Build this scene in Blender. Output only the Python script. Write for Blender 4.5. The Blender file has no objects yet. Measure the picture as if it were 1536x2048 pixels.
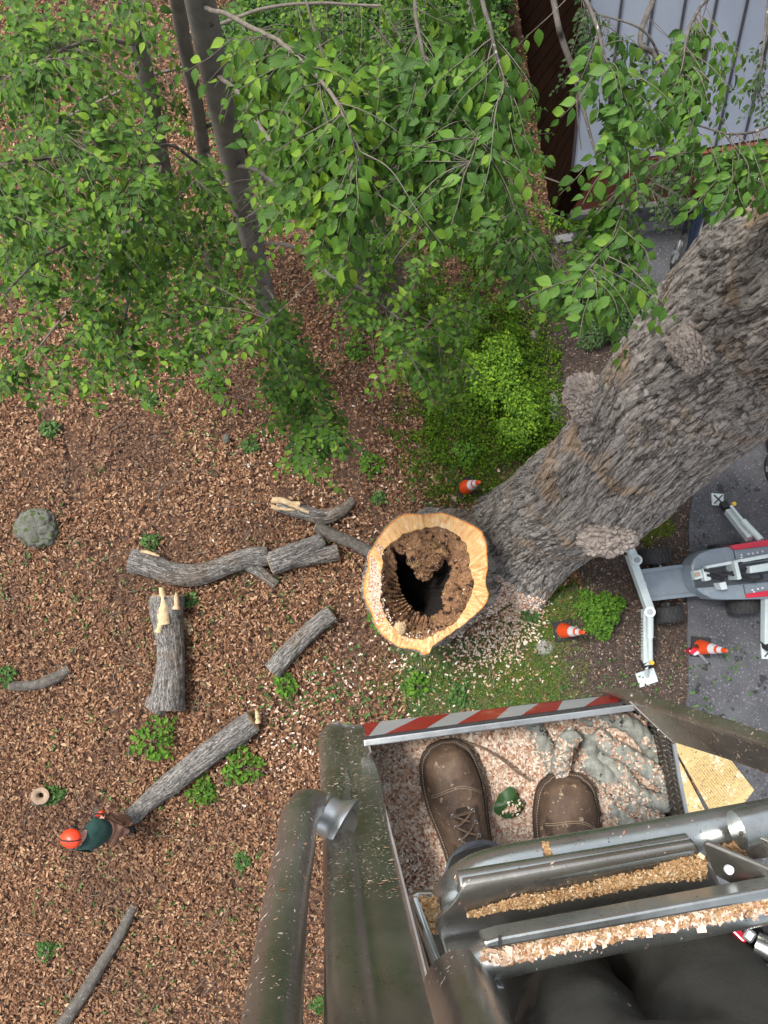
import bpy, bmesh, math, random
import numpy as np
from mathutils import Vector, Matrix
from mathutils.bvhtree import BVHTree

random.seed(7); RNG = np.random.default_rng(7)
SC = bpy.context.scene
COL = SC.collection
R = math.radians

# ---------------------------------------------------------------- camera
CAM_H = 13.0                      # camera height above the ground
FPX = 1538.0                      # focal length in pixels of the 1536 wide photograph
NAD = (668.0, 1190.0)             # where the plumb line meets the picture
_d = np.array([NAD[0]-768.0, -(NAD[1]-1024.0), -FPX]); _d /= np.linalg.norm(_d)
_z = -_d
_x = np.array([1.0, 0, 0]); _x -= _x.dot(_z)*_z; _x /= np.linalg.norm(_x)
_y = np.cross(_z, _x)
CW = np.array([_x, _y, _z])       # camera space -> world space
cam_d = bpy.data.cameras.new('camera'); cam = bpy.data.objects.new('camera', cam_d); COL.objects.link(cam)
cam_d.sensor_fit = 'HORIZONTAL'; cam_d.sensor_width = 36.0; cam_d.lens = 36.0*FPX/1536.0
cam_d.clip_start = 0.02; cam_d.clip_end = 500
m4 = Matrix.Identity(4)
for i in range(3):
    for j in range(3): m4[i][j] = CW[i][j]
m4[2][3] = CAM_H
cam.matrix_world = m4
SC.camera = cam
CAMP = np.array([0, 0, CAM_H])

# ---------------------------------------------------------------- light
w = bpy.data.worlds.new('World'); SC.world = w; w.use_nodes = True
nt = w.node_tree; nt.nodes.clear()
sky = nt.nodes.new('ShaderNodeTexSky'); sky.sky_type = 'NISHITA'; sky.sun_disc = False
SUN_EL, SUN_AZ = R(60), R(292)
sky.sun_elevation = SUN_EL; sky.sun_rotation = SUN_AZ; sky.air_density = 1.0; sky.dust_density = 3.0; sky.ozone_density = 1.0
bg = nt.nodes.new('ShaderNodeBackground'); bg.inputs[1].default_value = 0.10
out = nt.nodes.new('ShaderNodeOutputWorld')
hs = nt.nodes.new('ShaderNodeHueSaturation'); hs.inputs['Saturation'].default_value = 0.35   # overcast: the blue is mostly washed out
nt.links.new(sky.outputs[0], hs.inputs['Color']); nt.links.new(hs.outputs[0], bg.inputs[0]); nt.links.new(bg.outputs[0], out.inputs[0])
sun_d = bpy.data.lights.new('sun', 'SUN'); sun_d.energy = 1.5; sun_d.angle = R(10); sun_d.color = (1.0, 0.95, 0.88)
sun = bpy.data.objects.new('sun', sun_d); COL.objects.link(sun)
_sd = Vector((math.sin(SUN_AZ)*math.cos(SUN_EL), math.cos(SUN_AZ)*math.cos(SUN_EL), math.sin(SUN_EL)))
sun.rotation_euler = _sd.to_track_quat('Z', 'Y').to_euler()
SC.view_settings.view_transform = 'Standard'; SC.view_settings.look = 'None'
SC.view_settings.gamma = 1.0; SC.view_settings.use_curve_mapping = False
SC.view_settings.exposure = 1.25
SC.render.engine = 'CYCLES'
SC.cycles.max_bounces = 5; SC.cycles.diffuse_bounces = 2; SC.cycles.transparent_max_bounces = 8

# ---------------------------------------------------------------- picture <-> place
def ray(px, py):
    px = np.asarray(px, float); py = np.asarray(py, float)
    c = np.stack([px-768.0, -(py-1024.0), np.full_like(px, -FPX)], -1)
    return c @ CW.T
def P(px, py, z=0.0):
    """the point at height z seen at photo pixel (px, py)"""
    r = ray(px, py); t = (np.asarray(z, float)-CAM_H)/r[..., 2]
    return r*t[..., None]+CAMP if r.ndim > 1 else r*t+CAMP
def D(px, py, d):
    """the point d metres below the camera's height"""
    return P(px, py, CAM_H-np.asarray(d, float))
def proj(p):
    q = (np.asarray(p, float)-CAMP) @ CW
    return 768+FPX*q[..., 0]/-q[..., 2], 1024-FPX*q[..., 1]/-q[..., 2]
def rad(wpx, z):                  # radius of something wpx pixels wide at height z
    return wpx*0.5*(CAM_H-z)/FPX
def inpoly(x, y, poly):
    x = np.asarray(x); y = np.asarray(y); ins = np.zeros(x.shape, bool); n = len(poly)
    for i in range(n):
        x0, y0 = poly[i]; x1, y1 = poly[(i+1) % n]
        c = ((y0 > y) != (y1 > y)) & (x < (x1-x0)*(y-y0)/((y1-y0) or 1e-9)+x0)
        ins ^= c
    return ins

# ---------------------------------------------------------------- noise
def _hash(ix, iy, iz, s=0):
    h = (ix.astype(np.int64)*374761393+iy.astype(np.int64)*668265263+iz.astype(np.int64)*2147483647+s*1274126177) & 0xffffffff
    h = ((h ^ (h >> 13))*1274126177) & 0xffffffff
    h = ((h ^ (h >> 16))*2246822519) & 0xffffffff
    return ((h ^ (h >> 15)) & 0xffffff)/float(0xffffff)
def vnoise(p, s=0):
    p = np.asarray(p, float); i = np.floor(p).astype(np.int64); f = p-i; f = f*f*(3-2*f); r = 0
    for dx in (0, 1):
        for dy in (0, 1):
            for dz in (0, 1):
                wt = (f[..., 0] if dx else 1-f[..., 0])*(f[..., 1] if dy else 1-f[..., 1])*(f[..., 2] if dz else 1-f[..., 2])
                r = r+wt*_hash(i[..., 0]+dx, i[..., 1]+dy, i[..., 2]+dz, s)
    return r
def fbm(p, o=4, s=0):
    a, r, t = 1.0, 0, 0; p = np.asarray(p, float)
    for k in range(o):
        r = r+a*vnoise(p*(2.03**k)+k*17.1, s+k); t += a; a *= 0.5
    return r/t*2-1
def worley(p, s=0):
    i = np.floor(p).astype(np.int64); f1 = np.full(p.shape[:-1], 9.0); f2 = f1.copy(); idv = np.zeros_like(f1)
    for dx in (-1, 0, 1):
        for dy in (-1, 0, 1):
            for dz in (-1, 0, 1):
                cx, cy, cz = i[..., 0]+dx, i[..., 1]+dy, i[..., 2]+dz
                q = np.stack([cx+_hash(cx, cy, cz, s+1), cy+_hash(cx, cy, cz, s+2), cz+_hash(cx, cy, cz, s+3)], -1)
                dd = np.linalg.norm(q-p, axis=-1); c = dd < f1
                f2 = np.where(c, f1, np.minimum(f2, dd)); idv = np.where(c, _hash(cx, cy, cz, s+4), idv); f1 = np.where(c, dd, f1)
    return f1, f2, idv

# ---------------------------------------------------------------- mesh building
class MB:
    def __init__(s): s.V = []; s.F = []; s.U = []; s.A = []; s.n = 0
    def add(s, V, F, uv=None, at=None):
        V = np.asarray(V, float).reshape(-1, 3)
        if isinstance(F, np.ndarray): s.F.append(F+s.n)
        else:
            by = {}
            for f in F: by.setdefault(len(f), []).append(f)
            for k, l in by.items(): s.F.append(np.array(l, np.int64)+s.n)
        s.V.append(V); s.U.append(np.zeros((len(V), 2)) if uv is None else np.asarray(uv, float))
        s.A.append(np.zeros(len(V)) if at is None else np.asarray(at, float)); s.n += len(V); return s
    def verts(s): return np.concatenate(s.V)
    def hexa(s, c):               # eight corners: four of one end, then four of the other
        return s.add(c, [(3, 2, 1, 0), (4, 5, 6, 7), (0, 1, 5, 4), (1, 2, 6, 5), (2, 3, 7, 6), (3, 0, 4, 7)])
    def box(s, c, sz, rz=0.0):
        c = np.array(c, float); h = np.array(sz, float)/2; q = []
        for z in (-1, 1):
            for x, y in ((-1, -1), (1, -1), (1, 1), (-1, 1)):
                v = np.array([x*h[0], y*h[1], z*h[2]]); q.append(c+[v[0]*math.cos(rz)-v[1]*math.sin(rz), v[0]*math.sin(rz)+v[1]*math.cos(rz), v[2]])
        return s.hexa(q)
    def prism(s, top, zb):        # world outline (counter clockwise or not) dropped to height zb (a number or a vector)
        top = np.asarray(top, float); n = len(top); bot = top.copy()
        if np.isscalar(zb): bot[:, 2] = zb
        else: bot = top+np.asarray(zb)
        F = [tuple(range(n)), tuple(range(2*n-1, n-1, -1))]+[(i, n+i, n+(i+1) % n, (i+1) % n) for i in range(n)]
        return s.add(np.concatenate([top, bot]), F)
    def tube(s, path, r, seg=12, cap=True, wob=0.0, flat=1.0):
        path = np.asarray(path, float); n = len(path); r = np.broadcast_to(np.asarray(r, float), (n,))
        T, N, B = frames(path)
        a = np.linspace(0, 2*np.pi, seg, endpoint=False)
        V = path[:, None]+r[:, None, None]*(np.cos(a)[None, :, None]*N[:, None]+flat*np.sin(a)[None, :, None]*B[:, None])
        if wob:
            V = V+(wob*fbm(V*6/max(r.mean(), 1e-3)*0.15, 3))[..., None]*(V-path[:, None])
        i = np.arange(n-1)[:, None]; j = np.arange(seg)[None, :]; k = (j+1) % seg
        F = np.stack([i*seg+j, i*seg+k, (i+1)*seg+k, (i+1)*seg+j], -1).reshape(-1, 4)
        L = np.concatenate([[0], np.cumsum(np.linalg.norm(np.diff(path, axis=0), axis=1))])
        uv = np.stack(np.broadcast_arrays(L[:, None], (a*r.mean())[None, :]), -1).reshape(-1, 2)
        s.add(V.reshape(-1, 3), F, uv)
        if cap:
            for e, o in ((0, 1), (n-1, 0)):
                ring = V[e]; f = tuple(range(seg)) if not o else tuple(range(seg-1, -1, -1))
                s.add(ring, [f])
        return s
def frames(path):
    T = np.gradient(path, axis=0); T /= np.linalg.norm(T, axis=1)[:, None]+1e-12
    u = np.array([0, 0, 1.0]) if abs(T[0][2]) < 0.9 else np.array([1.0, 0, 0])
    N = []; p = u
    for t in T:
        p = p-p.dot(t)*t; p /= np.linalg.norm(p)+1e-12; N.append(p)
    N = np.array(N); return T, N, np.cross(T, N)
def smooth(pts, n=40):
    """Catmull-Rom through the rows of pts (any number of columns)"""
    p = np.asarray(pts, float); p = np.vstack([2*p[0]-p[1], p, 2*p[-1]-p[-2]]); m = len(p)-3
    t = np.linspace(0, m-1e-6, n); i = t.astype(int); f = (t-i)[:, None]
    a, b, c, d = p[i], p[i+1], p[i+2], p[i+3]
    return 0.5*((2*b)+(-a+c)*f+(2*a-5*b+4*c-d)*f**2+(-a+3*b-3*c+d)*f**3)
ORG = {}
def build(name, mb, mat, parent=None, sm=True, kind=None, org=None, bevel=0.0, label=None):
    me = bpy.data.meshes.new(name)
    V = mb.verts(); U = np.concatenate(mb.U); A = np.concatenate(mb.A)
    if parent is not None: org = ORG[parent.name]
    if org is None: org = np.zeros(3)
    V = V-np.asarray(org)
    tot = np.concatenate([np.full(len(f), f.shape[1]) for f in mb.F]); idx = np.concatenate([f.ravel() for f in mb.F])
    me.vertices.add(len(V)); me.vertices.foreach_set('co', V.ravel())
    me.loops.add(len(idx)); me.loops.foreach_set('vertex_index', idx.astype(np.int32))
    me.polygons.add(len(tot)); st = np.concatenate([[0], np.cumsum(tot)[:-1]])
    me.polygons.foreach_set('loop_start', st.astype(np.int32)); me.polygons.foreach_set('loop_total', tot.astype(np.int32))
    me.polygons.foreach_set('use_smooth', np.full(len(tot), sm))
    me.update(calc_edges=True)
    if U.any():
        l = me.uv_layers.new(name='UVMap'); l.data.foreach_set('uv', U[idx].ravel())
    if A.any():
        at = me.attributes.new('amount', 'FLOAT', 'POINT'); at.data.foreach_set('value', A.astype(np.float32))
    me.materials.append(mat)
    o = bpy.data.objects.new(name, me); COL.objects.link(o)
    ORG[o.name] = np.asarray(org, float)
    if parent is not None: o.parent = parent
    else: o.location = org
    if kind: o['kind'] = kind
    if label: o['label'] = label
    if bevel:
        b = o.modifiers.new('bevel', 'BEVEL'); b.width = bevel; b.segments = 2; b.limit_method = 'ANGLE'; b.angle_limit = R(35)
        b.harden_normals = False
    return o
def thing(name, label, cat, at, group=None, rz=0.0):
    o = bpy.data.objects.new(name, None); COL.objects.link(o); o.location = at; o.rotation_euler = (0, 0, rz); o.empty_display_size = 0.1
    o['label'] = label; o['category'] = cat
    if group: o['group'] = group
    ORG[o.name] = np.asarray(at, float); return o
def tag(o, label, cat, group=None):
    o['label'] = label; o['category'] = cat
    if group: o['group'] = group
    return o
def bvh_of(mb):
    V = mb.verts(); fs = []
    for f in mb.F: fs += f.tolist()
    return BVHTree.FromPolygons(V.tolist(), fs)
def hit(bvh, px, py):
    r = ray(px, py); h = bvh.ray_cast(Vector(CAMP), Vector(r).normalized())
    return (np.array(h[0]), np.array(h[1])) if h[0] else (None, None)

# ---------------------------------------------------------------- materials
def newmat(name):
    m = bpy.data.materials.new(name); m.use_nodes = True; t = m.node_tree
    return m, t, t.nodes['Principled BSDF']
def ramp(t, fac, stops):
    r = t.nodes.new('ShaderNodeValToRGB'); e = r.color_ramp.elements
    while len(e) < len(stops): e.new(0.5)
    for k, (p, c) in enumerate(stops):
        e[k].position = p; e[k].color = (*c, 1) if len(c) == 3 else c
    t.links.new(fac, r.inputs[0]); return r.outputs[0]
def noise(t, scale, detail=5, rough=0.6, st=(1, 1, 1), coord='Object', dist=0.0, kind='n'):
    tc = t.nodes.new('ShaderNodeTexCoord'); mp = t.nodes.new('ShaderNodeMapping'); mp.inputs['Scale'].default_value = st
    t.links.new(tc.outputs[coord], mp.inputs[0])
    if kind == 'v':
        n = t.nodes.new('ShaderNodeTexVoronoi'); n.inputs['Scale'].default_value = scale; t.links.new(mp.outputs[0], n.inputs['Vector']); return n.outputs['Distance']
    n = t.nodes.new('ShaderNodeTexNoise'); n.inputs['Scale'].default_value = scale; n.inputs['Detail'].default_value = detail
    n.inputs['Roughness'].default_value = rough; n.inputs['Distortion'].default_value = dist
    t.links.new(mp.outputs[0], n.inputs['Vector']); return n.outputs['Fac']
def mixc(t, f, a, b, mode='MIX'):
    n = t.nodes.new('ShaderNodeMix'); n.data_type = 'RGBA'; n.blend_type = mode
    if isinstance(f, (int, float)): n.inputs[0].default_value = f
    else: t.links.new(f, n.inputs[0])
    for v, k in ((a, 6), (b, 7)):
        if isinstance(v, tuple): n.inputs[k].default_value = (*v, 1)
        else: t.links.new(v, n.inputs[k])
    return n.outputs[2]
def maprange(t, f, a, b, c=0.0, d=1.0):
    n = t.nodes.new('ShaderNodeMapRange'); n.inputs[1].default_value = a; n.inputs[2].default_value = b
    n.inputs[3].default_value = c; n.inputs[4].default_value = d; t.links.new(f, n.inputs[0]); return n.outputs[0]
def bump(t, b, h, strength=0.5, dist=0.01):
    n = t.nodes.new('ShaderNodeBump'); n.inputs['Strength'].default_value = strength; n.inputs['Distance'].default_value = dist
    t.links.new(h, n.inputs['Height']); t.links.new(n.outputs[0], b.inputs['Normal'])
def surf(name, c1, c2, scale=5, rough=0.8, metal=0.0, bs=0.3, bd=0.01, bscale=None, st=(1, 1, 1), c3=None, specks=None, spec=None, coat=0):
    """two-tone noise surface with fine relief; specks = (colour, scale, threshold)"""
    m, t, b = newmat(name); n = noise(t, scale, 6, 0.65, st)
    stops = [(0.3, c1), (0.7, c2)] if c3 is None else [(0.25, c1), (0.5, c2), (0.75, c3)]
    c = ramp(t, n, stops)
    if specks:
        for sp in (specks if isinstance(specks, list) else [specks]):
            s = noise(t, sp[1], 3, 0.7, sp[3] if len(sp) > 3 else (1, 1, 1)); c = mixc(t, maprange(t, s, sp[2], sp[2]+0.04), c, sp[0])
    t.links.new(c, b.inputs['Base Color']); b.inputs['Roughness'].default_value = rough; b.inputs['Metallic'].default_value = metal
    if spec is not None: b.inputs['Specular IOR Level'].default_value = spec
    if coat: b.inputs['Coat Weight'].default_value = coat; b.inputs['Coat Roughness'].default_value = 0.15
    if bs: bump(t, b, noise(t, bscale or scale*6, 6, 0.7, st), bs, bd)
    return m
def island(name, stops, rough=0.75, trans=0.0, veins=False, objrand=False, spots=False, spec=0.3, shift=None):
    """one colour per little piece (flake, leaf, blade) picked from stops"""
    m, t, b = newmat(name); g = t.nodes.new('ShaderNodeNewGeometry'); f = g.outputs['Random Per Island']
    if objrand:
        oi = t.nodes.new('ShaderNodeObjectInfo'); a = t.nodes.new('ShaderNodeMath'); a.operation = 'ADD'
        t.links.new(f, a.inputs[0]); t.links.new(oi.outputs['Random'], a.inputs[1])
        fr = t.nodes.new('ShaderNodeMath'); fr.operation = 'FRACT'; t.links.new(a.outputs[0], fr.inputs[0]); f = fr.outputs[0]
    c = ramp(t, f, stops)
    if shift:
        tc = t.nodes.new('ShaderNodeNewGeometry'); n = t.nodes.new('ShaderNodeTexNoise'); n.inputs['Scale'].default_value = shift[1]; n.inputs['Detail'].default_value = 5
        t.links.new(tc.outputs['Position'], n.inputs['Vector']); c = mixc(t, maprange(t, n.outputs['Fac'], 0.48, 0.66, 0, shift[2]), c, shift[0])
    if veins:
        uv = t.nodes.new('ShaderNodeUVMap'); sp = t.nodes.new('ShaderNodeSeparateXYZ'); t.links.new(uv.outputs[0], sp.inputs[0])
        def M(op, a, b_):
            n = t.nodes.new('ShaderNodeMath'); n.operation = op
            for i, v in enumerate((a, b_)):
                if v is None: continue
                if isinstance(v, (int, float)): n.inputs[i].default_value = v
                else: t.links.new(v, n.inputs[i])
            return n.outputs[0]
        ay = M('ABSOLUTE', M('SUBTRACT', sp.outputs[1], 0.5), None)
        k = M('SINE', M('MULTIPLY', M('SUBTRACT', sp.outputs[0], M('MULTIPLY', ay, 1.1)), 52.0), None)
        ve = maprange(t, k, 0.80, 1.0); mid = maprange(t, ay, 0.02, 0.006)
        vv = M('MAXIMUM', ve, mid)
        c = mixc(t, M('MULTIPLY', vv, 0.42), c, (0.16, 0.30, 0.06))
        bump(t, b, M('SUBTRACT', M('MULTIPLY', k, 0.5), vv), 0.5, 0.002)
        edge = maprange(t, noise(t, 9, 4, 0.7), 0.60, 0.72, 0, 0.55); c = mixc(t, edge, c, (0.15, 0.27, 0.03))
    if spots:
        s = noise(t, 85, 2, 0.5, coord='Object'); c = mixc(t, maprange(t, s, 0.72, 0.75), c, (0.55, 0.62, 0.5))
    t.links.new(c, b.inputs['Base Color']); b.inputs['Roughness'].default_value = rough; b.inputs['Specular IOR Level'].default_value = spec
    if trans:
        tr = t.nodes.new('ShaderNodeBsdfTranslucent'); mx = t.nodes.new('ShaderNodeMixShader'); mx.inputs[0].default_value = trans
        t.links.new(c, tr.inputs[0]); o = t.nodes['Material Output']
        t.links.new(b.outputs[0], mx.inputs[1]); t.links.new(tr.outputs[0], mx.inputs[2]); t.links.new(mx.outputs[0], o.inputs[0])
    return m
def barkmat(name, crack, mid, light, tint, fine=60, lichen=0.5, fur=(9.0, 1.1), fw=0.030):
    m, t, b = newmat(name)
    at = t.nodes.new('ShaderNodeAttribute'); at.attribute_name = 'amount'
    uv = t.nodes.new('ShaderNodeUVMap')
    def un(sx, sy, sc, det, dist=0.0):
        mp = t.nodes.new('ShaderNodeMapping'); mp.inputs['Scale'].default_value = (sx, sy, 1); t.links.new(uv.outputs[0], mp.inputs[0])
        n = t.nodes.new('ShaderNodeTexNoise'); n.inputs['Scale'].default_value = sc; n.inputs['Detail'].default_value = det; n.inputs['Roughness'].default_value = 0.62; n.inputs['Distortion'].default_value = dist
        t.links.new(mp.outputs[0], n.inputs['Vector']); return n.outputs['Fac']
    def line(f, w_):
        a = t.nodes.new('ShaderNodeMath'); a.operation = 'SUBTRACT'; a.inputs[1].default_value = 0.5; t.links.new(f, a.inputs[0])
        c_ = t.nodes.new('ShaderNodeMath'); c_.operation = 'ABSOLUTE'; t.links.new(a.outputs[0], c_.inputs[0]); return maprange(t, c_.outputs[0], w_*0.25, w_, 1.0, 0.0)
    c = ramp(t, noise(t, fine, 6, 0.75), [(0.30, mid), (0.55, light), (0.75, tuple(min(1, v*1.35) for v in light))])
    st_ = un(fur[0]*2.2, fur[1]*1.6, 1.0, 7); c = mixc(t, maprange(t, st_, 0.35, 0.65, 0.0, 0.55), c, mid)
    c = mixc(t, maprange(t, noise(t, 1.3, 5, 0.6), 0.53, 0.62, 0, lichen), c, tint)
    c = mixc(t, maprange(t, noise(t, 5.3, 5, 0.6), 0.60, 0.66, 0, 0.5), c, tuple(v*1.15 for v in light))
    f1 = line(un(fur[0], fur[1], 1.0, 5, 0.5), fw); f2 = line(un(fur[0]*2.1, fur[1]*2.6, 1.3, 5, 0.8), fw*1.1)
    mx = t.nodes.new('ShaderNodeMath'); mx.operation = 'MAXIMUM'; t.links.new(f1, mx.inputs[0]); h = t.nodes.new('ShaderNodeMath'); h.operation = 'MULTIPLY'; h.inputs[1].default_value = 0.75; t.links.new(f2, h.inputs[0]); t.links.new(h.outputs[0], mx.inputs[1])
    c = mixc(t, maprange(t, at.outputs['Fac'], 0.04, 0.38, 0.75, 0.0), c, crack)
    c = mixc(t, maprange(t, mx.outputs[0], 0.15, 1.0, 0.0, 0.72), c, crack)
    t.links.new(c, b.inputs['Base Color']); b.inputs['Roughness'].default_value = 0.95; b.inputs['Specular IOR Level'].default_value = 0.12
    hh = t.nodes.new('ShaderNodeMath'); hh.operation = 'SUBTRACT'; t.links.new(noise(t, fine*1.2, 8, 0.8), hh.inputs[0]); t.links.new(mx.outputs[0], hh.inputs[1])
    bump(t, b, hh.outputs[0], 0.85, 0.022)
    return m

M_soil = surf('forest_soil', (0.055, 0.030, 0.020), (0.135, 0.075, 0.047), 3.0, 0.95, bs=0.6, bd=0.02, bscale=60, specks=[((0.24, 0.15, 0.10), 70, 0.56), ((0.10, 0.11, 0.04), 2.1, 0.66)])
M_mulch = surf('mulch_soil', (0.028, 0.021, 0.018), (0.085, 0.062, 0.048), 9, 0.95, bs=0.8, bd=0.02, bscale=70, specks=[((0.16, 0.11, 0.085), 60, 0.60), ((0.35, 0.30, 0.25), 130, 0.70)])
M_asph = surf('asphalt', (0.048, 0.050, 0.056), (0.105, 0.108, 0.118), 1.4, 0.9, bs=0.5, bd=0.005, bscale=180, specks=[((0.21, 0.21, 0.23), 30, 0.60), ((0.028, 0.029, 0.032), 2.3, 0.60), ((0.30, 0.29, 0.28), 55, 0.66)])
M_grassoil = surf('mossy_soil', (0.050, 0.048, 0.026), (0.10, 0.105, 0.045), 4, 0.95, bs=0.6, bd=0.02, bscale=50, specks=[((0.22, 0.16, 0.11), 60, 0.60)])
M_litter = island('dead_leaf', [(0.0, (0.075, 0.034, 0.018)), (0.25, (0.160, 0.074, 0.038)), (0.5, (0.245, 0.124, 0.066)), (0.82, (0.355, 0.198, 0.108)), (1.0, (0.53, 0.36, 0.22))], 0.8, shift=((0.085, 0.052, 0.038), 0.7, 0.55))
M_chip = island('fresh_wood_chip', [(0.0, (0.28, 0.12, 0.065)), (0.18, (0.46, 0.26, 0.165)), (0.45, (0.62, 0.45, 0.34)), (0.75, (0.74, 0.62, 0.50)), (1.0, (0.80, 0.73, 0.63))], 0.85)
M_dust = island('golden_sawdust', [(0.0, (0.26, 0.13, 0.05)), (0.4, (0.44, 0.26, 0.12)), (0.8, (0.54, 0.36, 0.19)), (1.0, (0.68, 0.55, 0.38))], 0.9)
M_mchip = island('bark_mulch_piece', [(0.0, (0.03, 0.02, 0.016)), (0.5, (0.085, 0.06, 0.048)), (0.88, (0.15, 0.11, 0.085)), (1.0, (0.38, 0.32, 0.26))], 0.9)
M_leafA = island('beech_leaf', [(0.0, (0.026, 0.082, 0.006)), (0.35, (0.058, 0.150, 0.010)), (0.75, (0.105, 0.230, 0.014)), (1.0, (0.230, 0.370, 0.022))], 0.48, 0.28, True, True, True, 0.4)
M_leafB = island('hanging_leaf', [(0.0, (0.028, 0.086, 0.009)), (0.5, (0.066, 0.170, 0.018)), (0.9, (0.120, 0.250, 0.024)), (1.0, (0.200, 0.340, 0.030))], 0.45, 0.28, True, True, True, 0.45)
M_leafD = island('dark_small_leaf', [(0.0, (0.030, 0.060, 0.020)), (1.0, (0.065, 0.125, 0.035))], 0.6, 0.2, False, True)
M_cover = island('ground_cover_leaf', [(0.0, (0.040, 0.110, 0.008)), (0.5, (0.120, 0.250, 0.014)), (1.0, (0.260, 0.430, 0.024))], 0.6, 0.25)
M_under = island('undergrowth_leaf', [(0.0, (0.022, 0.060, 0.010)), (0.6, (0.045, 0.115, 0.016)), (1.0, (0.085, 0.180, 0.022))], 0.6, 0.2)
M_sprig = island('seedling_leaf', [(0.0, (0.03, 0.08, 0.015)), (0.6, (0.07, 0.16, 0.03)), (1.0, (0.16, 0.26, 0.09))], 0.6, 0.2)
M_grass = island('grass_blade', [(0.0, (0.080, 0.150, 0.016)), (0.6, (0.170, 0.270, 0.030)), (1.0, (0.32, 0.36, 0.11))], 0.7, 0.2)
M_moss = island('lime_moss', [(0.0, (0.10, 0.17, 0.012)), (1.0, (0.24, 0.34, 0.025))], 0.7, 0.2)
M_shrub = island('shrub_leaf', [(0.0, (0.035, 0.11, 0.008)), (1.0, (0.14, 0.29, 0.022))], 0.6, 0.2)
M_juni = island('juniper_sprig', [(0.0, (0.035, 0.085, 0.022)), (1.0, (0.10, 0.18, 0.055))], 0.65, 0.15)
M_pine = island('pine_needle', [(0.0, (0.030, 0.060, 0.030)), (1.0, (0.060, 0.100, 0.050))], 0.7, 0.1)
M_bark = barkmat('maple_bark', (0.030, 0.025, 0.021), (0.225, 0.203, 0.180), (0.50, 0.465, 0.425), (0.46, 0.33, 0.21), 34, 0.75, (5.5, 0.60), 0.022)
M_burl = barkmat('burl_bark', (0.034, 0.024, 0.020), (0.28, 0.225, 0.19), (0.62, 0.54, 0.47), (0.50, 0.41, 0.34), 40, 0.5, (4, 4), 0.004)
M_logbark = barkmat('weathered_log_bark', (0.045, 0.038, 0.033), (0.20, 0.185, 0.168), (0.50, 0.475, 0.44), (0.28, 0.21, 0.15), 40, 0.6, (26, 2.6), 0.028)
M_beech = surf('beech_bark', (0.10, 0.090, 0.078), (0.20, 0.185, 0.16), 6, 0.85, bs=0.4, bd=0.01, bscale=40, st=(1, 1, 0.6), specks=[((0.27, 0.27, 0.25), 22, 0.66), ((0.040, 0.034, 0.030), 9, 0.66)])
M_twig = surf('twig_bark', (0.10, 0.080, 0.062), (0.23, 0.20, 0.165), 14, 0.8, bs=0.3, bscale=60)
M_limb = surf('mottled_limb_bark', (0.055, 0.048, 0.040), (0.15, 0.135, 0.115), 12, 0.85, bs=0.5, bscale=50, specks=((0.42, 0.41, 0.37), 26, 0.64))
M_split = surf('pale_split_wood', (0.50, 0.33, 0.16), (0.72, 0.57, 0.36), 12, 0.8, bs=0.6, bd=0.01, bscale=40, st=(1, 1, 4))
M_cutend = surf('sawn_end_wood', (0.30, 0.20, 0.13), (0.50, 0.38, 0.27), 14, 0.85, bs=0.4, bscale=50)
M_rock = surf('mossy_rock', (0.085, 0.085, 0.070), (0.20, 0.20, 0.17), 6, 0.95, bs=0.7, bd=0.03, bscale=20, specks=((0.07, 0.10, 0.035), 7, 0.54))
M_stone = surf('grey_stone', (0.20, 0.19, 0.18), (0.36, 0.35, 0.33), 9, 0.9, bs=0.6, bd=0.01, bscale=30)
def metal(name, c1, c2, rough, met, st=(1, 1, 1), dust=True, mark=True):
    m, t, b = newmat(name)
    c = ramp(t, noise(t, 7, 6, 0.7), [(0.3, c1), (0.7, c2)])
    if dust: c = mixc(t, maprange(t, noise(t, 3.5, 5, 0.7), 0.52, 0.70, 0, 0.75), c, (0.115, 0.090, 0.065))
    if mark:
        c = mixc(t, maprange(t, noise(t, 190, 2, 0.5), 0.71, 0.74, 0, 0.8), c, (0.030, 0.030, 0.028))
        c = mixc(t, maprange(t, noise(t, 22, 3, 0.6, (1, 9, 1)), 0.70, 0.73, 0, 0.55), c, (0.48, 0.50, 0.49))
    t.links.new(c, b.inputs['Base Color']); b.inputs['Metallic'].default_value = met
    r = maprange(t, noise(t, 11, 6, 0.7), 0.3, 0.7, rough-0.09, rough+0.14); t.links.new(r, b.inputs['Roughness'])
    bump(t, b, noise(t, 160, 4, 0.7, st), 0.16, 0.0015)
    return m
M_alu = metal('weathered_aluminium', (0.42, 0.45, 0.435), (0.62, 0.65, 0.63), 0.27, 0.93)
M_aluD = metal('grimy_aluminium', (0.31, 0.295, 0.26), (0.54, 0.52, 0.475), 0.29, 0.88)
M_aluL = metal('bright_weld_metal', (0.42, 0.45, 0.46), (0.62, 0.65, 0.66), 0.34, 0.85, dust=False)
M_pants = surf('charcoal_work_cloth', (0.036, 0.036, 0.032), (0.075, 0.073, 0.065), 7, 0.95, bs=0.5, bd=0.003, bscale=300, specks=((0.085, 0.072, 0.060), 9, 0.60), spec=0.15)
M_denim = surf('grey_cuff_cloth', (0.075, 0.080, 0.092), (0.13, 0.138, 0.155), 40, 0.95, bs=0.5, bd=0.002, bscale=400)
M_leather = surf('oiled_brown_leather', (0.045, 0.027, 0.018), (0.13, 0.083, 0.055), 17, 0.68, bs=0.6, bd=0.003, bscale=90, c3=(0.22, 0.15, 0.098), specks=[((0.40, 0.30, 0.20), 75, 0.62), ((0.075, 0.050, 0.036), 14, 0.60)])
M_welt = surf('boot_welt', (0.035, 0.024, 0.018), (0.085, 0.055, 0.038), 30, 0.7, bs=0.4, bscale=120)
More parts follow.
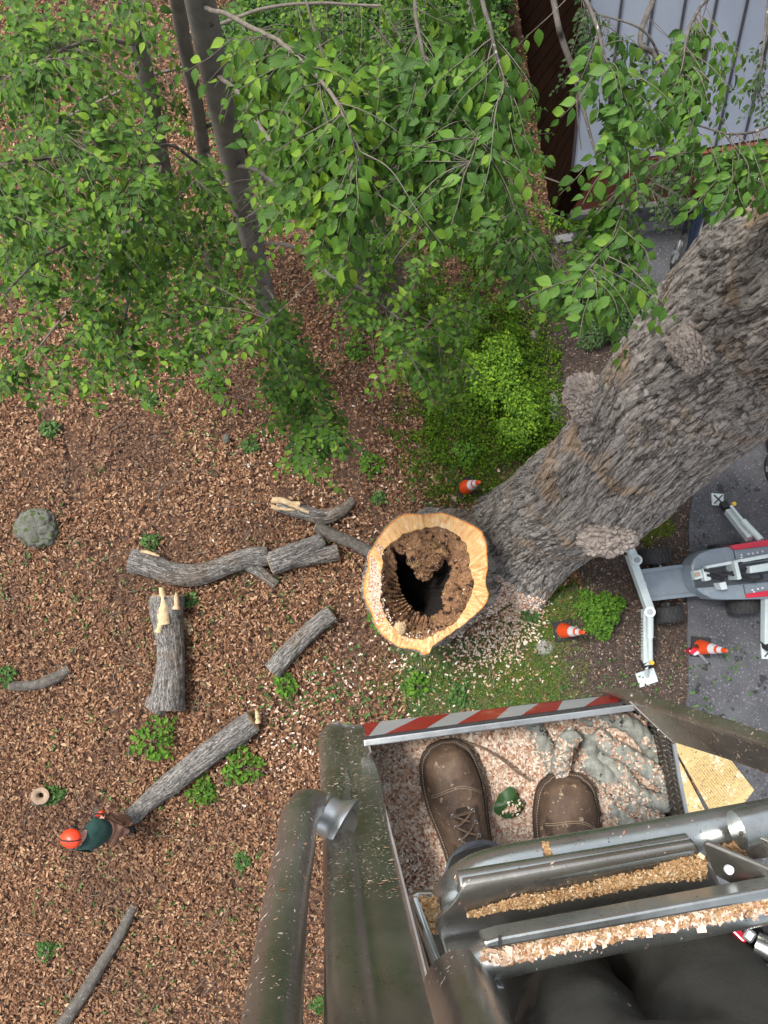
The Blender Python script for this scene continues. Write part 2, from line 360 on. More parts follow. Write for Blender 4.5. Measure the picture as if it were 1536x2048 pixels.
M_stitch = surf('welt_stitch', (0.30, 0.22, 0.15), (0.42, 0.32, 0.22), 60, 0.8, bs=0.0)
M_lace = surf('boot_lace', (0.12, 0.075, 0.05), (0.26, 0.18, 0.12), 120, 0.8, bs=0.5, bd=0.001, bscale=500)
M_rope = surf('lichen_grey_rope', (0.20, 0.21, 0.185), (0.46, 0.475, 0.43), 70, 0.95, bs=0.9, bd=0.004, bscale=320, specks=((0.045, 0.045, 0.040), 40, 0.62))
M_black = surf('black_rubber', (0.012, 0.012, 0.013), (0.030, 0.030, 0.032), 12, 0.75, bs=0.3, bscale=60)
M_tyre = surf('tyre_rubber', (0.018, 0.018, 0.020), (0.050, 0.048, 0.046), 8, 0.8, bs=0.3, bscale=60)
M_tread = metal('dark_tread_plate', (0.045, 0.036, 0.034), (0.10, 0.085, 0.080), 0.42, 0.6)
M_red = surf('red_reflective', (0.36, 0.012, 0.014), (0.42, 0.025, 0.025), 8, 0.32, bs=0.05, specks=((0.50, 0.17, 0.10), 7, 0.62))
M_refw = surf('grey_white_reflective', (0.42, 0.45, 0.45), (0.52, 0.55, 0.55), 8, 0.32, bs=0.05, specks=((0.45, 0.32, 0.24), 6, 0.66))
M_mint = surf('pale_machine_paint', (0.46, 0.54, 0.54), (0.60, 0.67, 0.66), 5, 0.35, bs=0.08, bscale=40, specks=((0.32, 0.36, 0.35), 20, 0.68), coat=0.3)
M_mach = surf('blue_grey_machine_paint', (0.17, 0.21, 0.245), (0.235, 0.28, 0.32), 4, 0.38, bs=0.06, bscale=40, specks=((0.24, 0.28, 0.32), 3, 0.60), coat=0.3)
M_machd = surf('dark_machine_paint', (0.035, 0.042, 0.050), (0.07, 0.08, 0.09), 6, 0.5, bs=0.1)
M_mred = surf('red_machine_paint', (0.50, 0.012, 0.035), (0.58, 0.02, 0.05), 3, 0.28, bs=0.03, coat=0.5)
M_yel = surf('yellow_lens', (0.70, 0.40, 0.03), (0.75, 0.48, 0.05), 4, 0.35, bs=0)
M_orange = surf('cone_orange', (0.75, 0.065, 0.012), (0.82, 0.095, 0.02), 6, 0.45, bs=0.1, bscale=40)
M_cwhite = surf('cone_white', (0.62, 0.62, 0.66), (0.75, 0.75, 0.78), 9, 0.4, bs=0.05)
M_roof = surf('grey_metal_roof', (0.27, 0.30, 0.36), (0.315, 0.345, 0.41), 1.2, 0.42, 0.2, bs=0.12, bd=0.01, bscale=3)
M_seam = surf('shadow_dark_roof_seam', (0.028, 0.026, 0.032), (0.05, 0.045, 0.055), 6, 0.6, bs=0.1)  # dark rib colour paints in the shadow gap along each roof seam
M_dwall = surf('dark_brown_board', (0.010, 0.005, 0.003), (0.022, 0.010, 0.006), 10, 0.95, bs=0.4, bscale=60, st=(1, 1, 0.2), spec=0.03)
M_rwall = surf('rust_red_board', (0.155, 0.042, 0.022), (0.225, 0.065, 0.034), 8, 0.7, bs=0.3, bscale=50, st=(1, 1, 0.3))
M_cream = surf('cream_sill', (0.55, 0.50, 0.42), (0.66, 0.61, 0.53), 8, 0.7, bs=0.1)
M_conc = surf('stained_concrete', (0.11, 0.115, 0.12), (0.26, 0.26, 0.26), 6, 0.9, bs=0.4, bscale=40, specks=((0.06, 0.06, 0.065), 3, 0.56))
M_car = surf('navy_car_paint', (0.008, 0.014, 0.028), (0.011, 0.018, 0.034), 2, 0.22, bs=0, coat=0.8)
M_car2 = surf('black_car_paint', (0.012, 0.017, 0.022), (0.016, 0.021, 0.027), 2, 0.25, bs=0, coat=0.8)
M_rim = surf('alloy_rim', (0.45, 0.46, 0.48), (0.58, 0.59, 0.60), 4, 0.3, 0.7, bs=0)
M_blue = surf('blue_plastic', (0.01, 0.06, 0.34), (0.015, 0.09, 0.42), 4, 0.4, bs=0)
M_glass, _t, _b = newmat('car_glass'); _b.inputs['Base Color'].default_value = (0.02, 0.03, 0.035, 1); _b.inputs['Roughness'].default_value = 0.06
M_shirt = surf('green_work_shirt', (0.010, 0.042, 0.036), (0.020, 0.062, 0.052), 12, 0.9, bs=0.4, bscale=60)
M_wpants = surf('brown_work_trousers', (0.17, 0.085, 0.055), (0.25, 0.135, 0.09), 10, 0.9, bs=0.4, bscale=50)
M_skin = surf('skin', (0.50, 0.24, 0.17), (0.58, 0.30, 0.22), 10, 0.6, bs=0.05)
M_helmet = surf('orange_helmet_shell', (0.85, 0.055, 0.018), (0.90, 0.08, 0.025), 6, 0.35, bs=0)
M_print = surf('yellow_print', (0.45, 0.42, 0.06), (0.55, 0.5, 0.1), 10, 0.8, bs=0)

# sawn wood: u runs round the stump in metres, v from the rot (0) out to the bark (1)
def sawnmat():
    m, t, b = newmat('fresh_sawn_sapwood')
    uv = t.nodes.new('ShaderNodeUVMap'); mp = t.nodes.new('ShaderNodeMapping'); mp.inputs['Scale'].default_value = (7, 0.5, 1)
    t.links.new(uv.outputs[0], mp.inputs[0]); n = t.nodes.new('ShaderNodeTexNoise'); n.inputs['Scale'].default_value = 3.0; n.inputs['Detail'].default_value = 7; n.inputs['Roughness'].default_value = 0.7
    t.links.new(mp.outputs[0], n.inputs['Vector'])
    big = noise(t, 2.2, 4, 0.6)
    c = ramp(t, n.outputs['Fac'], [(0.36, (0.42, 0.16, 0.045)), (0.50, (0.68, 0.36, 0.13)), (0.62, (0.82, 0.62, 0.34))])
    c = mixc(t, maprange(t, big, 0.40, 0.62, 0, 0.75), c, (0.72, 0.42, 0.17)); c = mixc(t, maprange(t, noise(t, 3.1, 5, 0.6), 0.55, 0.66, 0, 0.55), c, (0.84, 0.70, 0.46))
    c = mixc(t, maprange(t, n.outputs['Fac'], 0.40, 0.33, 0, 0.55), c, (0.16, 0.06, 0.02))
    sp = t.nodes.new('ShaderNodeSeparateXYZ'); t.links.new(uv.outputs[0], sp.inputs[0])
    c = mixc(t, maprange(t, sp.outputs[1], 0.86, 0.93), c, (0.66, 0.24, 0.035)); c = mixc(t, maprange(t, sp.outputs[1], 0.97, 0.985), c, (0.34, 0.14, 0.06))
    t.links.new(c, b.inputs['Base Color']); b.inputs['Roughness'].default_value = 0.7
    bump(t, b, n.outputs['Fac'], 0.5, 0.02)
    return m
M_sawn = sawnmat()
M_rot = surf('brown_rotten_wood', (0.12, 0.055, 0.025), (0.33, 0.175, 0.085), 5, 0.95, bs=1.0, bd=0.05, bscale=18, c3=(0.46, 0.26, 0.13), specks=[((0.50, 0.36, 0.24), 30, 0.60), ((0.040, 0.018, 0.010), 9, 0.56), ((0.48, 0.29, 0.12), 4, 0.60)])
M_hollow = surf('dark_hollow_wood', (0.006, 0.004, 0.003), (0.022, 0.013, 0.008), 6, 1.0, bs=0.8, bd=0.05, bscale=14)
M_pad = None

# ---------------------------------------------------------------- scatter helpers
def rotmats(yaw, tilt, tdir, spin=None):
    """flat piece with its long axis at yaw, leaned by tilt towards tdir"""
    cy, sy = np.cos(yaw), np.sin(yaw); z = np.zeros_like(yaw); o = z+1
    Rz = np.stack([np.stack([cy, -sy, z], -1), np.stack([sy, cy, z], -1), np.stack([z, z, o], -1)], -2)
    ax = np.stack([-np.sin(tdir), np.cos(tdir), z], -1); c, s = np.cos(tilt)[:, None, None], np.sin(tilt)[:, None, None]
    K = np.zeros((len(yaw), 3, 3)); K[:, 0, 1] = -ax[:, 2]; K[:, 0, 2] = ax[:, 1]; K[:, 1, 0] = ax[:, 2]; K[:, 1, 2] = -ax[:, 0]; K[:, 2, 0] = -ax[:, 1]; K[:, 2, 1] = ax[:, 0]
    I = np.eye(3)[None]; Rt = I+s*K+(1-c)*(K@K)
    return Rt@Rz
def place(mb, LV, LF, LU, pos, Rm, scale):
    """copies of a small piece (LV, LF) at pos, turned by Rm, sized by scale (N or N x 3)"""
    N = len(pos); 
    if N == 0: return
    scale = np.asarray(scale, float); scale = scale[:, None, None] if scale.ndim == 1 else scale[:, None, :]
    V = np.einsum('nij,nkj->nki', Rm, LV[None]*scale)+pos[:, None]
    k = len(LV); off = (np.arange(N)*k)[:, None, None]
    U = None if LU is None else np.tile(LU, (N, 1)); first = True
    base = mb.n
    for f in LF:
        FF = (f[None]+off).reshape(-1, f.shape[1])
        if first: mb.add(V.reshape(-1, 3), FF, U); first = False
        else: mb.F.append(FF+base)
FLAKE_V = np.array([[-.5, 0, 0.05], [-.1, -.5, .0], [.5, 0, 0.09], [.1, .5, .02]]); FLAKE_F = [np.array([[0, 1, 2], [0, 2, 3]])]
CURL_V = np.array([[-.5, 0, 0.0], [-.2, -.42, .22], [.22, -.38, .18], [.5, 0, 0.04], [.2, .40, .20], [-.22, .40, .24]]); CURL_F = [np.array([[0, 1, 2, 3], [0, 3, 4, 5]])]
CHIP_V = np.array([[-.5, -.4, 0], [.5, -.5, .03], [.42, .45, .06], [-.46, .5, .02], [-.4, -.3, -.25], [.4, .3, -.25]]); CHIP_F = [np.array([[0, 1, 2, 3]]), np.array([[0, 4, 1], [2, 5, 3]])]
BLADE_V = np.array([[0, -.5, 0], [0, .5, 0], [.12, .35, .55], [.12, -.35, .55], [.42, 0, 1.0]]); BLADE_F = [np.array([[0, 1, 2, 3]]), np.array([[3, 2, 4]])]
OVAL_V = np.array([[0, 0, 0], [.35, -.28, .06], [.75, -.2, .05], [1, 0, -.06], [.75, .2, .05], [.35, .28, .06], [.5, 0, -.02]]); OVAL_F = [np.array([[0, 1, 6], [1, 2, 6], [2, 3, 6], [3, 4, 6], [4, 5, 6], [5, 0, 6]])]
def leafshape(fold=0.12, droop=0.18, wid=0.25, twist=0.0, tip=1.0):
    xs = np.array([0.03, 0.16, 0.34, 0.54, 0.72, 0.87]); hw = np.array([0.04, 0.66, 1.0, 0.93, 0.62, 0.26])*wid
    V = [[0, 0, 0]]; U = [[0, .5]]
    for x, h in zip(xs, hw):
        zc = -droop*x*x
        for s, f in ((-1, 1), (0, 0), (1, 1)):
            jag = 1+0.06*math.sin(x*60)
            V.append([x, s*h*jag, zc+f*fold*h/wid*0.9+twist*s*x]); U.append([x, .5+s*h*1.2])
    V.append([tip, 0, -droop*1.1]); U.append([1, .5])
    F3, F4 = [[0, 2, 1], [0, 3, 2]], []
    for k in range(5):
        a = 1+3*k; F4 += [[a, a+1, a+4, a+3], [a+1, a+2, a+5, a+4]]
    a = 16; t = 19; F3 += [[a, a+1, t], [a+1, a+2, t]]
    return np.array(V, float), [np.array(F4), np.array(F3)], np.array(U, float)
LEAFS = [leafshape(), leafshape(0.07, 0.30, 0.25, 0.05), leafshape(0.16, 0.12, 0.28, -0.06), leafshape(0.03, 0.22, 0.26, 0.09), leafshape(0.22, 0.38, 0.23)]

GROUND_EXT = 60
# ================================================================= THE SETTING
def sheet(name, poly, z, mat, sub=0.5):
    pts = P(np.array([p[0] for p in poly], float), np.array([p[1] for p in poly], float), z)
    return pts
mb = MB(); n = 120; g = np.linspace(-1, 1, n); g = np.sign(g)*np.abs(g)**1.8*GROUND_EXT
X, Y = np.meshgrid(g+1, g+2); Z = 0.05*fbm(np.stack([X*0.25, Y*0.25, X*0], -1), 4)-0.07
i = np.arange(n-1)[:, None]*n+np.arange(n-1)[None]; F = np.stack([i, i+1, i+n+1, i+n], -1).reshape(-1, 4)
mb.add(np.stack([X, Y, Z], -1).reshape(-1, 3), F)
build('ground', mb, M_soil, kind='structure')

DRIVE = [(1225, 438), (1238, 520), (1262, 620), (1330, 780), (1386, 955), (1380, 1040), (1375, 1140), (1374, 1240), (1378, 1330), (1372, 1420), (1390, 1520), (1400, 1700), (1440, 2400), (2900, 2300), (2900, 100), (1600, 390)]
MULCH = [(1150, 1100), (1230, 1010), (1290, 900), (1386, 955), (1380, 1040), (1375, 1140), (1374, 1240), (1378, 1330), (1372, 1420), (1390, 1560), (1300, 1600), (1200, 1470), (1120, 1420), (1128, 1300), (1170, 1200)]
MULCH2 = [(1000, 480), (1090, 460), (1225, 438), (1238, 520), (1262, 620), (1290, 720), (1200, 860), (1110, 900), (1085, 800), (1060, 720), (1020, 650)]
GREEN = [(905, 620), (940, 560), (1010, 640), (1060, 700), (1100, 790), (1110, 860), (1060, 940), (1000, 1000), (930, 1010), (860, 900), (840, 800), (850, 700)]
LAWN = [(790, 1190), (900, 1290), (1010, 1240), (1090, 1175), (1160, 1165), (1150, 1260), (1130, 1330), (1150, 1440), (1000, 1480), (820, 1460), (800, 1350)]
def flat(name, poly, z, thick, mat, kind='structure', jag=0.05):
    pts = []
    for k in range(len(poly)):
        a, b = np.array(poly[k], float), np.array(poly[(k+1) % len(poly)], float); m_ = max(2, int(np.linalg.norm(b-a)/14))
        for q in range(m_): pts.append(a+(b-a)*q/m_)
    pts = np.array(pts); W = P(pts[:, 0], pts[:, 1], z); n1 = fbm(W*2.3, 4); n2 = fbm(W*2.3+50, 4)
    W[:, 0] += n1*jag; W[:, 1] += n2*jag
    m = MB(); m.prism(W, z-thick); return build(name, m, mat, kind=kind, sm=False)
flat('driveway', DRIVE, 0.055, 0.12, M_asph, jag=0.07)
flat('mulch_bed', MULCH, 0.020, 0.1, M_mulch, jag=0.2)
flat('mulch_bed', MULCH2, 0.016, 0.1, M_mulch, jag=0.2)
flat('grass_verge', LAWN, 0.012, 0.1, M_grassoil, jag=0.3)

# ================================================================= THE HOUSE
EZ = 2.0
E0, E1 = P(1145, 337, EZ), P(1760, 241, EZ)
ud = ray(1071, 2526); ud = -ud/np.linalg.norm(ud)                 # up the roof slope
ed = (E1-E0)/np.linalg.norm(E1-E0); ud = ud-ud.dot(ed)*ed; ud /= np.linalg.norm(ud); nrm = np.cross(ed, ud); nrm *= np.sign(nrm[2])
house = thing('house', 'house with pale grey standing seam metal roof above rust red boards and dark end wall', 'house', P(1180, 440, 0))
LEN = np.linalg.norm(E1-E0); NP = 11; W_ = LEN/NP; RL = 7.0
for k in range(NP):
    a = E0+ed*(k*W_+0.012); b = E0+ed*((k+1)*W_-0.012); m = MB()
    q = [a, b, b+ud*RL, a+ud*RL]; m.hexa([v-nrm*0.03 for v in q]+[v+nrm*(0.0) for v in q])
    build('roof_panel', m, M_roof, house, sm=False)
for k in range(NP+1):
    a = E0+ed*(k*W_); m = MB(); q = [a-ed*0.012, a+ed*0.012, a+ed*0.012+ud*RL, a-ed*0.012+ud*RL]
    m.hexa([v-nrm*0.03 for v in q]+[v+nrm*0.035 for v in q]); build('roof_seam', m, M_seam, house, sm=False)
m = MB(); q = [E0, E1, E1+ud*RL, E0+ud*RL]; m.hexa([v-nrm*0.12 for v in q]+[v-nrm*0.033 for v in q]); build('roof_deck', m, M_dwall, house, sm=False)
# long wall under the eave: concrete footing, cream sill, red boards
G0, G1 = P(1128, 452, 0), P(1700, 384, 0); gd = (G1-G0)/np.linalg.norm(G1-G0); gn = np.array([-gd[1], gd[0], 0])
def wallbox(m, t0, t1, z0, z1, o0, o1):
    a, b = G0+gd*t0, G0+gd*t1; q = [a+gn*o0, b+gn*o0, b+gn*o1, a+gn*o1]
    m.hexa([v+[0, 0, z0] for v in q]+[v+[0, 0, z1] for v in q])
GL = np.linalg.norm(G1-G0)
m = MB(); wallbox(m, 0, GL, -0.1, 0.42, 0, 0.3); build('footing', m, M_conc, house, sm=False)
m = MB(); wallbox(m, 0, GL, 0.42, 0.50, -0.03, 0.3); build('sill', m, M_cream, house, sm=False)
nb = 22
for k in range(nb):
    m = MB(); wallbox(m, GL*k/nb+0.006, GL*(k+1)/nb-0.006, 0.50, 1.95+0.01*(k % 2), 0.02+0.006*(k % 2), 0.12); build('wall_board', m, M_rwall, house, sm=False)
m = MB(); wallbox(m, 0.2, GL, 0.50, 1.9, 0.13, 0.25); build('wall_core', m, M_dwall, house, sm=False)
# end wall of dark boards below the roof's left edge
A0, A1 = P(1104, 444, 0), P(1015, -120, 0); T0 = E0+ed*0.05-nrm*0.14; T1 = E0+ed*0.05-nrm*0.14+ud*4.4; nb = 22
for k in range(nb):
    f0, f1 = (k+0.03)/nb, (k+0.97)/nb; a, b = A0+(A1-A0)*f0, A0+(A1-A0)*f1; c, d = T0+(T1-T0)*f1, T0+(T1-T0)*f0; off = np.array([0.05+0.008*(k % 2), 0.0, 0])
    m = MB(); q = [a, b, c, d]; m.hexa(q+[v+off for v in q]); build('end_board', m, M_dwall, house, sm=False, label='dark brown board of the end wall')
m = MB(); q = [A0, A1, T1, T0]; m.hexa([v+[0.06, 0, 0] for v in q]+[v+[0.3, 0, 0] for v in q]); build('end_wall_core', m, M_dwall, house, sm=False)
lm = P(1262, 341, 1.2); m = MB(); m.tube([lm+[0, -.02, .12], lm+[0, -.10, .10], lm+[0, -.12, 0], lm+[0, -.12, -.08]], [.02, .035, .05, .055], 10); build('wall_lamp', m, M_alu, house)
# paved strip at the foot of the house
flat('pavement', [(1108, 470), (1225, 452), (1600, 405), (1600, 425), (1228, 470), (1115, 485)], 0.07, 0.12, M_conc, jag=0.03)

# ================================================================= THE BIG MAPLE TRUNK
def barkdisp(Vn, s_along, base_xyz, k, amp, seed=0):
    """bark relief: plates split by long cracks. Vn: points in trunk space (round, round, along)"""
    wq = Vn+(0.35/k)*np.stack([fbm(Vn*3.1, 3, seed+5), fbm(Vn*3.1+9, 3, seed+6), fbm(Vn*2.1+19, 3, seed+7)], -1)
    wq = wq*(1+0.25*fbm(Vn*np.array([.9, .9, .5]), 2, seed+8))[..., None]; f1, f2, idv = worley(wq*np.array([k, k, k*0.17]), seed); rag = fbm(Vn*np.array([k*4, k*4, k*0.7]), 3, seed+9)
    cr = np.clip((f2-f1+0.16*rag)/0.26, 0, 1)*(0.25+0.75*np.clip(np.abs(fbm(wq*np.array([k*.62, k*.62, k*.085]), 3, seed+12))*6.0, 0, 1))
    g1, g2, _ = worley(wq*np.array([k*2.4, k*2.4, k*0.42]), seed+31); cr2 = np.clip((g2-g1+0.12*rag)/0.28, 0, 1)
    big = fbm(Vn*np.array([1.3, 1.3, 0.5]), 3, seed+3); fine = fbm(Vn*np.array([22, 22, 7.0]), 3, seed+4)
    dsp = amp*(cr**0.6*(0.75+0.5*idv)+0.16*cr2*cr+0.30*fine+0.25*rag)+amp*1.6*big
    return dsp, np.clip(0.15+cr*0.75+cr2*0.25-0.15*(1-idv), 0, 1)*np.clip(0.5+cr2*0.9, 0, 1)
def bole(name, path, radii, nu, nv, k, amp, seed=0, flare=None):
    """path/radii in metres, returns mesh builder of a barked stem"""
    path = np.asarray(path); T, N, B = frames(path); a = np.linspace(0, 2*np.pi, nu, endpoint=False)
    s = np.concatenate([[0], np.cumsum(np.linalg.norm(np.diff(path, axis=0), axis=1))])
    ca, sa = np.cos(a)[None], np.sin(a)[None]; rr = np.broadcast_to(radii[:, None], (nv, nu)).copy()
    if flare is not None: rr *= flare(s[:, None], a[None])
    r0 = radii.mean()
    q = np.stack([np.broadcast_to(ca*r0, (nv, nu)), np.broadcast_to(sa*r0, (nv, nu)), np.broadcast_to(s[:, None], (nv, nu))], -1)
    dsp, cr = barkdisp(q, s, None, k, amp, seed); rr = rr+dsp
    V = path[:, None]+rr[..., None]*(ca[..., None]*N[:, None]+sa[..., None]*B[:, None])
    i = np.arange(nv-1)[:, None]; j = np.arange(nu)[None]; kk = (j+1) % nu
    F = np.stack([i*nu+j, i*nu+kk, (i+1)*nu+kk, (i+1)*nu+j], -1).reshape(-1, 4)
    UV = np.stack(np.broadcast_arrays((a*r0)[None], s[:, None]), -1).reshape(-1, 2); m = MB(); m.add(V.reshape(-1, 3), F, UV, cr.ravel()+1e-4); return m, V
maple = thing('maple_tree', 'massive old maple trunk with ridged grey brown bark and burls leaning past the hollow stump', 'tree', P(1050, 1110, 0))
tp = np.array([(1046, 1092, 0.0, 205), (1116, 1020, 1.3, 225), (1202, 972, 2.8, 258), (1302, 862, 4.2, 292), (1424, 734, 5.5, 360), (1580, 608, 6.9, 455), (1755, 510, 8.2, 570), (2070, 300, 9.4, 760)], float)
W = P(tp[:, 0], tp[:, 1], tp[:, 2]); W[0] -= [0, 0, 0.25]; rr = np.array([rad(x[3], x[2]) for x in tp])
ps = smooth(np.column_stack([W, rr]), 740)
def mflare(s, a): return 1+np.clip(1-s/1.5, 0, 1)**2.2*(0.10+0.16*np.sin(a*3+0.6)+0.14*np.sin(a*5+2))
m, TV = bole('trunk', ps[:, :3], ps[:, 3], 660, 740, 8.5, 0.036, 3, mflare)
MB_TR = m; trunk_bvh = bvh_of(m); build('trunk', m, M_bark, maple)
def blob(c, rx, ry, rz, nrmv, seed, amp=0.25, nu=70, nv=46, freq=3.0, tang=None):
    nz = np.asarray(nrmv)/np.linalg.norm(nrmv); t = np.cross([0, 0, 1], nz) if tang is None else np.asarray(tang)
    t = t-t.dot(nz)*nz; t /= np.linalg.norm(t); u = np.cross(nz, t)
    th = np.linspace(0, 2*np.pi, nu, endpoint=False)[None]; ph = np.linspace(0.02, np.pi-0.02, nv)[:, None]
    L = np.stack([np.sin(ph)*np.cos(th), np.sin(ph)*np.sin(th), np.cos(ph)*np.ones_like(th)], -1)
    f1, f2, idv = worley(L*freq*1.6+seed*3.3, seed); r = 1+amp*1.4*fbm(L*freq*0.5+seed, 4, seed)+amp*0.85*(np.clip((f2-f1)/0.3, 0, 1)**0.6-0.6)+amp*0.5*fbm(L*freq*3, 3)
    V = np.asarray(c)+(L[..., :1]*rx*t+L[..., 1:2]*ry*u+L[..., 2:]*rz*nz)*r[..., None]
    i = np.arange(nv-1)[:, None]; j = np.arange(nu)[None]; k = (j+1) % nu
    F = np.stack([i*nu+j, (i+1)*nu+j, (i+1)*nu+k, i*nu+k], -1).reshape(-1, 4)
    m = MB(); m.add(V.reshape(-1, 3), F, np.stack(np.broadcast_arrays(th*rx+.3, ph*ry*1.5+.2), -1).reshape(-1, 2), np.clip((f2-f1)/0.35, 0, 1).ravel()+1e-3); return m
for k, (px, py, w_, h_, sd, out_) in enumerate([(1180, 798, 80, 112, 2, .9), (1384, 698, 108, 104, 5, .62), (1218, 1072, 118, 86, 9, .6), (1448, 405, 80, 60, 12, .3)]):
    c, nn = hit(trunk_bvh, px, py)
    if c is None: c, nn = hit(trunk_bvh, px+14, py+8)
    if c is None: continue
    dd = CAM_H-c[2]; rx, ry = w_*dd/FPX/2, h_*dd/FPX/2
    up = np.array([0.0, 0, 1])
    m = blob(c, rx, ry, max(rx, ry)*out_*1.1, nn, sd, 0.22, 110, 70, 3.0, tang=[1, 0.1, 0]); build('burl', m, M_burl, maple)
# one fresh maple leaf on the right edge of the trunk
def mapleleaf(c, size, nz, rot):
    ang = [0, 18, 32, 50, 62, 84, 100, 118, 140, 165]; rad_ = [1.0, .55, .62, .92, .45, .5, .72, .38, .30, .12]
    pts = [(r*math.cos(R(a)), r*math.sin(R(a))) for a, r in zip(ang, rad_)]; pts = pts+[(x, -y) for x, y in pts[:0:-1]]
    nz = np.asarray(nz, float); nz /= np.linalg.norm(nz); t = np.cross(nz, [0, 1, .1]); t /= np.linalg.norm(t); u = np.cross(nz, t)
    V = [np.asarray(c)]; cr, sr = math.cos(rot), math.sin(rot)
    for x, y in pts:
        X, Y = x*cr-y*sr, x*sr+y*cr; V.append(np.asarray(c)+size*(t*X+u*Y-nz*(0.12*(x*x+y*y))))
    n = len(pts); return V, [(0, 1+i, 1+(i+1) % n) for i in range(n)]
m = MB(); V, F = mapleleaf(P(1417, 936, 4.9), 0.14, [-.1, .1, 1], R(-95)); m.add(V, F); build('leaf', m, M_cover, maple)
m = MB(); V, F = mapleleaf(P(1402, 946, 4.85), 0.09, [-.1, .1, 1], R(-150)); m.add(V, F); build('leaf', m, M_sprig, maple)
m = MB(); m.tube([P(1416, 930, 4.9), P(1408, 918, 4.85), P(1398, 905, 4.7)], .004, 6); build('twig', m, M_twig, maple)

# ================================================================= THE HOLLOW STUMP
SZ = 2.1
zo = lambda L: [(720+x/5.486, 1010+y/5.486) for x, y in L]
OUT_ = zo([(500, 88), (600, 95), (700, 100), (800, 90), (890, 80), (1050, 130), (1200, 200), (1340, 290), (1390, 400), (1400, 540), (1410, 680), (1380, 800), (1380, 880), (1420, 980), (1390, 1080), (1300, 1180), (1200, 1260), (1050, 1370), (950, 1440), (850, 1510), (790, 1560), (765, 1630), (700, 1655), (655, 1600), (560, 1580), (440, 1570), (330, 1500), (250, 1440), (180, 1330), (120, 1170), (60, 1060), (35, 930), (50, 800), (90, 700), (90, 540), (150, 450), (220, 340), (300, 230), (400, 140)])
MID_ = zo([(520, 300), (650, 270), (850, 240), (960, 270), (1060, 330), (1150, 420), (1200, 520), (1200, 680), (1240, 800), (1250, 900), (1200, 1040), (1130, 1160), (1100, 1230), (980, 1330), (850, 1400), (700, 1470), (560, 1460), (450, 1420), (350, 1340), (300, 1240), (240, 1100), (240, 900), (250, 700), (260, 520), (330, 430), (420, 360)])
HOL_ = zo([(400, 500), (480, 560), (560, 560), (640, 640), (700, 690), (850, 700), (880, 640), (930, 600), (990, 700), (990, 800), (940, 860), (950, 1000), (900, 1120), (800, 1200), (700, 1170), (620, 1080), (540, 980), (500, 880), (480, 780), (470, 660)])
SCx, SCy = 720+760/5.486, 1010+930/5.486
NT = 540
def polar(poly, z=SZ):
    w_ = P(np.array([p[0] for p in poly]), np.array([p[1] for p in poly]), z); c = P(SCx, SCy, z)
    a = np.arctan2(w_[:, 1]-c[1], w_[:, 0]-c[0]); r = np.hypot(w_[:, 0]-c[0], w_[:, 1]-c[1]); o = np.argsort(a); a, r = a[o], r[o]
    th = np.linspace(-np.pi, np.pi, NT, endpoint=False); return np.interp(th, np.r_[a-2*np.pi, a, a+2*np.pi], np.r_[r, r, r])
TH = np.linspace(-np.pi, np.pi, NT, endpoint=False); cth, sth = np.cos(TH), np.sin(TH)
nz1 = lambda f, s, k=4: fbm(np.stack([cth*f, sth*f, 0*cth+s], -1), k)
RO = polar(OUT_); RO = RO+0.008*nz1(12, 1); RM = polar(MID_)*(1+0.035*nz1(14, 2)); RH = polar(HOL_)*1.12*(1+0.14*nz1(9, 3)+0.05*nz1(24, 5))
SC0 = P(SCx, SCy, SZ)
stump = thing('stump', 'tall hollow maple stump freshly sawn with orange sapwood ring round dark rotten core', 'stump', P(880, 1165, 0))
def ringgrid(name, rs, zf, mat, uvs=None, at=None, nr=None):
    nr = len(rs); V = []; U = []
    for q, r in enumerate(rs):
        x, y = SC0[0]+r*cth, SC0[1]+r*sth; V.append(np.stack([x, y, zf[q]], -1)); U.append(np.stack([TH*1.0, np.full(NT, uvs[q] if uvs else 0.5)], -1))
    V = np.concatenate(V); i = np.arange(nr-1)[:, None]*NT; j = np.arange(NT)[None]; k = (j+1) % NT
    F = np.stack([i+j, i+k, i+NT+k, i+NT+j], -1).reshape(-1, 4)[:, ::-1]
    m = MB(); m.add(V, F, np.concatenate(U) if uvs else None, at); return build(name, m, mat, stump)
# sapwood ring, nearly flat, with low saw steps
rs, zf, uv = [], [], []
for q, f in enumerate(np.linspace(0, 1, 26)):
    r = RM+(RO-RM)*f; pz = np.stack([SC0[0]+r*cth, SC0[1]+r*sth, 0*r], -1)
    step = 0.018*(np.sin((pz[:, 0]*0.8+pz[:, 1]*0.6)*9+2*fbm(pz*2, 3)) > 0.75)
    rs.append(r); zf.append(SZ+0.012*fbm(pz*9, 4)+step-0.03*np.clip(f-0.97, 0, 1)/0.03-0.02*(q == 0)); uv.append(float(f))
ringgrid('sapwood_ring', rs[::-1], zf[::-1], M_sawn, uv[::-1])
# rotten ledge, sloping and broken, falling into the hollow
rs, zf = [], []
for q, f in enumerate(np.linspace(0, 1, 70)):
    r = RH+(RM-RH)*f*1.004; pz = np.stack([SC0[0]+r*cth, SC0[1]+r*sth, 0*r], -1)
    r = r*(1+0.03*fbm(pz*8, 3)*(f > 0.02)*(f < 0.97)); left = np.clip(-cth*0.8-sth*0.5+0.15, 0, 1)
    f1, f2, idv = worley(pz*np.array([9, 9, 1.0]), 8)
    z = SZ-0.035-0.10*(1-f)**0.8-left*0.45*(1-f)**0.8+0.07*fbm(pz*5, 5)*(1-f*0.6)+0.055*(idv-0.5)*np.clip((1-f)*6, 0, 1)+0.03*fbm(pz*22, 3)-left*(1-f)*0.10*(np.sin(TH*46+6*f) > 0.2)
    rs.append(r); zf.append(z-0.10*(f < 0.02))
ringgrid('rotten_core', rs[::-1], zf[::-1], M_rot)
ZR = zf[0]
rs, zf = [], []
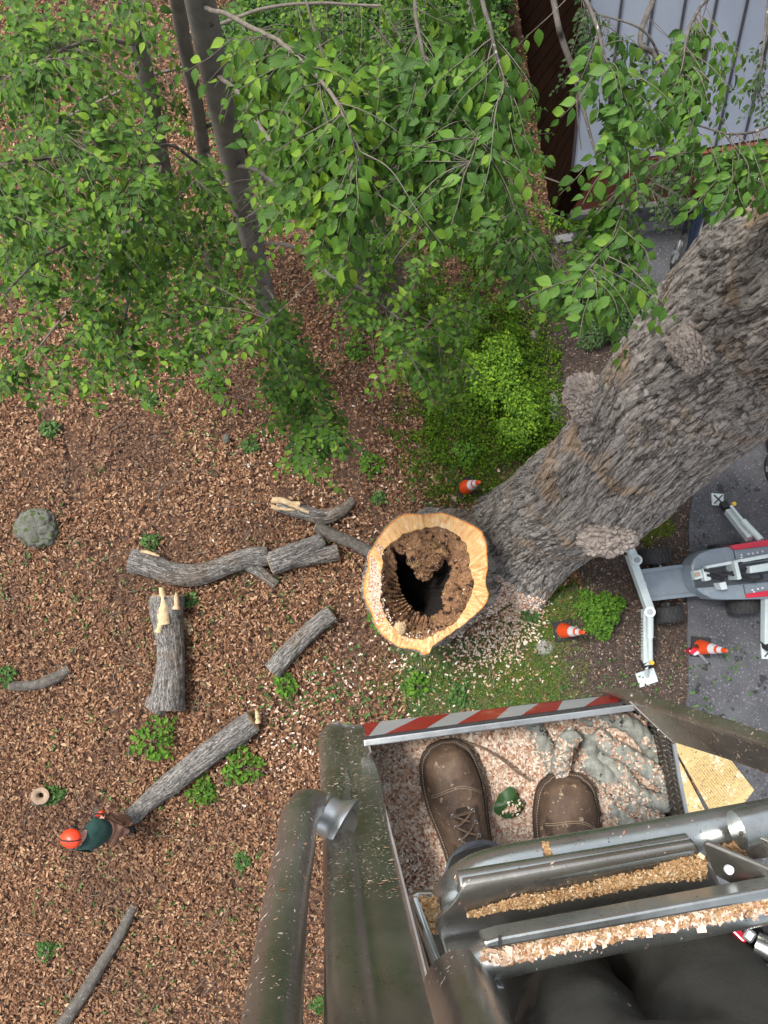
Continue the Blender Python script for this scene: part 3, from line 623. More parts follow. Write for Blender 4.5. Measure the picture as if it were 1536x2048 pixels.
for q, f in enumerate(np.linspace(0, 1, 26)):
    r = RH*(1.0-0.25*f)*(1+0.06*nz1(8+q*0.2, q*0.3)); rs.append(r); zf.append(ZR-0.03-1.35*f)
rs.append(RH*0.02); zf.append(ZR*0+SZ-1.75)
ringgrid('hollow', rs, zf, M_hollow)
# broken rotten lump reaching into the hollow, smaller crumbling lumps and a pale knot
for (px, py, a_, b_, h_, z_, sd, mt) in [(850, 1098, 24, 20, .13, SZ-.14, 1, M_rot), (853, 1124, 25, 20, .16, SZ-.22, 2, M_rot), (848, 1146, 17, 14, .13, SZ-.34, 3, M_rot), (832, 1112, 18, 22, .15, SZ-.17, 11, M_rot), (868, 1118, 17, 20, .14, SZ-.16, 12, M_rot),
                                        (905, 1192, 20, 22, .10, SZ-.09, 4, M_rot), (918, 1204, 16, 18, .10, SZ-.08, 14, M_rot), (884, 1108, 15, 11, .08, SZ-.07, 5, M_rot), (799, 1256, 12, 12, .07, SZ-.06, 6, M_split)]:
    dd = CAM_H-z_; m = blob(P(px, py, z_), a_*dd/FPX, b_*dd/FPX, h_, [0, 0, 1], sd, 0.32, 60, 40, 3.4, tang=[1, 0, 0])
    build('rotten_lump' if mt is M_rot else 'pale_knot', m, mt, stump)
# outer bark, spreading at the foot towards the maple
nv = 150; V = []; CR = []
base_c = P(905, 1160, 0)
for q in range(nv):
    f = q/(nv-1); z = SZ-0.03-(SZ+0.1)*f; cx = SC0[0]+(base_c[0]-SC0[0])*f**1.6; cy = SC0[1]+(base_c[1]-SC0[1])*f**1.6
    fl = 1+0.04*f+np.clip(f-0.6, 0, 1)**1.5*(0.35+0.25*np.sin(TH*4+1)+1.5*np.clip(cth, 0, 1)**2*np.clip(.6-sth, 0, 1))
    r = (RO+0.012)*fl; V.append((np.stack([cx+r*cth, cy+r*sth, 0*r+z], -1), z))
VV = np.array([v[0] for v in V]); q = np.stack([np.broadcast_to(cth, (nv, NT)), np.broadcast_to(sth, (nv, NT)), np.broadcast_to(np.linspace(0, SZ, nv)[:, None], (nv, NT))], -1)
dsp, cr = barkdisp(q, None, None, 4.5, 0.03, 77); dsp = np.maximum(dsp, -0.01); dsp *= np.clip(np.linspace(0, 8, nv), 0.25, 1)[:, None]
VV[..., 0] += dsp*cth; VV[..., 1] += dsp*sth; VV[0] = np.stack([SC0[0]+RO*.992*cth, SC0[1]+RO*.992*sth, 0*RO+SZ-.022], -1)
UVs = np.stack(np.broadcast_arrays((TH*RO.mean())[None], np.linspace(0, SZ, nv)[:, None]), -1).reshape(-1, 2)
i = np.arange(nv-1)[:, None]*NT; j = np.arange(NT)[None]; k = (j+1) % NT; F = np.stack([i+j, i+NT+j, i+NT+k, i+k], -1).reshape(-1, 4)
cr[:6] = np.maximum(cr[:6], .75); m = MB(); m.add(VV.reshape(-1, 3), F, UVs, cr.ravel()+1e-4); build('bark', m, M_bark, stump); stump_bvh = bvh_of(m)

# ================================================================= LOGS AND BRANCHES ON THE GROUND
def log(name, label, cat, segs, k=15, amp=0.011, ends=(M_cutend, M_cutend), bark=M_logbark, lift=0.7, group=None, seed=1, splits=()):
    """segs: list of pixel paths (px, py, width px) - the stem first, forks after"""
    first = segs[0][0]; root = thing(name, label, cat, P(first[0], first[1], 0), group)
    for si, sg in enumerate(segs):
        sg = np.array(sg, float); z = np.array([rad(s[2], 0.1)*lift for s in sg])+0.03; W = P(sg[:, 0], sg[:, 1], z); rr = np.array([rad(s[2], 0.15) for s in sg])
        n = max(24, int(np.hypot(*(sg[-1, :2]-sg[0, :2]))/2.2)); ps = smooth(np.column_stack([W, rr]), n); ps[:, 2] += 0.012*fbm(ps[:, :3]*5, 2); ps[:, 3] *= 1+0.09*fbm(ps[:, :3]*4+seed, 3)
        m, V = bole(name, ps[:, :3], ps[:, 3], 64, n, k, amp, seed+si*5); build('stem' if si == 0 else 'fork', m, bark, root)
        for e, mt in ((0, ends[0]), (-1, ends[1])):
            if mt is None or (si and e == 0): continue
            ring = V[e]; c = ring.mean(0); nn = ps[e, :3]-ps[1 if e == 0 else -2, :3]; nn /= np.linalg.norm(nn)
            mm = MB(); vs = [c+nn*0.006]; fs = []
            nr = 5
            for q in range(1, nr+1):
                for v in ring: vs.append(c+(v-c)*(q/nr*0.985)+nn*0.012*(1 if q < nr else 0)*(1+fbm(v*30+q, 2)))
            N = len(ring); fs += [(0, 1+j, 1+(j+1) % N) for j in range(N)]
            for q in range(nr-1):
                for j in range(N): fs.append((1+q*N+j, 1+(q+1)*N+j, 1+(q+1)*N+(j+1) % N, 1+q*N+(j+1) % N))
            mm.add(vs, fs); build('cut_end', mm, mt, root)
    for (px, py, pl, pw, ang, zz) in splits:          # splinters of pale torn wood
        zz = zz+.075; mm = MB(); c = P(px, py, zz); L = pl*1.1*(CAM_H-zz)/FPX; Wd = pw*1.3*(CAM_H-zz)/FPX; a = R(ang); t = np.array([math.cos(a), math.sin(a), 0]); u = np.array([-t[1], t[0], 0]); n = 16
        top = []; 
        for q in range(n):
            f = q/(n-1); wv = Wd*0.5*(0.75+0.5*vnoise(np.array([f*7, px, 0.])))*(1-0.5*f); off = Wd*0.3*(vnoise(np.array([f*3, py, 1.]))-.5)
            zq = 0.02*vnoise(np.array([f*9, 2, px*1.]))
            top.append([c+t*L*(f-.5)+u*(off-wv)+[0, 0, zq-.03], c+t*L*(f-.5)+u*off+[0, 0, zq+.02], c+t*L*(f-.5)+u*(off+wv)+[0, 0, zq-.04]])
        T3 = np.array(top); B3 = T3.copy(); B3[..., 2] -= 0.12
        V = np.concatenate([T3.reshape(-1, 3), B3.reshape(-1, 3)]); F = []
        for q in range(n-1):
            for j in range(2): a0 = q*3+j; F.append((a0, a0+1, a0+4, a0+3)); b0 = a0+3*n; F.append((b0, b0+3, b0+4, b0+1))
            F.append((q*3, q*3+3, 3*n+q*3+3, 3*n+q*3)); F.append((q*3+2, 3*n+q*3+2, 3*n+q*3+5, q*3+5))
        mm.add(V, F); build('split_wood', mm, M_split, root)
    return root
GL_ = 'logs lying on the leaf litter'
log('branch', 'short curved grey branch with a splintered pale left end, above the hollow stump', 'branch', [[(556, 1008, 26), (600, 1022, 26), (645, 1034, 25), (682, 1022, 21), (706, 1000, 17)]], ends=(M_split, M_cutend), splits=[(572, 1003, 52, 11, -10, .17), (566, 1017, 44, 8, -8, .15), (598, 1016, 40, 8, -24, .17)], group=GL_, seed=2)
log('log', 'long crooked grey log with a thin fork at its right end', 'log', [[(262, 1121, 46), (300, 1130, 44), (345, 1147, 42), (392, 1150, 42), (440, 1136, 38), (490, 1118, 40), (535, 1112, 38)], [(488, 1122, 26), (520, 1144, 20), (552, 1168, 17)]], group=GL_, seed=3, splits=[(300, 1107, 34, 7, -12, .2)])
log('log', 'short forked grey log touching the end of the long crooked log', 'log', [[(540, 1128, 46), (575, 1115, 44), (610, 1100, 40), (645, 1080, 28)], [(592, 1114, 36), (635, 1112, 32), (676, 1104, 28)]], group=GL_, seed=4)
log('branch', 'thin dark branch running behind the left rim of the hollow stump', 'branch', [[(632, 1052, 18), (670, 1072, 22), (705, 1086, 20), (745, 1106, 22)]], group=GL_, seed=5, bark=M_limb)
log('log', 'thickest grey log lying upright in the picture with torn pale wood at its top', 'log', [[(335, 1192, 60), (334, 1230, 58), (340, 1275, 52), (342, 1320, 52), (338, 1370, 58), (333, 1418, 66)], [(335, 1390, 40), (318, 1405, 44), (308, 1418, 40)]], group=GL_, seed=6, ends=(M_split, M_cutend), lift=.8, splits=[(325, 1212, 66, 17, 96, .42), (352, 1202, 30, 9, 86, .42), (322, 1246, 36, 10, 74, .40)])
log('log', 'short straight grey log lying diagonally between the thickest log and the hollow stump', 'log', [[(545, 1342, 34), (580, 1302, 34), (620, 1262, 32), (664, 1226, 32)]], group=GL_, seed=7)
log('log', 'long grey log leading down to the crouching worker in the orange helmet', 'log', [[(506, 1442, 42), (465, 1472, 44), (410, 1512, 42), (350, 1560, 40), (300, 1600, 32), (262, 1634, 28)]], group=GL_, seed=8, splits=[(513, 1432, 26, 8, 96, .25)], ends=(M_split, M_cutend))
log('pole', 'thin mottled pole lying alone at the bottom left of the picture', 'pole', [[(268, 1812, 14), (238, 1872, 17), (205, 1925, 19), (165, 1990, 21), (110, 2070, 23), (80, 2120, 24)]], group=GL_, seed=9, amp=.006, bark=M_limb)
log('branch', 'faded mossy branch half sunk in the litter below the mossy boulder', 'branch', [[(20, 1372, 16), (70, 1370, 20), (110, 1356, 20), (138, 1338, 16)]], group=GL_, seed=10, lift=.1, bark=M_limb)
log('log', 'decaying brown log glimpsed under the beech leaves beside the second trunk', 'log', [[(205, 470, 18), (260, 466, 24), (330, 455, 22)]], group=GL_, seed=11, bark=M_limb)
m, V = bole('x', smooth(np.column_stack([P(np.array([80., 80.]), np.array([1596., 1592.]), np.array([-.05, .22])), [.13, .12]]), 14)[:, :3], np.full(14, .12), 48, 14, 7, .01, 21)
st = thing('small_stump', 'small sawn stump with a dark hollow centre near the left edge of the picture', 'stump', P(80, 1594, 0)); build('bark', m, M_logbark, st)
ring = V[-1]; c = ring.mean(0); mm = MB(); N = len(ring)
vs = [*(c+(v-c)*.99 for v in ring), *(c+(v-c)*.42+[0, 0, .01] for v in ring), *(c+(v-c)*.3-[0, 0, .08] for v in ring)]; mm.add(vs, [(q*N+j, q*N+(j+1) % N, (q+1)*N+(j+1) % N, (q+1)*N+j) for q in range(2) for j in range(N)]); build('sawn_top', mm, M_cutend, st)
mm = MB(); mm.add([c+(v-c)*.31-[0, 0, .07] for v in ring], [tuple(range(N))]); build('hollow', mm, M_hollow, st)

def rock(name, label, px, py, w_, h_, hz, seed, mat=M_rock, z=0.0):
    dd = CAM_H; m = blob(P(px, py, z), w_*dd/FPX/2, h_*dd/FPX/2, hz, [0, 0, 1], seed, 0.15, 60, 40, 2.0, tang=[1, 0, 0]); o = build(name, m, mat, org=P(px, py, 0)); return tag(o, label, 'rock', 'stones among the leaves')
rock('boulder', 'large mossy green boulder at the left edge among leaf litter', 78, 1058, 84, 80, .22, 1)
rock('rock', 'flat grey stone beside the cone near the round green shrub', 1088, 1294, 36, 34, .06, 2, M_stone)
rock('rock', 'small grey stone alone in the leaf litter above the logs', 453, 878, 17, 20, .08, 3)
rock('rock', 'pale lichened rock between the trunks at the upper left corner', 98, 92, 62, 30, .15, 4, M_stone)
rock('rock', 'pale flat stone on dark mulch beside the bright ground cover', 1066, 670, 28, 18, .05, 5, M_stone)
rock('rock', 'long edging stone between bright ground cover and dark mulch', 1104, 812, 28, 60, .08, 6, M_stone)
rock('rock', 'grey stone partly hidden by the leaves of the first beech', 432, 365, 34, 26, .10, 7, M_stone)
rock('rock', 'whitish rock showing right of the first beech trunk', 565, 362, 30, 22, .10, 8, M_stone)
rock('rock', 'pale rock in the gap above the feathery pine sapling', 700, 262, 24, 30, .10, 9, M_stone)

# bark slabs dropped round the stump
for k, (px, py, l_, w_, a_, lb) in enumerate([(871, 961, 30, 11, -60, 'orange bark slab left of the cone on the verge'), (905, 992, 34, 9, -58, 'pale bark slab just below left of the cone'), (989, 989, 14, 8, 20, 'small pale wood piece right of the cone near the maple'), (376, 1252, 32, 14, -70, 'orange torn bark piece beside the thickest log'), (646, 937, 16, 6, 20, 'small pale splinter in the litter under the leafy spray')]):
    c = P(px, py, 0.05); L = l_*CAM_H/FPX; W2 = w_*CAM_H/FPX; a = R(a_); t = np.array([math.cos(a), math.sin(a), 0]); u = np.array([-t[1], t[0], 0]); top = []
    for q in range(14):
        b_ = 2*math.pi*q/14; r_ = 1+0.25*math.sin(q*2.3+k); top.append(c+t*L/2*math.cos(b_)*r_+u*W2/2*math.sin(b_)*r_+[0, 0, 0.015*math.sin(q)])
    m = MB(); m.prism(top, [0, 0, -.03]); tag(build('bark_slab', m, M_cutend if k != 3 else M_split, org=c, sm=False), lb, 'bark', 'wood scraps on the ground')

# ================================================================= CONES
def cone(label, px, py, flat_=False):
    t = thing('traffic_cone', label, 'traffic cone', (0, 0, 0), 'orange and white traffic cones'); H = 0.9
    m = MB(); m.box((0, 0, .02), (.34, .34, .04)); build('base', m, M_black, t, bevel=.008, sm=False)
    prof = [(0.04, .128), (.30, .097), (.301, .097), (.45, .080), (.50, .074), (.62, .060), (.66, .055), (.80, .039), (.88, .030), (.90, .024)]
    rr_ = lambda z: np.interp(z, [p[0] for p in prof], [p[1] for p in prof])
    def band(nm, z0, z1, mt, ex=0.0, cap=False):
        zs = np.linspace(z0, z1, 6); m = MB(); m.tube([(0, 0, z) for z in zs], [rr_(z)+ex for z in zs], 28, cap=cap); build(nm, m, mt, t)
    band('cone_body', .035, .90, M_orange, 0, True); band('reflective_collar', .42, .60, M_cwhite, .003); band('reflective_collar', .67, .79, M_cwhite, .003)
    return t
def copy_thing(t, name, label):
    o = t.copy(); COL.objects.link(o); o['label'] = label; o.name = name
    for c in t.children:
        d = c.copy(); COL.objects.link(d); d.parent = o
        for e in c.children:
            f = e.copy(); COL.objects.link(f); f.parent = d
    return o
c1 = cone('orange traffic cone on the verge between hollow stump and bright ground cover', 0, 0); c1.location = P(931, 975, 0.02); c1.rotation_euler = (R(4), R(3), R(25))
c2 = copy_thing(c1, 'traffic_cone', 'orange traffic cone on the mulch below the round green shrub'); c2.location = P(1126, 1261, 0.03); c2.rotation_euler = (0, R(4), R(10))
c3 = copy_thing(c1, 'traffic_cone', 'orange traffic cone standing on the asphalt right of the outrigger'); c3.location = P(1400, 1294, 0.06); c3.rotation_euler = (0, 0, R(-6))
sg = thing('chainsaw', 'small red and white chainsaw lying on asphalt beside the cone', 'chainsaw', P(1388, 1302, .06))
m = MB(); m.prism(P(np.array([1378, 1390, 1396, 1384.]), np.array([1302, 1293, 1302, 1310.]), .24), .08); build('engine', m, M_mred, sg, bevel=.02, sm=False)
m = MB(); m.prism(P(np.array([1386, 1399, 1402, 1390.]), np.array([1302, 1299, 1306, 1312.]), .18), .07); build('cover', m, M_cwhite, sg, bevel=.015, sm=False)
m = MB(); m.tube([P(1380, 1298, .2), P(1384, 1292, .33), P(1394, 1290, .33), P(1397, 1297, .2)], .014, 8); build('handle', m, M_black, sg)
m = MB(); m.prism(P(np.array([1394, 1398, 1418, 1414.]), np.array([1307, 1303, 1325, 1328.]), .12), .11); build('guide_bar', m, M_alu, sg, sm=False)

# ================================================================= THE LIFT'S WHEELED BASE
lift = thing('aerial_lift_base', 'blue grey wheeled lift chassis with pale outriggers and red trim on the drive', 'lift', P(1420, 1160, 0))
def pr(nm, pts, z1, z0, mat, bev=0.01, par=lift, label=None):
    a = np.array(pts, float); m = MB(); m.prism(P(a[:, 0], a[:, 1], z1), z0); return build(nm, m, mat, par, sm=False, bevel=bev, label=label)
def box_tube(m, a, b, w_, h_):
    a, b = np.array(a, float), np.array(b, float); t = b-a; t /= np.linalg.norm(t); u = np.cross([0, 0, 1], t)
    u = u/np.linalg.norm(u) if np.linalg.norm(u) > 1e-3 else np.array([1.0, 0, 0]); v = np.cross(t, u)
    q = [u*w_/2+v*h_/2, -u*w_/2+v*h_/2, -u*w_/2-v*h_/2, u*w_/2-v*h_/2]; m.hexa([a+x for x in q]+[b+x for x in q]); return m
pr('chassis_deck', [(1281, 1139), (1402, 1124), (1412, 1190), (1298, 1203)], .50, .34, M_mach, .012)
pr('deck_rail', [(1281, 1139), (1402, 1124), (1403, 1131), (1282, 1148)], .53, .505, M_mach)
pr('deck_rail', [(1297, 1195), (1411, 1182), (1412, 1190), (1298, 1203)], .53, .505, M_mach)
pr('deck_plate', [(1288, 1165), (1292, 1164), (1294, 1174), (1290, 1175)], .515, .502, M_cwhite, 0)
cw = [(1383, 1150), (1383, 1130), (1388, 1118), (1400, 1107), (1420, 1099), (1450, 1094), (1536, 1083), (1800, 1050), (1812, 1160), (1536, 1198), (1450, 1200), (1425, 1198), (1403, 1186), (1390, 1172)]
pr('cowling', cw, .86, .45, M_mach, .035)
pr('cowling_centre', [(1386, 1142), (1536, 1122), (1800, 1088), (1804, 1130), (1536, 1164), (1392, 1176)], .90, .865, M_machd, .01)
pr('red_trim', [(1460, 1091), (1536, 1079), (1800, 1040), (1800, 1052), (1536, 1092), (1468, 1100)], .90, .60, M_mred, .01)
pr('red_trim', [(1492, 1188), (1536, 1181), (1812, 1146), (1812, 1162), (1536, 1193), (1494, 1196)], .90, .60, M_mred, .01)
pr('panel_seam', [(1466, 1100), (1468, 1100), (1472, 1118), (1470, 1118)], .865, .85, M_machd, 0); pr('panel_seam', [(1486, 1170), (1488, 1170), (1492, 1190), (1490, 1190)], .865, .85, M_machd, 0)
pr('control_box', [(1387, 1142), (1403, 1139), (1407, 1156), (1391, 1160)], 1.02, .90, M_mint, .01); pr('valve_block', [(1390, 1146), (1399, 1144), (1401, 1151), (1392, 1154)], 1.05, 1.02, M_cutend, .005)
pr('mast_foot', [(1405, 1138), (1418, 1135), (1424, 1160), (1411, 1163)], 1.05, .90, M_mint, .02)
pr('mast_bracket', [(1438, 1166), (1452, 1163), (1456, 1178), (1444, 1180)], 1.1, .90, M_mint, .01)
pr('mast_bracket', [(1468, 1122), (1475, 1121), (1484, 1158), (1476, 1160)], 1.2, .90, M_mint, .01)
pr('mast_rail', [(1412, 1132), (1536, 1108), (1800, 1060), (1800, 1066), (1536, 1116), (1413, 1137)], 1.1, 1.0, M_mint, .006)
pr('mast_arm', [(1500, 1132), (1536, 1126), (1800, 1080), (1803, 1096), (1536, 1142), (1501, 1147)], 1.15, 1.0, M_mint, .02)
for k, pts in enumerate([[(1408, 1140), (1430, 1144), (1448, 1150), (1476, 1140), (1500, 1136), (1530, 1126)], [(1445, 1140), (1468, 1150), (1500, 1160), (1524, 1156), (1520, 1146)], [(1470, 1130), (1490, 1122), (1520, 1118), (1560, 1110)], [(1415, 1150), (1440, 1156), (1452, 1166)], [(1460, 1148), (1490, 1152), (1512, 1164)]]):
    a = smooth([[*P(x, y, 1.06+.05*math.sin(q+k))] for q, (x, y) in enumerate(pts)], 26); m = MB(); m.tube(a, .022, 8); build('hydraulic_hose', m, M_black, lift)
for x, y in [(1482, 1110), (1482, 1115), (1496, 1108), (1505, 1107), (1514, 1105), (1524, 1103), (1504, 1180), (1507, 1184), (1515, 1178), (1524, 1176)]:
    m = MB(); p = P(x, y, .86); m.tube([p, p+[0, 0, .02]], .016, 8); build('bolt', m, M_cwhite, lift)
def wheel(cx, cy, yaw, rr_=.26, wd=.27):
    c = P(cx, cy, rr_+.05); ax = np.array([-math.sin(yaw), math.cos(yaw), 0]); fw = np.array([math.cos(yaw), math.sin(yaw), 0])
    n = 40; prof = [(-.5, .58), (-.5, .80), (-.42, .95), (-.30, .985), (0, 1.0), (.30, .985), (.42, .95), (.5, .80), (.5, .58)]; m = MB(); V = []
    for q in range(n):
        a = 2*math.pi*q/n
        for (o_, r_) in prof: V.append(c+ax*wd*o_+rr_*r_*(fw*math.cos(a)+np.array([0, 0, 1])*math.sin(a)))
    k = len(prof); F = [(q*k+j, q*k+j+1, ((q+1) % n)*k+j+1, ((q+1) % n)*k+j) for q in range(n) for j in range(k-1)]; m.add(V, F); t = build('tyre', m, M_tyre, lift)
    m = MB(); nl = 22
    for q in range(nl):                                # chevron lugs
        for sgn in (-1, 1):
            cs = []
            for rr2 in (.985, 1.05):
                for (o0, da) in ((0.02, 0.0), (.46, -.16), (.46, -.05), (0.02, .11)):
                    a = 2*math.pi*(q+.5*(sgn > 0))/nl+da; cs.append(c+ax*wd*o0*sgn+rr_*rr2*(1-.04*(o0 > .4))*(fw*math.cos(a)+np.array([0, 0, 1])*math.sin(a)))
            m.hexa(cs)
    lug = build('tread', m, M_black, lift, sm=False); lug['kind'] = 'stuff'
    m = MB(); m.tube([c-ax*wd*.46, c-ax*wd*.3, c+ax*wd*.3, c+ax*wd*.46], [rr_*.60, rr_*.50, rr_*.50, rr_*.60], 24); build('rim', m, M_mach, lift)
yw = R(7)
for (x, y) in [(1307, 1112), (1335, 1228), (1450, 1102), (1486, 1211)]: wheel(x, y, yw)
for a, b in (((1307, 1118), (1312, 1138)), ((1330, 1222), (1326, 1205))):
    m = MB(); box_tube(m, P(*a, .3), P(*b, .36), .10, .08); build('axle', m, M_black, lift)
    m = MB(); m.tube([P(a[0]+9, a[1], .36), P(b[0]+9, b[1], .40)], .03, 10); build('steering_ram', m, M_alu, lift)
# front cross beam with its two legs
m = MB(); box_tube(m, P(1259, 1108, .62), P(1301, 1226, .62), .13, .16); build('cross_beam', m, M_mint, lift, sm=False, bevel=.015)
m = MB(); m.tube([P(1259, 1096, .72), P(1274, 1126, .70)], .075, 16); build('leg_ram', m, M_mint, lift)
m = MB(); box_tube(m, P(1292, 1220, .62), P(1292, 1328, .30), .13, .12); build('outrigger_leg', m, M_mint, lift, sm=False, bevel=.012)
m = MB(); m.tube([P(1300, 1226, .78), P(1300, 1275, .62)], .055, 16); m.tube([P(1300, 1275, .62), P(1301, 1325, .40)], .042, 14); build('leg_ram', m, M_mint, lift)
for x, y in ((1274, 1120), (1300, 1224)):
    m = MB(); m.tube([P(x, y, .60), P(x, y, .84)], .085, 18); build('pivot', m, M_mint, lift)
    m = MB(); m.tube([P(x, y, .84), P(x, y, .86)], .05, 14); build('pivot_cap', m, M_mach, lift)
m = MB(); box_tube(m, P(1289, 1322, .34), P(1291, 1334, .24), .10, .10); build('leg_knuckle', m, M_black, lift, sm=False)
m = MB(); m.tube([P(1292, 1334, .30), P(1294, 1352, .05)], .035, 12); build('foot_stem', m, M_mint, lift)
m = MB(); p = P(1293, 1355, .03); box_tube(m, p+[-.16, -.05, 0], p+[.16, .05, 0], .24, .03); build('foot_plate', m, M_mint, lift, sm=False)
m = MB(); p = P(1302, 1325, .46); m.tube([p, p+[0, 0, .05]], .035, 14); build('marker_lamp', m, M_yel, lift)
# outrigger legs on the asphalt side
m = MB(); box_tube(m, P(1456, 1022, .28), P(1500, 1078, .72), .12, .12); build('outrigger_leg', m, M_mint, lift, sm=False, bevel=.012)
m = MB(); m.tube([P(1462, 1012, .42), P(1486, 1042, .62)], .026, 12); m.tube([P(1486, 1042, .62), P(1522, 1080, .86)], .055, 16); build('leg_ram', m, M_mint, lift)
m = MB(); box_tube(m, P(1445, 1006, .20), P(1454, 1018, .28), .12, .10); build('leg_knuckle', m, M_black, lift, sm=False)
def foot(x, y, s):
    c = P(x, y, .055); m = MB(); h = s/2; q = [c+[-h, -h, 0], c+[h*.9, -h*1.1, 0], c+[h, h*.9, 0], c+[-h*1.05, h, 0]]; m.prism([v+[0, 0, .04] for v in q], c[2]); build('foot_plate', m, M_mint, lift, sm=False, bevel=.006)
    for a in (45, 135):
        m = MB(); d_ = np.array([math.cos(R(a)), math.sin(R(a)), 0])*h*1.0; box_tube(m, c-d_+[0, 0, .05], c+d_+[0, 0, .05], .02, .02); build('foot_rib', m, M_machd, lift, sm=False)
foot(1434, 999, .21); foot(1536, 1302, .26)
m = MB(); p = P(1466, 1008, .40); m.tube([p, p+[0, 0, .05]], .035, 12); build('marker_lamp', m, M_yel, lift)
m = MB(); box_tube(m, P(1533, 1192, .72), P(1532, 1284, .30), .13, .13); build('outrigger_leg', m, M_mint, lift, sm=False, bevel=.012)
m = MB(); box_tube(m, P(1532, 1280, .32), P(1534, 1296, .2), .11, .11); build('leg_knuckle', m, M_black, lift, sm=False)
for k in range(14):
    f = k/13; m = MB(); p = P(1284+f*2, 1238+f*80, .58-.26*f); m.box(p, (.03, .02, .03)); build('leg_notch', m, M_machd, lift, sm=False)

# ================================================================= CARS (mostly hidden) AND A HAND TRUCK
def car(name, label, nose, tail, wid, zroof, paint, wheels, z0=.06):
    """nose/tail: ground pixels of the two ends of the middle line"""
    a, b = P(*nose, 0), P(*tail, 0); t = b-a; L = np.linalg.norm(t); t /= L; u = np.array([-t[1], t[0], 0]); root = thing(name, label, 'car', (a+b)/2*[1, 1, 0])
    prof = [(0.0, .45, .86), (.03, .66, .92), (.10, .78, .97), (.27, .88, 1.0), (.60, .95, 1.0), (.85, .92, .98), (.95, .84, .93), (1.0, .55, .86)]
    m = MB(); V = []
    nx = 9; ss = np.linspace(-1, 1, nx)
    P5 = smooth(prof, 30)
    for (f, h, ww) in P5:
        row = [a+t*L*f+u*(-wid/2*ww*.97)+[0, 0, .22+z0]]
        for s_ in ss: row.append(a+t*L*f+u*(wid/2*ww*s_)+[0, 0, z0+h-.13*abs(s_)**3.5])
        row.append(a+t*L*f+u*(wid/2*ww*.97)+[0, 0, .22+z0]); V += row
    k = nx+2; n = len(P5); F = [(q*k+j, q*k+j+1, (q+1)*k+j+1, (q+1)*k+j) for q in range(n-1) for j in range(k-1)]+[tuple(range(k)), tuple((n-1)*k+j for j in range(k-1, -1, -1))]+[(q*k, (q+1)*k, (q+1)*k+k-1, q*k+k-1) for q in range(n-1)]
    m.add(V, F); build('body', m, paint, root)
    m = MB(); cab = []
    for (f, h, ww) in [(.27, .86, .88), (.40, zroof-.02, .74), (.50, zroof, .74), (.74, zroof, .72), (.82, zroof-.06, .72), (.93, .90, .84)]: cab += [a+t*L*f+u*(-wid/2*ww)+[0, 0, z0+h], a+t*L*f+u*(wid/2*ww)+[0, 0, z0+h]]
    F = [(2*q, 2*q+1, 2*q+3, 2*q+2) for q in range(5)]; nb_ = len(cab); cab += [v*[1, 1, 0]+[0, 0, z0+.80] for v in cab]; F += [(2*q, 2*q+2, nb_+2*q+2, nb_+2*q) for q in range(5)]+[(2*q+1, nb_+2*q+1, nb_+2*q+3, 2*q+3) for q in range(5)]
    m.add(cab, F); build('windows', m, M_glass, root, sm=False)
    m = MB(); q = [a+t*L*f+u*(wid/2*s_*.72)+[0, 0, z0+zroof+.002] for f, s_ in ((.42, -1), (.42, 1), (.76, 1), (.76, -1))]; m.prism([v+[0, 0, .03] for v in q], [0, 0, -.04]); build('roof', m, paint, root, bevel=.02, sm=False)
    for f, s_ in wheels:
        c = a+t*L*f+u*wid/2*s_*1.01+[0, 0, .31+z0]; ax = u*s_
        m = MB(); m.tube([c-ax*.2, c-ax*.18, c+ax*.0, c+ax*.02], [.24, .31, .31, .225], 36); wq = build('wheel', m, M_tyre, root)
        m = MB(); m.tube([c+ax*.005, c+ax*.022], [.225, .21], 30); build('rim', m, M_machd, root)
        for k_ in range(5):
            an = 2*math.pi*k_/5; d_ = t*math.cos(an)+np.array([0, 0, 1])*math.sin(an); e_ = np.cross(ax, d_); m = MB(); o_ = c+ax*.03
            m.hexa([o_+d_*.03-e_*.03-ax*.01, o_+d_*.03+e_*.03-ax*.01, o_+d_*.20+e_*.05-ax*.01, o_+d_*.20-e_*.05-ax*.01, o_+d_*.03-e_*.03+ax*.01, o_+d_*.03+e_*.03+ax*.01, o_+d_*.20+e_*.05+ax*.01, o_+d_*.20-e_*.05+ax*.01]); build('spoke', m, M_rim, root, sm=False)
        m = MB(); m.tube([c-ax*.01+t*.30+[0, 0, .10], c+t*.2-ax*.01+[0, 0, .27], c-ax*.01+[0, 0, .33], c-t*.2-ax*.01+[0, 0, .27], c-t*.30-ax*.01+[0, 0, .10]], .018, 8); build('wheel_arch', m, M_black, root)
    return root
car('car', 'dark navy car partly hidden behind the top of the leaning maple trunk', (1372, 575), (1404, 430), 0.80, 1.05, M_car, [(.28, 1), (.28, -1)])
car('car', 'black car with alloy wheel at the right edge below the maple trunk', (1606, 1012), (1530, 700), 1.15, 1.10, M_car2, [(.24, 1), (.8, 1)])
ht = thing('hand_truck', 'small blue hand truck with one pale rimmed wheel on the asphalt near the house', 'hand truck', P(1245, 555, .06))
for k, (x, y) in enumerate([(1245, 553), (1262, 543)]):
    c = P(x, y, .18); m = MB(); ax = np.array([-.25, -.97, .0]) if k == 0 else np.array([.25, .97, 0]); m.tube([c-ax*.04, c-ax*.03, c+ax*.03, c+ax*.04], [.07, .10, .10, .07], 24); build('wheel', m, M_black, ht)
    m = MB(); m.tube([c+ax*.03, c+ax*.048], [.068, .05], 20); build('rim', m, M_cwhite, ht)
m = MB(); m.tube([P(1241, 545, .2), P(1240, 535, .42), P(1243, 528, .5)], .035, 10); build('handle', m, M_blue, ht)
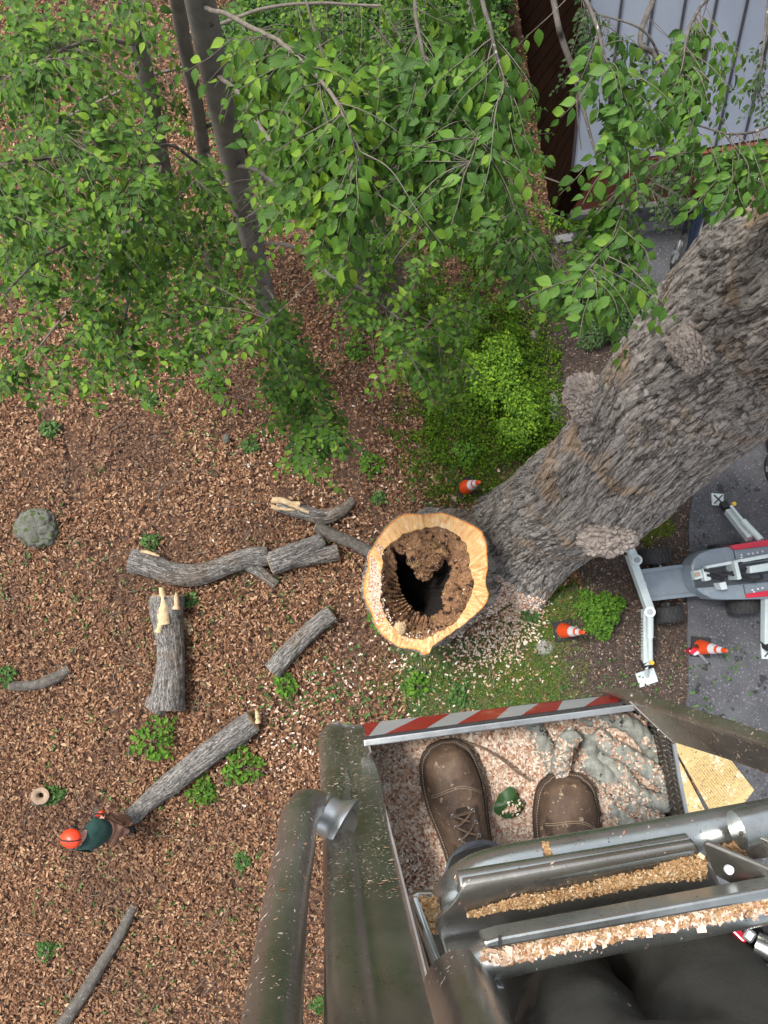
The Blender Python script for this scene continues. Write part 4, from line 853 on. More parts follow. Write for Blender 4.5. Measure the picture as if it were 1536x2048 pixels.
m = MB(); m.tube([P(1248, 550, .18), P(1262, 543, .18)], .02, 8); m.tube([P(1256, 546, .2), P(1255, 536, .35)], .015, 8); build('frame', m, M_machd, ht)

# yellow ground mats beside the drive
mats = []
def matpad(lbl, poly, z):
    a = np.array(poly, float); W = P(a[:, 0], a[:, 1], z); m = MB(); m.prism(W, z-.05)
    o = thing('ground_mat', lbl, 'mat', W.mean(0)*[1, 1, 0], 'yellow outrigger mats'); build('board', m, M_matb, o, sm=False, bevel=.006); return o, W
M_matb = surf('yellow_board', (0.50, 0.37, 0.15), (0.60, 0.46, 0.22), 3, 0.8, bs=0.2, bscale=30, specks=[((0.24, 0.14, 0.08), 16, 0.60), ((0.68, 0.60, 0.42), 5, 0.60)])
o, WA = matpad('wide yellow board mat with rows of grip dashes seen below the right post', [(1336, 1470), (1400, 1495), (1462, 1520), (1509, 1580), (1472, 1628), (1438, 1652)], .13)
o2, WB = matpad('narrow yellow board mat left of the wide one under the basket edge', [(1330, 1480), (1348, 1500), (1432, 1662), (1340, 1680)], .10)
A_, B_, C_ = P(1462, 1520, .132), P(1509, 1580, .132), P(1378, 1498, .132)
rowd = (B_-A_); rowl = np.linalg.norm(rowd); rowd /= rowl; cold = np.array([-rowd[1], rowd[0], 0]); cold *= np.sign(cold[0])*-1
m = MB()
for r_ in range(24):
    for c_ in range(44):
        p = A_+rowd*(0.02+c_*.020-.35)+cold*(.03+r_*.040); x, y = proj(p)
        if inpoly(np.array([x]), np.array([y]), [(1340, 1474), (1400, 1498), (1460, 1523), (1505, 1580), (1470, 1624), (1440, 1644)])[0] and random.random() < .75: m.box(p+[0, 0, .002], (.012, .007, .006), math.atan2(cold[1], cold[0]))
if m.n: gd_ = build('grip_dashes', m, M_rot, o, sm=False); gd_['kind'] = 'stuff'
# ================================================================= LEAF LITTER, CHIPS, MULCH, GRASS
def stuff(name, mb, mat, label=None, cat=None, parent=None):
    o = build(name, mb, mat, parent, sm=False, kind='stuff')
    if label: o['label'] = label; o['category'] = cat
    return o
def blotch(x, y, f, s): return fbm(np.stack([x*f, y*f, 0*x+s], -1), 3)
def pts_px(n, x0=-120, x1=1660, y0=-120, y1=2160):
    return RNG.uniform(x0, x1, n), RNG.uniform(y0, y1, n)
px, py = pts_px(350000)
keep = ~inpoly(px, py, DRIVE)
pr_ = np.ones(len(px))
for poly, f in ((MULCH, .035), (MULCH2, .10), (GREEN, .12), (LAWN, .14)): pr_ = np.where(inpoly(px, py, poly), f, pr_)
pr_ *= np.where((px > 780) & (px < 1110) & (py < 620), .5, 1.0)
pr_ *= np.where((px > 1110) & (py < 900), .05, 1.0)
pr_ *= np.clip(0.97+1.0*blotch(px, py, .007, 1), .30, 1)
trail = np.abs(px-(70+(py-760)*.42)-18*np.sin(py*.03)) < 16; pr_ = np.where(trail & (py > 740) & (py < 1010), pr_*.35, pr_)
k = keep & (RNG.random(len(px)) < pr_); px, py = px[k], py[k]; N = len(px)
gz = 0.02+RNG.random(N)**2*.05
pos = P(px, py, gz); yaw = RNG.uniform(0, 2*np.pi, N); Rm = rotmats(yaw, RNG.normal(0, .38, N), RNG.uniform(0, 6.28, N))
L = RNG.uniform(.030, .078, N)*np.where(RNG.random(N) < .06, 1.5, 1); Wd = L*RNG.uniform(.30, .60, N)
m = MB(); place(m, CURL_V, CURL_F, None, pos, Rm, np.stack([L, Wd, Wd*.8], -1)); stuff('leaf_litter', m, M_litter, 'thick layer of curled tan and brown dead leaves over the forest floor', 'leaf litter')
# thin fallen twigs
m = MB(); px, py = pts_px(420, -40, 1120, 560, 2090)
for x, y in zip(px, py):
    if inpoly(np.array([x]), np.array([y]), GREEN)[0]: continue
    a = random.uniform(0, 6.28); l = random.uniform(.10, .42); c = P(x, y, .065); d_ = np.array([math.cos(a), math.sin(a), 0]); e_ = np.array([-d_[1], d_[0], 0]); m.tube([c-d_*l/2, c+e_*l*random.uniform(-.12, .12)+[0, 0, .02], c+d_*l/2], [.004, .006, .003], 5)
stuff('fallen_twigs', m, M_twig, 'thin grey twigs dropped over the leaf litter', 'twigs')
# bark mulch pieces
px, py = pts_px(60000, 980, 1440, 430, 1640); k = inpoly(px, py, MULCH) | inpoly(px, py, MULCH2); px, py = px[k], py[k]; N = len(px)
m = MB(); L = RNG.uniform(.02, .06, N); place(m, FLAKE_V, FLAKE_F, None, P(px, py, .03), rotmats(RNG.uniform(0, 6.28, N), RNG.normal(0, .3, N), RNG.uniform(0, 6.28, N)), np.stack([L, L*.45, L*.5], -1))
stuff('mulch_pieces', m, M_mchip, 'dark shredded bark mulch beside the drive', 'mulch')
# pale chips thrown round the stump and the maple's foot, crumbs on the drive
def gauss_px(c, n):
    return np.concatenate([RNG.normal(a[0], a[2], int(n*a[4])) for a in c]), np.concatenate([RNG.normal(a[1], a[3], int(n*a[4])) for a in c])
px, py = gauss_px([(1025, 1200, 30, 40, .34), (960, 1290, 45, 35, .12), (1000, 1100, 25, 50, .10), (860, 1340, 120, 60, .04), (700, 1330, 100, 90, .03), (1020, 1330, 90, 60, .01), (660, 960, 180, 120, .05), (560, 1480, 60, 70, .05)], 5200); N = len(px)
pos = P(px, py, .05)
for q in range(N):                                  # chips lie on whatever is there: bark, root flare or soil
    if 900 < px[q] < 1140 and 1040 < py[q] < 1320:
        h1, n1 = hit(stump_bvh, px[q], py[q]); h2, n2 = hit(trunk_bvh, px[q], py[q])
        c_ = [h for h in (h1, h2) if h is not None]
        if c_:
            b_ = max(c_, key=lambda v: v[2])
            if b_[2] < 0.45: pos[q] = b_+[0, 0, .012]
            else: pos[q, 2] = -5
pos = pos[pos[:, 2] > -1]; N = len(pos)
L = RNG.uniform(.02, .065, N); m = MB(); place(m, CHIP_V, CHIP_F, None, pos, rotmats(RNG.uniform(0, 6.28, N), RNG.normal(0, .3, N), RNG.uniform(0, 6.28, N)), np.stack([L, L*.5, L*.25], -1)); stuff('wood_chips', m, M_chip, 'pale wood chips scattered round the hollow stump and the foot of the maple', 'wood chips')
# chips and dust resting on the sawn face
m = MB(); px, py = gauss_px([(751, 1160, 7, 45, .70), (775, 1230, 16, 16, .06), (860, 1110, 40, 30, .06), (905, 1190, 12, 12, .10), (840, 1270, 40, 8, .06)], 1700); N = len(px)
rzz = P(px, py, SZ); dxy = np.hypot(rzz[:, 0]-SC0[0], rzz[:, 1]-SC0[1]); th = np.arctan2(rzz[:, 1]-SC0[1], rzz[:, 0]-SC0[0]); ti = ((th+np.pi)/(2*np.pi)*NT).astype(int) % NT
inside = (dxy < RO[ti]*.97) & (dxy > RH[ti]*1.15) & ((dxy > RM[ti]*.93) | (RNG.random(N) < .35)); onr = dxy > RM[ti]; rzz[:, 2] = SZ+np.where(onr, .012, -.05); rzz = rzz[inside]; N = len(rzz)
L = RNG.uniform(.012, .035, N); place(m, CHIP_V, CHIP_F, None, rzz, rotmats(RNG.uniform(0, 6.28, N), RNG.normal(0, .25, N), RNG.uniform(0, 6.28, N)), np.stack([L, L*.5, L*.25], -1)); stuff('chips_on_stump', m, M_chip, parent=stump)
px, py = pts_px(5000, 1225, 1640, 440, 1700); k = inpoly(px, py, DRIVE) & (RNG.random(len(px)) < np.clip(.25+.9*blotch(px, py, .01, 4)+np.clip((1440-px)/100, 0, .5)*(py > 1330), 0, 1)); px, py = px[k], py[k]; N = len(px)
L = RNG.uniform(.012, .04, N); m = MB(); place(m, CHIP_V, CHIP_F, None, P(px, py, .062), rotmats(RNG.uniform(0, 6.28, N), RNG.normal(0, .2, N), RNG.uniform(0, 6.28, N)), np.stack([L, L*.5, L*.2], -1)); stuff('drive_crumbs', m, M_mchip, 'small crumbs of bark and soil strewn over the asphalt', 'debris')

def tuft(m, x, y, n, spread, h, wd, z=0.02, lean=.5):
    if n < 1: return
    c = P(x, y, z); N = n; off = RNG.normal(0, spread, (N, 2)); pos = np.column_stack([c[0]+off[:, 0], c[1]+off[:, 1], np.full(N, z)])
    L = RNG.uniform(.6, 1.1, N)*h; place(m, BLADE_V, BLADE_F, None, pos, rotmats(RNG.uniform(0, 6.28, N), RNG.normal(lean, .25, N), RNG.uniform(0, 6.28, N)), np.stack([L, np.full(N, wd), L], -1))
def leaves_cloud(m, centers, n_each, spread, hz, L0, z0=.03):
    """small leaf clusters: centers (px, py)"""
    C = P(np.array([c[0] for c in centers], float), np.array([c[1] for c in centers], float), z0); C = np.repeat(C, n_each, 0); N = len(C)
    s = np.repeat(np.array([c[2] if len(c) > 2 else spread for c in centers]), n_each)
    r = RNG.random(N)**.6; a = RNG.uniform(0, 6.28, N); C[:, 0] += np.cos(a)*r*s; C[:, 1] += np.sin(a)*r*s; C[:, 2] += (hz*(1-r**2)*RNG.uniform(.3, 1.1, N))*(s/np.mean(s))
    L = RNG.uniform(.6, 1.2, N)*L0; Rm = rotmats(RNG.uniform(0, 6.28, N), RNG.normal(.15, .35, N), a)
    place(m, OVAL_V, OVAL_F, None, C, Rm, np.stack([L, L*1.1, L], -1))
# bright ground cover bank
m = MB(); px, py = pts_px(7200, 760, 1120, 0, 1010)
dens = np.zeros(len(px))
for (cx, cy, rx, ry, d_) in [(985, 740, 110, 135, 1.6), (1030, 840, 85, 95, 1.6), (950, 480, 95, 80, 1.4), (860, 360, 80, 130, 1.3), (890, 640, 80, 90, 1.2), (900, 850, 80, 100, 1.0), (980, 930, 70, 60, .5), (840, 190, 80, 110, 1.3), (960, 300, 80, 120, 1.3), (1040, 430, 35, 60, .9), (1120, 640, 30, 50, .25), (890, 950, 60, 50, .4)]:
    dens = np.maximum(dens, d_*np.exp(-((px-cx)/rx)**2-((py-cy)/ry)**2))
k = (RNG.random(len(px)) < dens) & (blotch(px, py, .02, 9) > -.35); cc = np.column_stack([px[k], py[k], RNG.uniform(.05, .13, k.sum())])
leaves_cloud(m, cc, 13, .09, .22, .045)
px, py = pts_px(5200, 860, 1110, 600, 940); dn = np.maximum(1.2*np.exp(-((px-985)/62)**2-((py-735)/95)**2), 1.2*np.exp(-((px-1035)/50)**2-((py-835)/70)**2)); k = (RNG.random(len(px)) < dn) & (blotch(px, py, .03, 30) > -.15); q_ = px[k].copy(), py[k].copy(), dn[k]
for zb in (.12, .26, .40):
    kk = q_[2] > zb*1.6; leaves_cloud(m, np.column_stack([q_[0][kk], q_[1][kk], RNG.uniform(.05, .12, kk.sum())]), 5, .09, .22, .055, zb); stuff('ground_cover', m, M_cover, 'bright green leafy ground cover between leaf litter and mulch', 'ground cover')
m = MB(); px, py = pts_px(2600, 440, 1010, -80, 300); k = (blotch(px, py, .012, 40) > -.12) & (px < 1010-.05*py); px, py = px[k], py[k]; cc = np.column_stack([px, py, RNG.uniform(.10, .22, len(px))])
for zb in (.15, .5, .9): leaves_cloud(m, cc[RNG.random(len(cc)) < .75], 8, .15, .35, .085, zb)
stuff('undergrowth', m, M_under, 'dark green undergrowth covering the slope behind the beech leaves at the top', 'undergrowth')
# sparse grass on the verge and round the stump
m = MB(); px, py = pts_px(9000, 740, 1180, 880, 1480); dens = np.zeros(len(px))
for (cx, cy, rx, ry, d_) in [(1000, 990, 60, 40, 1.6), (1080, 1220, 80, 70, 1.6), (1040, 1360, 120, 70, 1.4), (900, 1370, 100, 60, .8), (930, 930, 80, 60, .6), (1000, 900, 50, 60, .5)]: dens = np.maximum(dens, d_*np.exp(-((px-cx)/rx)**2-((py-cy)/ry)**2))
k = RNG.random(len(px)) < dens
for x, y in zip(px[k], py[k]): tuft(m, x, y, 9, .05, RNG.uniform(.05, .11), .008, lean=.9)
stuff('grass', m, M_grass, 'thin green grass on the verge round the maple and stump', 'grass')
m = MB(); cc = []
px, py = pts_px(1500, 760, 1180, 900, 1470); k = inpoly(px, py, LAWN) | (((px-930)/120)**2+((py-950)/80)**2 < 1); cc = np.column_stack([px[k], py[k], RNG.uniform(.03, .07, k.sum())]); leaves_cloud(m, cc, 7, .05, .05, .035); stuff('clover', m, M_sprig, 'small low weeds among the thin grass of the verge', 'weeds')
# long blades arching at the bank's right edge
m = MB()
for (x, y) in [(1085, 790), (1090, 850), (1078, 760), (1062, 720), (1095, 820), (1000, 830), (880, 980), (1010, 1000), (985, 980), (960, 1010), (1050, 880)]:
    tuft(m, x, y, 34, .05, .30, .012, lean=.85)
stuff('tall_grass', m, M_cover, 'arching long grass blades along the edge of the green bank', 'grass')
m = MB(); px, py = pts_px(4000, 1255, 1360, 1000, 1110); k = inpoly(px, py, [(1290, 1020), (1318, 1012), (1338, 1035), (1349, 1060), (1330, 1072), (1305, 1078), (1300, 1094), (1285, 1090), (1282, 1060), (1274, 1045)])
for x, y in zip(px[k][:700], py[k][:700]): tuft(m, x, y, 4, .03, .06, .010, lean=.9)
stuff('moss_patch', m, M_moss, 'lime green moss patch between maple root and asphalt edge', 'moss')
# scattered sprigs
m = MB(); px, py = pts_px(2600, -60, 1100, 560, 2100); k = (blotch(px, py, .008, 12) > .05) & (RNG.random(len(px)) < .75) & ~inpoly(px, py, GREEN); cc = np.column_stack([px[k], py[k], RNG.uniform(.015, .07, k.sum())])
leaves_cloud(m, cc, 3, .05, .05, .05); stuff('fallen_green_leaves', m, M_sprig, 'fresh green leaves and tiny sprouts scattered over the leaf litter', 'leaves')
m = MB(); px, py = gauss_px([(600, 1380, 50, 60, .2), (720, 1400, 50, 70, .25), (1400, 1440, 40, 40, .1), (1220, 1370, 40, 30, .1), (1400, 1330, 50, 30, .1), (840, 1380, 40, 40, .25)], 240); cc = np.column_stack([px, py, np.full(len(px), .05)]); leaves_cloud(m, cc, 2, .05, .04, .07, .07); stuff('trimmed_leaves', m, M_sprig, 'torn green maple leaves strewn below the stump and on the drive', 'leaves')

def plant(name, label, cat, x, y, r, h, n, L0, mat, group=None, z=.02, stem=True):
    t = thing(name, label, cat, P(x, y, 0), group); m = MB(); C = P(x, y, z); N = n
    rr_ = RNG.random(N)**.5; a = RNG.uniform(0, 6.28, N); rad2 = r*(1+.22*np.sin(a*3+x)+.15*np.sin(a*7+y)); pos = np.column_stack([C[0]+np.cos(a)*rr_*rad2, C[1]+np.sin(a)*rr_*rad2, z+h*np.sqrt(np.clip(1-rr_**2, 0, 1))*RNG.uniform(.45, 1.05, N)])
    L = RNG.uniform(.6, 1.2, N)*L0; place(m, OVAL_V, OVAL_F, None, pos, rotmats(a+RNG.normal(0, .9, N), RNG.normal(.3, .4, N), a), np.stack([L, L*1.0, L], -1)); build('foliage', m, mat, t, sm=False, kind='stuff')
    if stem:
        m = MB()
        for q in range(5):
            an = q*1.3; m.tube([C-[0, 0, .05], C+[math.cos(an)*r*.2, math.sin(an)*r*.2, h*.4], C+[math.cos(an)*r*.45, math.sin(an)*r*.45, h*.75]], [.012, .008, .004], 6)
        build('stem', m, M_twig, t)
    return t
SD = 'seedlings growing through the leaf litter'
for (x, y, r, lb) in [(312, 1478, .42, 'broad low green plant above the long log that leads to the worker'), (486, 1530, .36, 'dark leafy plant just right of the upper end of the long log'), (405, 1582, .26, 'pale green seedling at the middle of the long log'), (302, 1085, .16, 'small green plant by the left end of the crooked log'), (382, 1200, .13, 'bright sprout right of the thickest log top'), (108, 1588, .18, 'green tuft beside the small hollow stump'), (572, 1370, .22, 'green sprig at the lower end of the short straight log'), (757, 997, .12, 'yellow green sprout above the hollow stump'), (742, 930, .22, 'green plant in the litter left of the verge cone'), (425, 770, .22, 'dark green plant under the lower edge of the beech leaves'), (300, 800, .14, 'tiny plant below the left beech leaves'), (713, 700, .24, 'green plant below the pine sapling'), (720, 640, .16, 'second green plant nearer the pine sapling'), (1058, 1225, .20, 'bright leafed plant on the verge at the maple root'), (915, 1390, .20, 'yellow green plant above the striped kick plate'), (832, 1370, .24, 'dark fern like plant right below the hollow stump'), (760, 1240, .22, 'drooping green sprig at the lower left rim of the stump'), (100, 860, .16, 'green sprig at the far left litter edge'), (12, 1350, .18, 'green plant cut by the left edge of the picture'), (640, 2010, .16, 'bright green plant between handrail tube and left post'), (485, 1720, .14, 'small plant right of the worker below the long log'), (95, 1900, .15, 'pale seedling left of the thin pole'), (960, 810, .2, 'pale green cluster within the bank'), (500, 890, .15, 'small plant at the tip of the leafy spray')]:
    plant('seedling', lb, 'plant', x, y, r*.8, r*.7, int(50+330*r), .07+.05*r, M_shrub if r > .2 else M_sprig, SD)
plant('shrub', 'round bright green shrub on mulch between two traffic cones', 'shrub', 1194, 1224, .36, .55, 1500, .06, M_shrub)
plant('juniper', 'spreading juniper shrub beside the drive under the maple trunk', 'shrub', 1222, 640, .60, .6, 2600, .06, M_juni)
plant('juniper', 'lighter juniper mound at the asphalt corner below the hand truck', 'shrub', 1285, 606, .34, .5, 1100, .06, M_juni)
plant('fern', 'yellowing fern like plant against the foot of the dark end wall', 'fern', 1128, 432, .30, .35, 500, .07, M_cover)
plant('shrub', 'low green shrub at the foot of the bank nearest the verge cone', 'shrub', 930, 910, .22, .35, 500, .05, M_shrub)
# feathery pine sapling
def pine(label, bx, by, H, rad0, n):
    t = thing('pine_sapling', label, 'tree', P(bx, by, 0)); C = P(bx, by, 0); m = MB(); m.tube([C, C+[.02, .02, H*.5], C+[0, 0, H]], [.035, .022, .006], 8); build('trunk', m, M_twig, t)
    m = MB(); br = MB()
    for q in range(n):
        h = H*(.12+.86*(q/n)); a = q*2.399; L = rad0*(1-h/H*.85)*random.uniform(.75, 1.1); s = C+[0, 0, h]; e = s+[math.cos(a)*L, math.sin(a)*L, -.05+.1*L]; mid = (s+e)/2+[0, 0, .05]; br.tube([s, mid, e], [.010, .007, .003], 5)
        k_ = 60; f = RNG.random(k_)**.7; p = s+(e-s)*f[:, None]+RNG.normal(0, .03, (k_, 3)); l = RNG.uniform(.08, .15, k_); place(m, BLADE_V, BLADE_F, None, p, rotmats(a+RNG.normal(0, .7, k_), RNG.uniform(.4, 1.5, k_), RNG.uniform(0, 6.28, k_)), np.stack([l, np.full(k_, .006), l], -1))
    build('branch', br, M_twig, t); build('needles', m, M_pine, t, sm=False, kind='stuff')
pine('soft dark pine sapling standing in the litter left of the green bank', 735, 610, 2.8, 1.15, 170)
pine('smaller pine sapling behind the beech leaves above the first one', 800, 360, 2.4, 1.0, 110)

# ================================================================= THE BEECHES AND THEIR HANGING LEAVES
def tree_trunk(root, pts, mat=M_beech, nm='trunk', seg=28, n=60, bark=0.02):
    a = np.array(pts, float); W = P(a[:, 0], a[:, 1], a[:, 2]); rr_ = np.array([rad(q[3], q[2]) for q in a]); ps = smooth(np.column_stack([W, rr_]), n); m = MB()
    path = ps[:, :3]; T, N_, B_ = frames(path); an = np.linspace(0, 2*np.pi, seg, endpoint=False); V = path[:, None]+(ps[:, 3][:, None]*(1+.07*fbm(np.stack([np.cos(an)[None]+0*ps[:, :1], np.sin(an)[None]+0*ps[:, :1], np.broadcast_to(np.arange(n)[:, None]*.12, (n, seg))], -1)*1.6, 3)))[..., None]*(np.cos(an)[None, :, None]*N_[:, None]+np.sin(an)[None, :, None]*B_[:, None])
    i = np.arange(n-1)[:, None]; j = np.arange(seg)[None]; k = (j+1) % seg; m.add(V.reshape(-1, 3), np.stack([i*seg+j, i*seg+k, (i+1)*seg+k, (i+1)*seg+j], -1).reshape(-1, 4)); m.add(V[-1], [tuple(range(seg))]); build(nm, m, mat, root); return path, ps[:, 3]
LEAFMESH = {}
def leafmesh(v, mat):
    k = (v, mat.name)
    if k not in LEAFMESH:
        LV, LF, LU = LEAFS[v]; mb_ = MB(); F = []
        for f in LF: F += f.tolist()
        mb_.add(LV, F, LU); o = build('leaf_shape', mb_, mat); LEAFMESH[k] = o.data; bpy.data.objects.remove(o)
    return LEAFMESH[k]
def foliage(root, limbs, regions, mat, nbig=300, twigmat=M_twig, mainr=.02, NF=2.3, gap=None):
    """limbs: paths (px, py, height, width px); regions: (polygon px, depth range, number of twigs, leaf length, droop, leaves per twig)"""
    nodes = []; lm_ = MB()
    for lb in limbs:
        a = np.array(lb, float); W = P(a[:, 0], a[:, 1], a[:, 2]); rr_ = np.array([rad(q[3]*.72, q[2]) for q in a]); ps = smooth(np.column_stack([W, rr_]), 14*len(a)); ps[:, :3] += .02*np.stack([fbm(ps[:, :3]*2+s, 2) for s in (0, 5, 9)], -1)
        mm = MB(); mm.tube(ps[:, :3], ps[:, 3], 10); build('branch', mm, M_limb if rr_.max() > .022 else twigmat, root); nodes.append(ps[:, :3])
    nodes = np.concatenate(nodes); tw = MB(); LP, LD, LN, LS = [], [], [], []
    for (poly, (d0, d1), n, L0, droop, per) in regions:
        n = int(n*NF)
        xs = [p[0] for p in poly]; ys = [p[1] for p in poly]; c = 0; tries = 0
        while c < n and tries < n*30:
            tries += 1; x, y = random.uniform(min(xs), max(xs)), random.uniform(min(ys), max(ys))
            if not inpoly(np.array([x]), np.array([y]), poly)[0]: continue
            if blotch(np.array([x]), np.array([y]), .012, d0)[0] < -.22: continue
            d_ = random.uniform(d0, d1); q = D(x, y, d_); c += 1
            i_ = np.argmin(np.linalg.norm((nodes-q)*[1, 1, .8], axis=1)); s = nodes[i_]; v = q-s; dist = np.linalg.norm(v)
            if dist < .25: v = v+np.array([random.uniform(-.3, .3), -.3, 0]); q = s+v; dist = np.linalg.norm(v)
            mid1 = s+v*.35+[0, 0, .10*dist]+RNG.normal(0, .03*dist, 3); mid2 = s+v*.72+[0, 0, .07*dist*(1 if droop < .5 else 1.5)]+RNG.normal(0, .02*dist, 3)
            pp = smooth([s, mid1, mid2, q], 22); tw.tube(pp, np.linspace(.0022+.0018*min(dist, 2), .0010, 22), 5, cap=False)
            if random.random() < .06: nodes = np.concatenate([nodes, pp[8:20:4]])
            tl = min(per*.034*L0/.08, dist*.8); seg_ = np.concatenate([[0], np.cumsum(np.linalg.norm(np.diff(pp, axis=0), axis=1))]); tot = seg_[-1]
            for j in range(per):
                sp = tot-tl*(1-j/(per-1))**1.0; sp = max(sp, tot*.15); P0 = np.array([np.interp(sp, seg_, pp[:, k_]) for k_ in range(3)]); k2 = min(np.searchsorted(seg_, sp), 21); t = pp[k2]-pp[max(k2-1, 0)]; t /= np.linalg.norm(t)+1e-9
                h = np.array([t[1], -t[0], 0]); hn = np.linalg.norm(h); h = h/hn if hn > .15 else np.array([math.cos(j), math.sin(j), 0]); side = 1 if j % 2 else -1
                ang = 0 if j == per-1 else random.gauss(.95, .22)*side; dv = t*math.cos(ang)+h*math.sin(ang); dv[2] -= droop*random.uniform(.5, 1.3); dv += RNG.normal(0, .10, 3); dv /= np.linalg.norm(dv)
                up = np.array([0, 0, 1.0])+RNG.normal(0, .28, 3); up = up-up.dot(dv)*dv; up /= np.linalg.norm(up)
                LP.append(P0+dv*.008); LD.append(dv); LN.append(up); LS.append(1.07*L0*random.uniform(.5, 1.2)*(1 if j < per-3 else .85))
    build('twigs', tw, twigmat, root, kind='stuff')
    LP, LD, LN, LS = map(np.array, (LP, LD, LN, LS))
    if gap is not None:                              # the crown is open in front of the big trunk
        gx, gy = proj(LP); g_ = np.abs(gx-np.interp(gy, [0, 300, 600], [402, 466, 534])) > 17+14*RNG.random(len(gx)); g_ |= (gy > gap)|(RNG.random(len(gx)) < .12); LP, LD, LN, LS = LP[g_], LD[g_], LN[g_], LS[g_]
    Rm = np.stack([LD, np.cross(LN, LD), LN], -1)
    x, y = proj(LP+LD*LS[:, None]*.5); depth = CAM_H-LP[:, 2]; size = LS/depth*((x > 0) & (x < 1536) & (y > 0) & (y < 2048)); order = np.argsort(-size); var = RNG.integers(0, 5, len(LP))
    rx = np.array(root.location)
    for q in order[:nbig]:
        o = bpy.data.objects.new('leaf', leafmesh(int(var[q]), mat)); COL.objects.link(o); M_ = Matrix.Identity(4)
        for a_ in range(3):
            for b_ in range(3): M_[a_][b_] = Rm[q][a_][b_]*LS[q]
            M_[a_][3] = LP[q][a_]-rx[a_]
        o.parent = root; o.matrix_local = M_
    rest = order[nbig:]
    if len(rest):
        m = MB()
        for v in range(5):
            s_ = rest[var[rest] == v]; LV, LF, LU = LEAFS[v]; place(m, LV, LF, LU, LP[s_], Rm[s_], LS[s_])
        build('foliage', m, mat, root, kind='stuff')
    return len(LP)
# first beech: the trunk in the middle of the leaves
b1 = thing('beech_tree', 'beech with straight grey trunk rising from the litter through the middle leaves', 'tree', P(576, 756, 0))
T1, _ = tree_trunk(b1, [(578, 768, -.1, 52), (566, 715, .6, 42), (530, 600, 2.6, 44), (498, 460, 4.2, 48), (462, 300, 5.7, 54), (430, 150, 6.9, 60), (400, 0, 7.75, 66), (375, -130, 8.4, 70)])
lb1 = [[(498, 455, 4.3, 12), (455, 400, 5.6, 11), (400, 330, 6.6, 10), (330, 290, 7.2, 9), (250, 330, 7.4, 7)], [(470, 330, 5.5, 14), (530, 350, 6.6, 14), (600, 430, 7.2, 12), (650, 540, 7.4, 9), (700, 560, 7.5, 6)], [(430, 150, 6.9, 13), (480, 190, 7.8, 14), (540, 280, 8.3, 13), (600, 380, 8.5, 10), (640, 460, 8.5, 6)],
       [(505, 500, 3.8, 10), (450, 490, 4.9, 10), (390, 440, 5.6, 9), (430, 560, 6.0, 8), (470, 680, 6.2, 6)], [(520, 560, 3.0, 8), (560, 620, 4.0, 9), (590, 740, 4.8, 8), (610, 860, 5.0, 6)], [(400, 10, 7.7, 14), (470, 40, 8.6, 14), (560, 90, 9.2, 14), (650, 180, 9.5, 12), (720, 300, 9.5, 8)], [(510, 480, 4.0, 10), (600, 500, 5.0, 12), (700, 560, 5.6, 10), (800, 640, 5.9, 7)]]
rg1 = [([(300, 300), (480, 330), (560, 560), (560, 700), (420, 770), (330, 740), (250, 560)], (5.6, 6.9), 78, .082, .25, 9),
       ([(470, 120), (600, 190), (690, 330), (720, 560), (650, 590), (560, 430), (470, 300)], (3.6, 4.4), 40, .090, .35, 9),
       ([(400, 20), (620, 20), (780, 120), (780, 520), (700, 560), (640, 340), (500, 170)], (3.4, 4.3), 52, .085, .45, 9),
       ([(490, 590), (600, 620), (640, 740), (700, 850), (660, 900), (630, 975), (560, 890), (510, 840), (500, 720)], (7.6, 8.4), 72, .092, .25, 9),
       ([(600, 340), (900, 360), (930, 700), (920, 850), (860, 840), (760, 720), (640, 580)], (6.4, 7.4), 78, .09, .5, 9)]
nA = foliage(b1, lb1, rg1, M_leafA, gap=520)
# second beech: left of it, carries the level sprays on the left
b2 = thing('beech_tree', 'beech with dark trunk left of the first, bearing broad level sprays over the left side', 'tree', P(352, 470, 0))
tree_trunk(b2, [(356, 490, -.1, 40), (345, 430, 1.4, 36), (318, 300, 3.3, 36), (290, 150, 4.9, 38), (262, 0, 6.1, 42), (240, -110, 6.8, 44)])
lb2 = [[(310, 265, 3.7, 12), (240, 290, 5.8, 12), (160, 300, 7.2, 11), (70, 320, 7.7, 8), (-20, 330, 7.8, 6)], [(330, 350, 2.7, 10), (240, 400, 5.0, 10), (160, 470, 6.6, 9), (80, 520, 7.0, 7), (10, 590, 7.1, 6)], [(325, 330, 3.0, 10), (290, 420, 5.2, 10), (270, 520, 6.2, 9), (250, 640, 6.5, 7), (220, 730, 6.6, 5)], [(280, 90, 5.4, 12), (190, 80, 7.0, 12), (110, 110, 7.8, 9), (20, 150, 7.9, 6)], [(275, 60, 5.6, 10), (250, 30, 7.2, 12), (290, -40, 7.9, 8)], [(335, 380, 2.3, 8), (190, 560, 4.3, 8), (80, 690, 5.0, 6), (10, 750, 5.1, 5)]]
rg2 = [([(-20, 110), (200, 120), (330, 200), (330, 420), (200, 480), (-20, 470)], (4.9, 5.9), 105, .080, .22, 9),
       ([(-20, 440), (220, 420), (330, 520), (340, 720), (230, 760), (120, 690), (-20, 640)], (5.8, 6.8), 78, .080, .22, 9),
       ([(-20, -20), (320, -20), (290, 110), (150, 60), (-20, 160)], (4.9, 5.9), 34, .080, .25, 9),
       ([(-20, 620), (100, 660), (190, 780), (110, 800), (-20, 760)], (7.6, 8.3), 20, .088, .22, 8)]
nB = foliage(b2, lb2, rg2, M_leafA, gap=520)
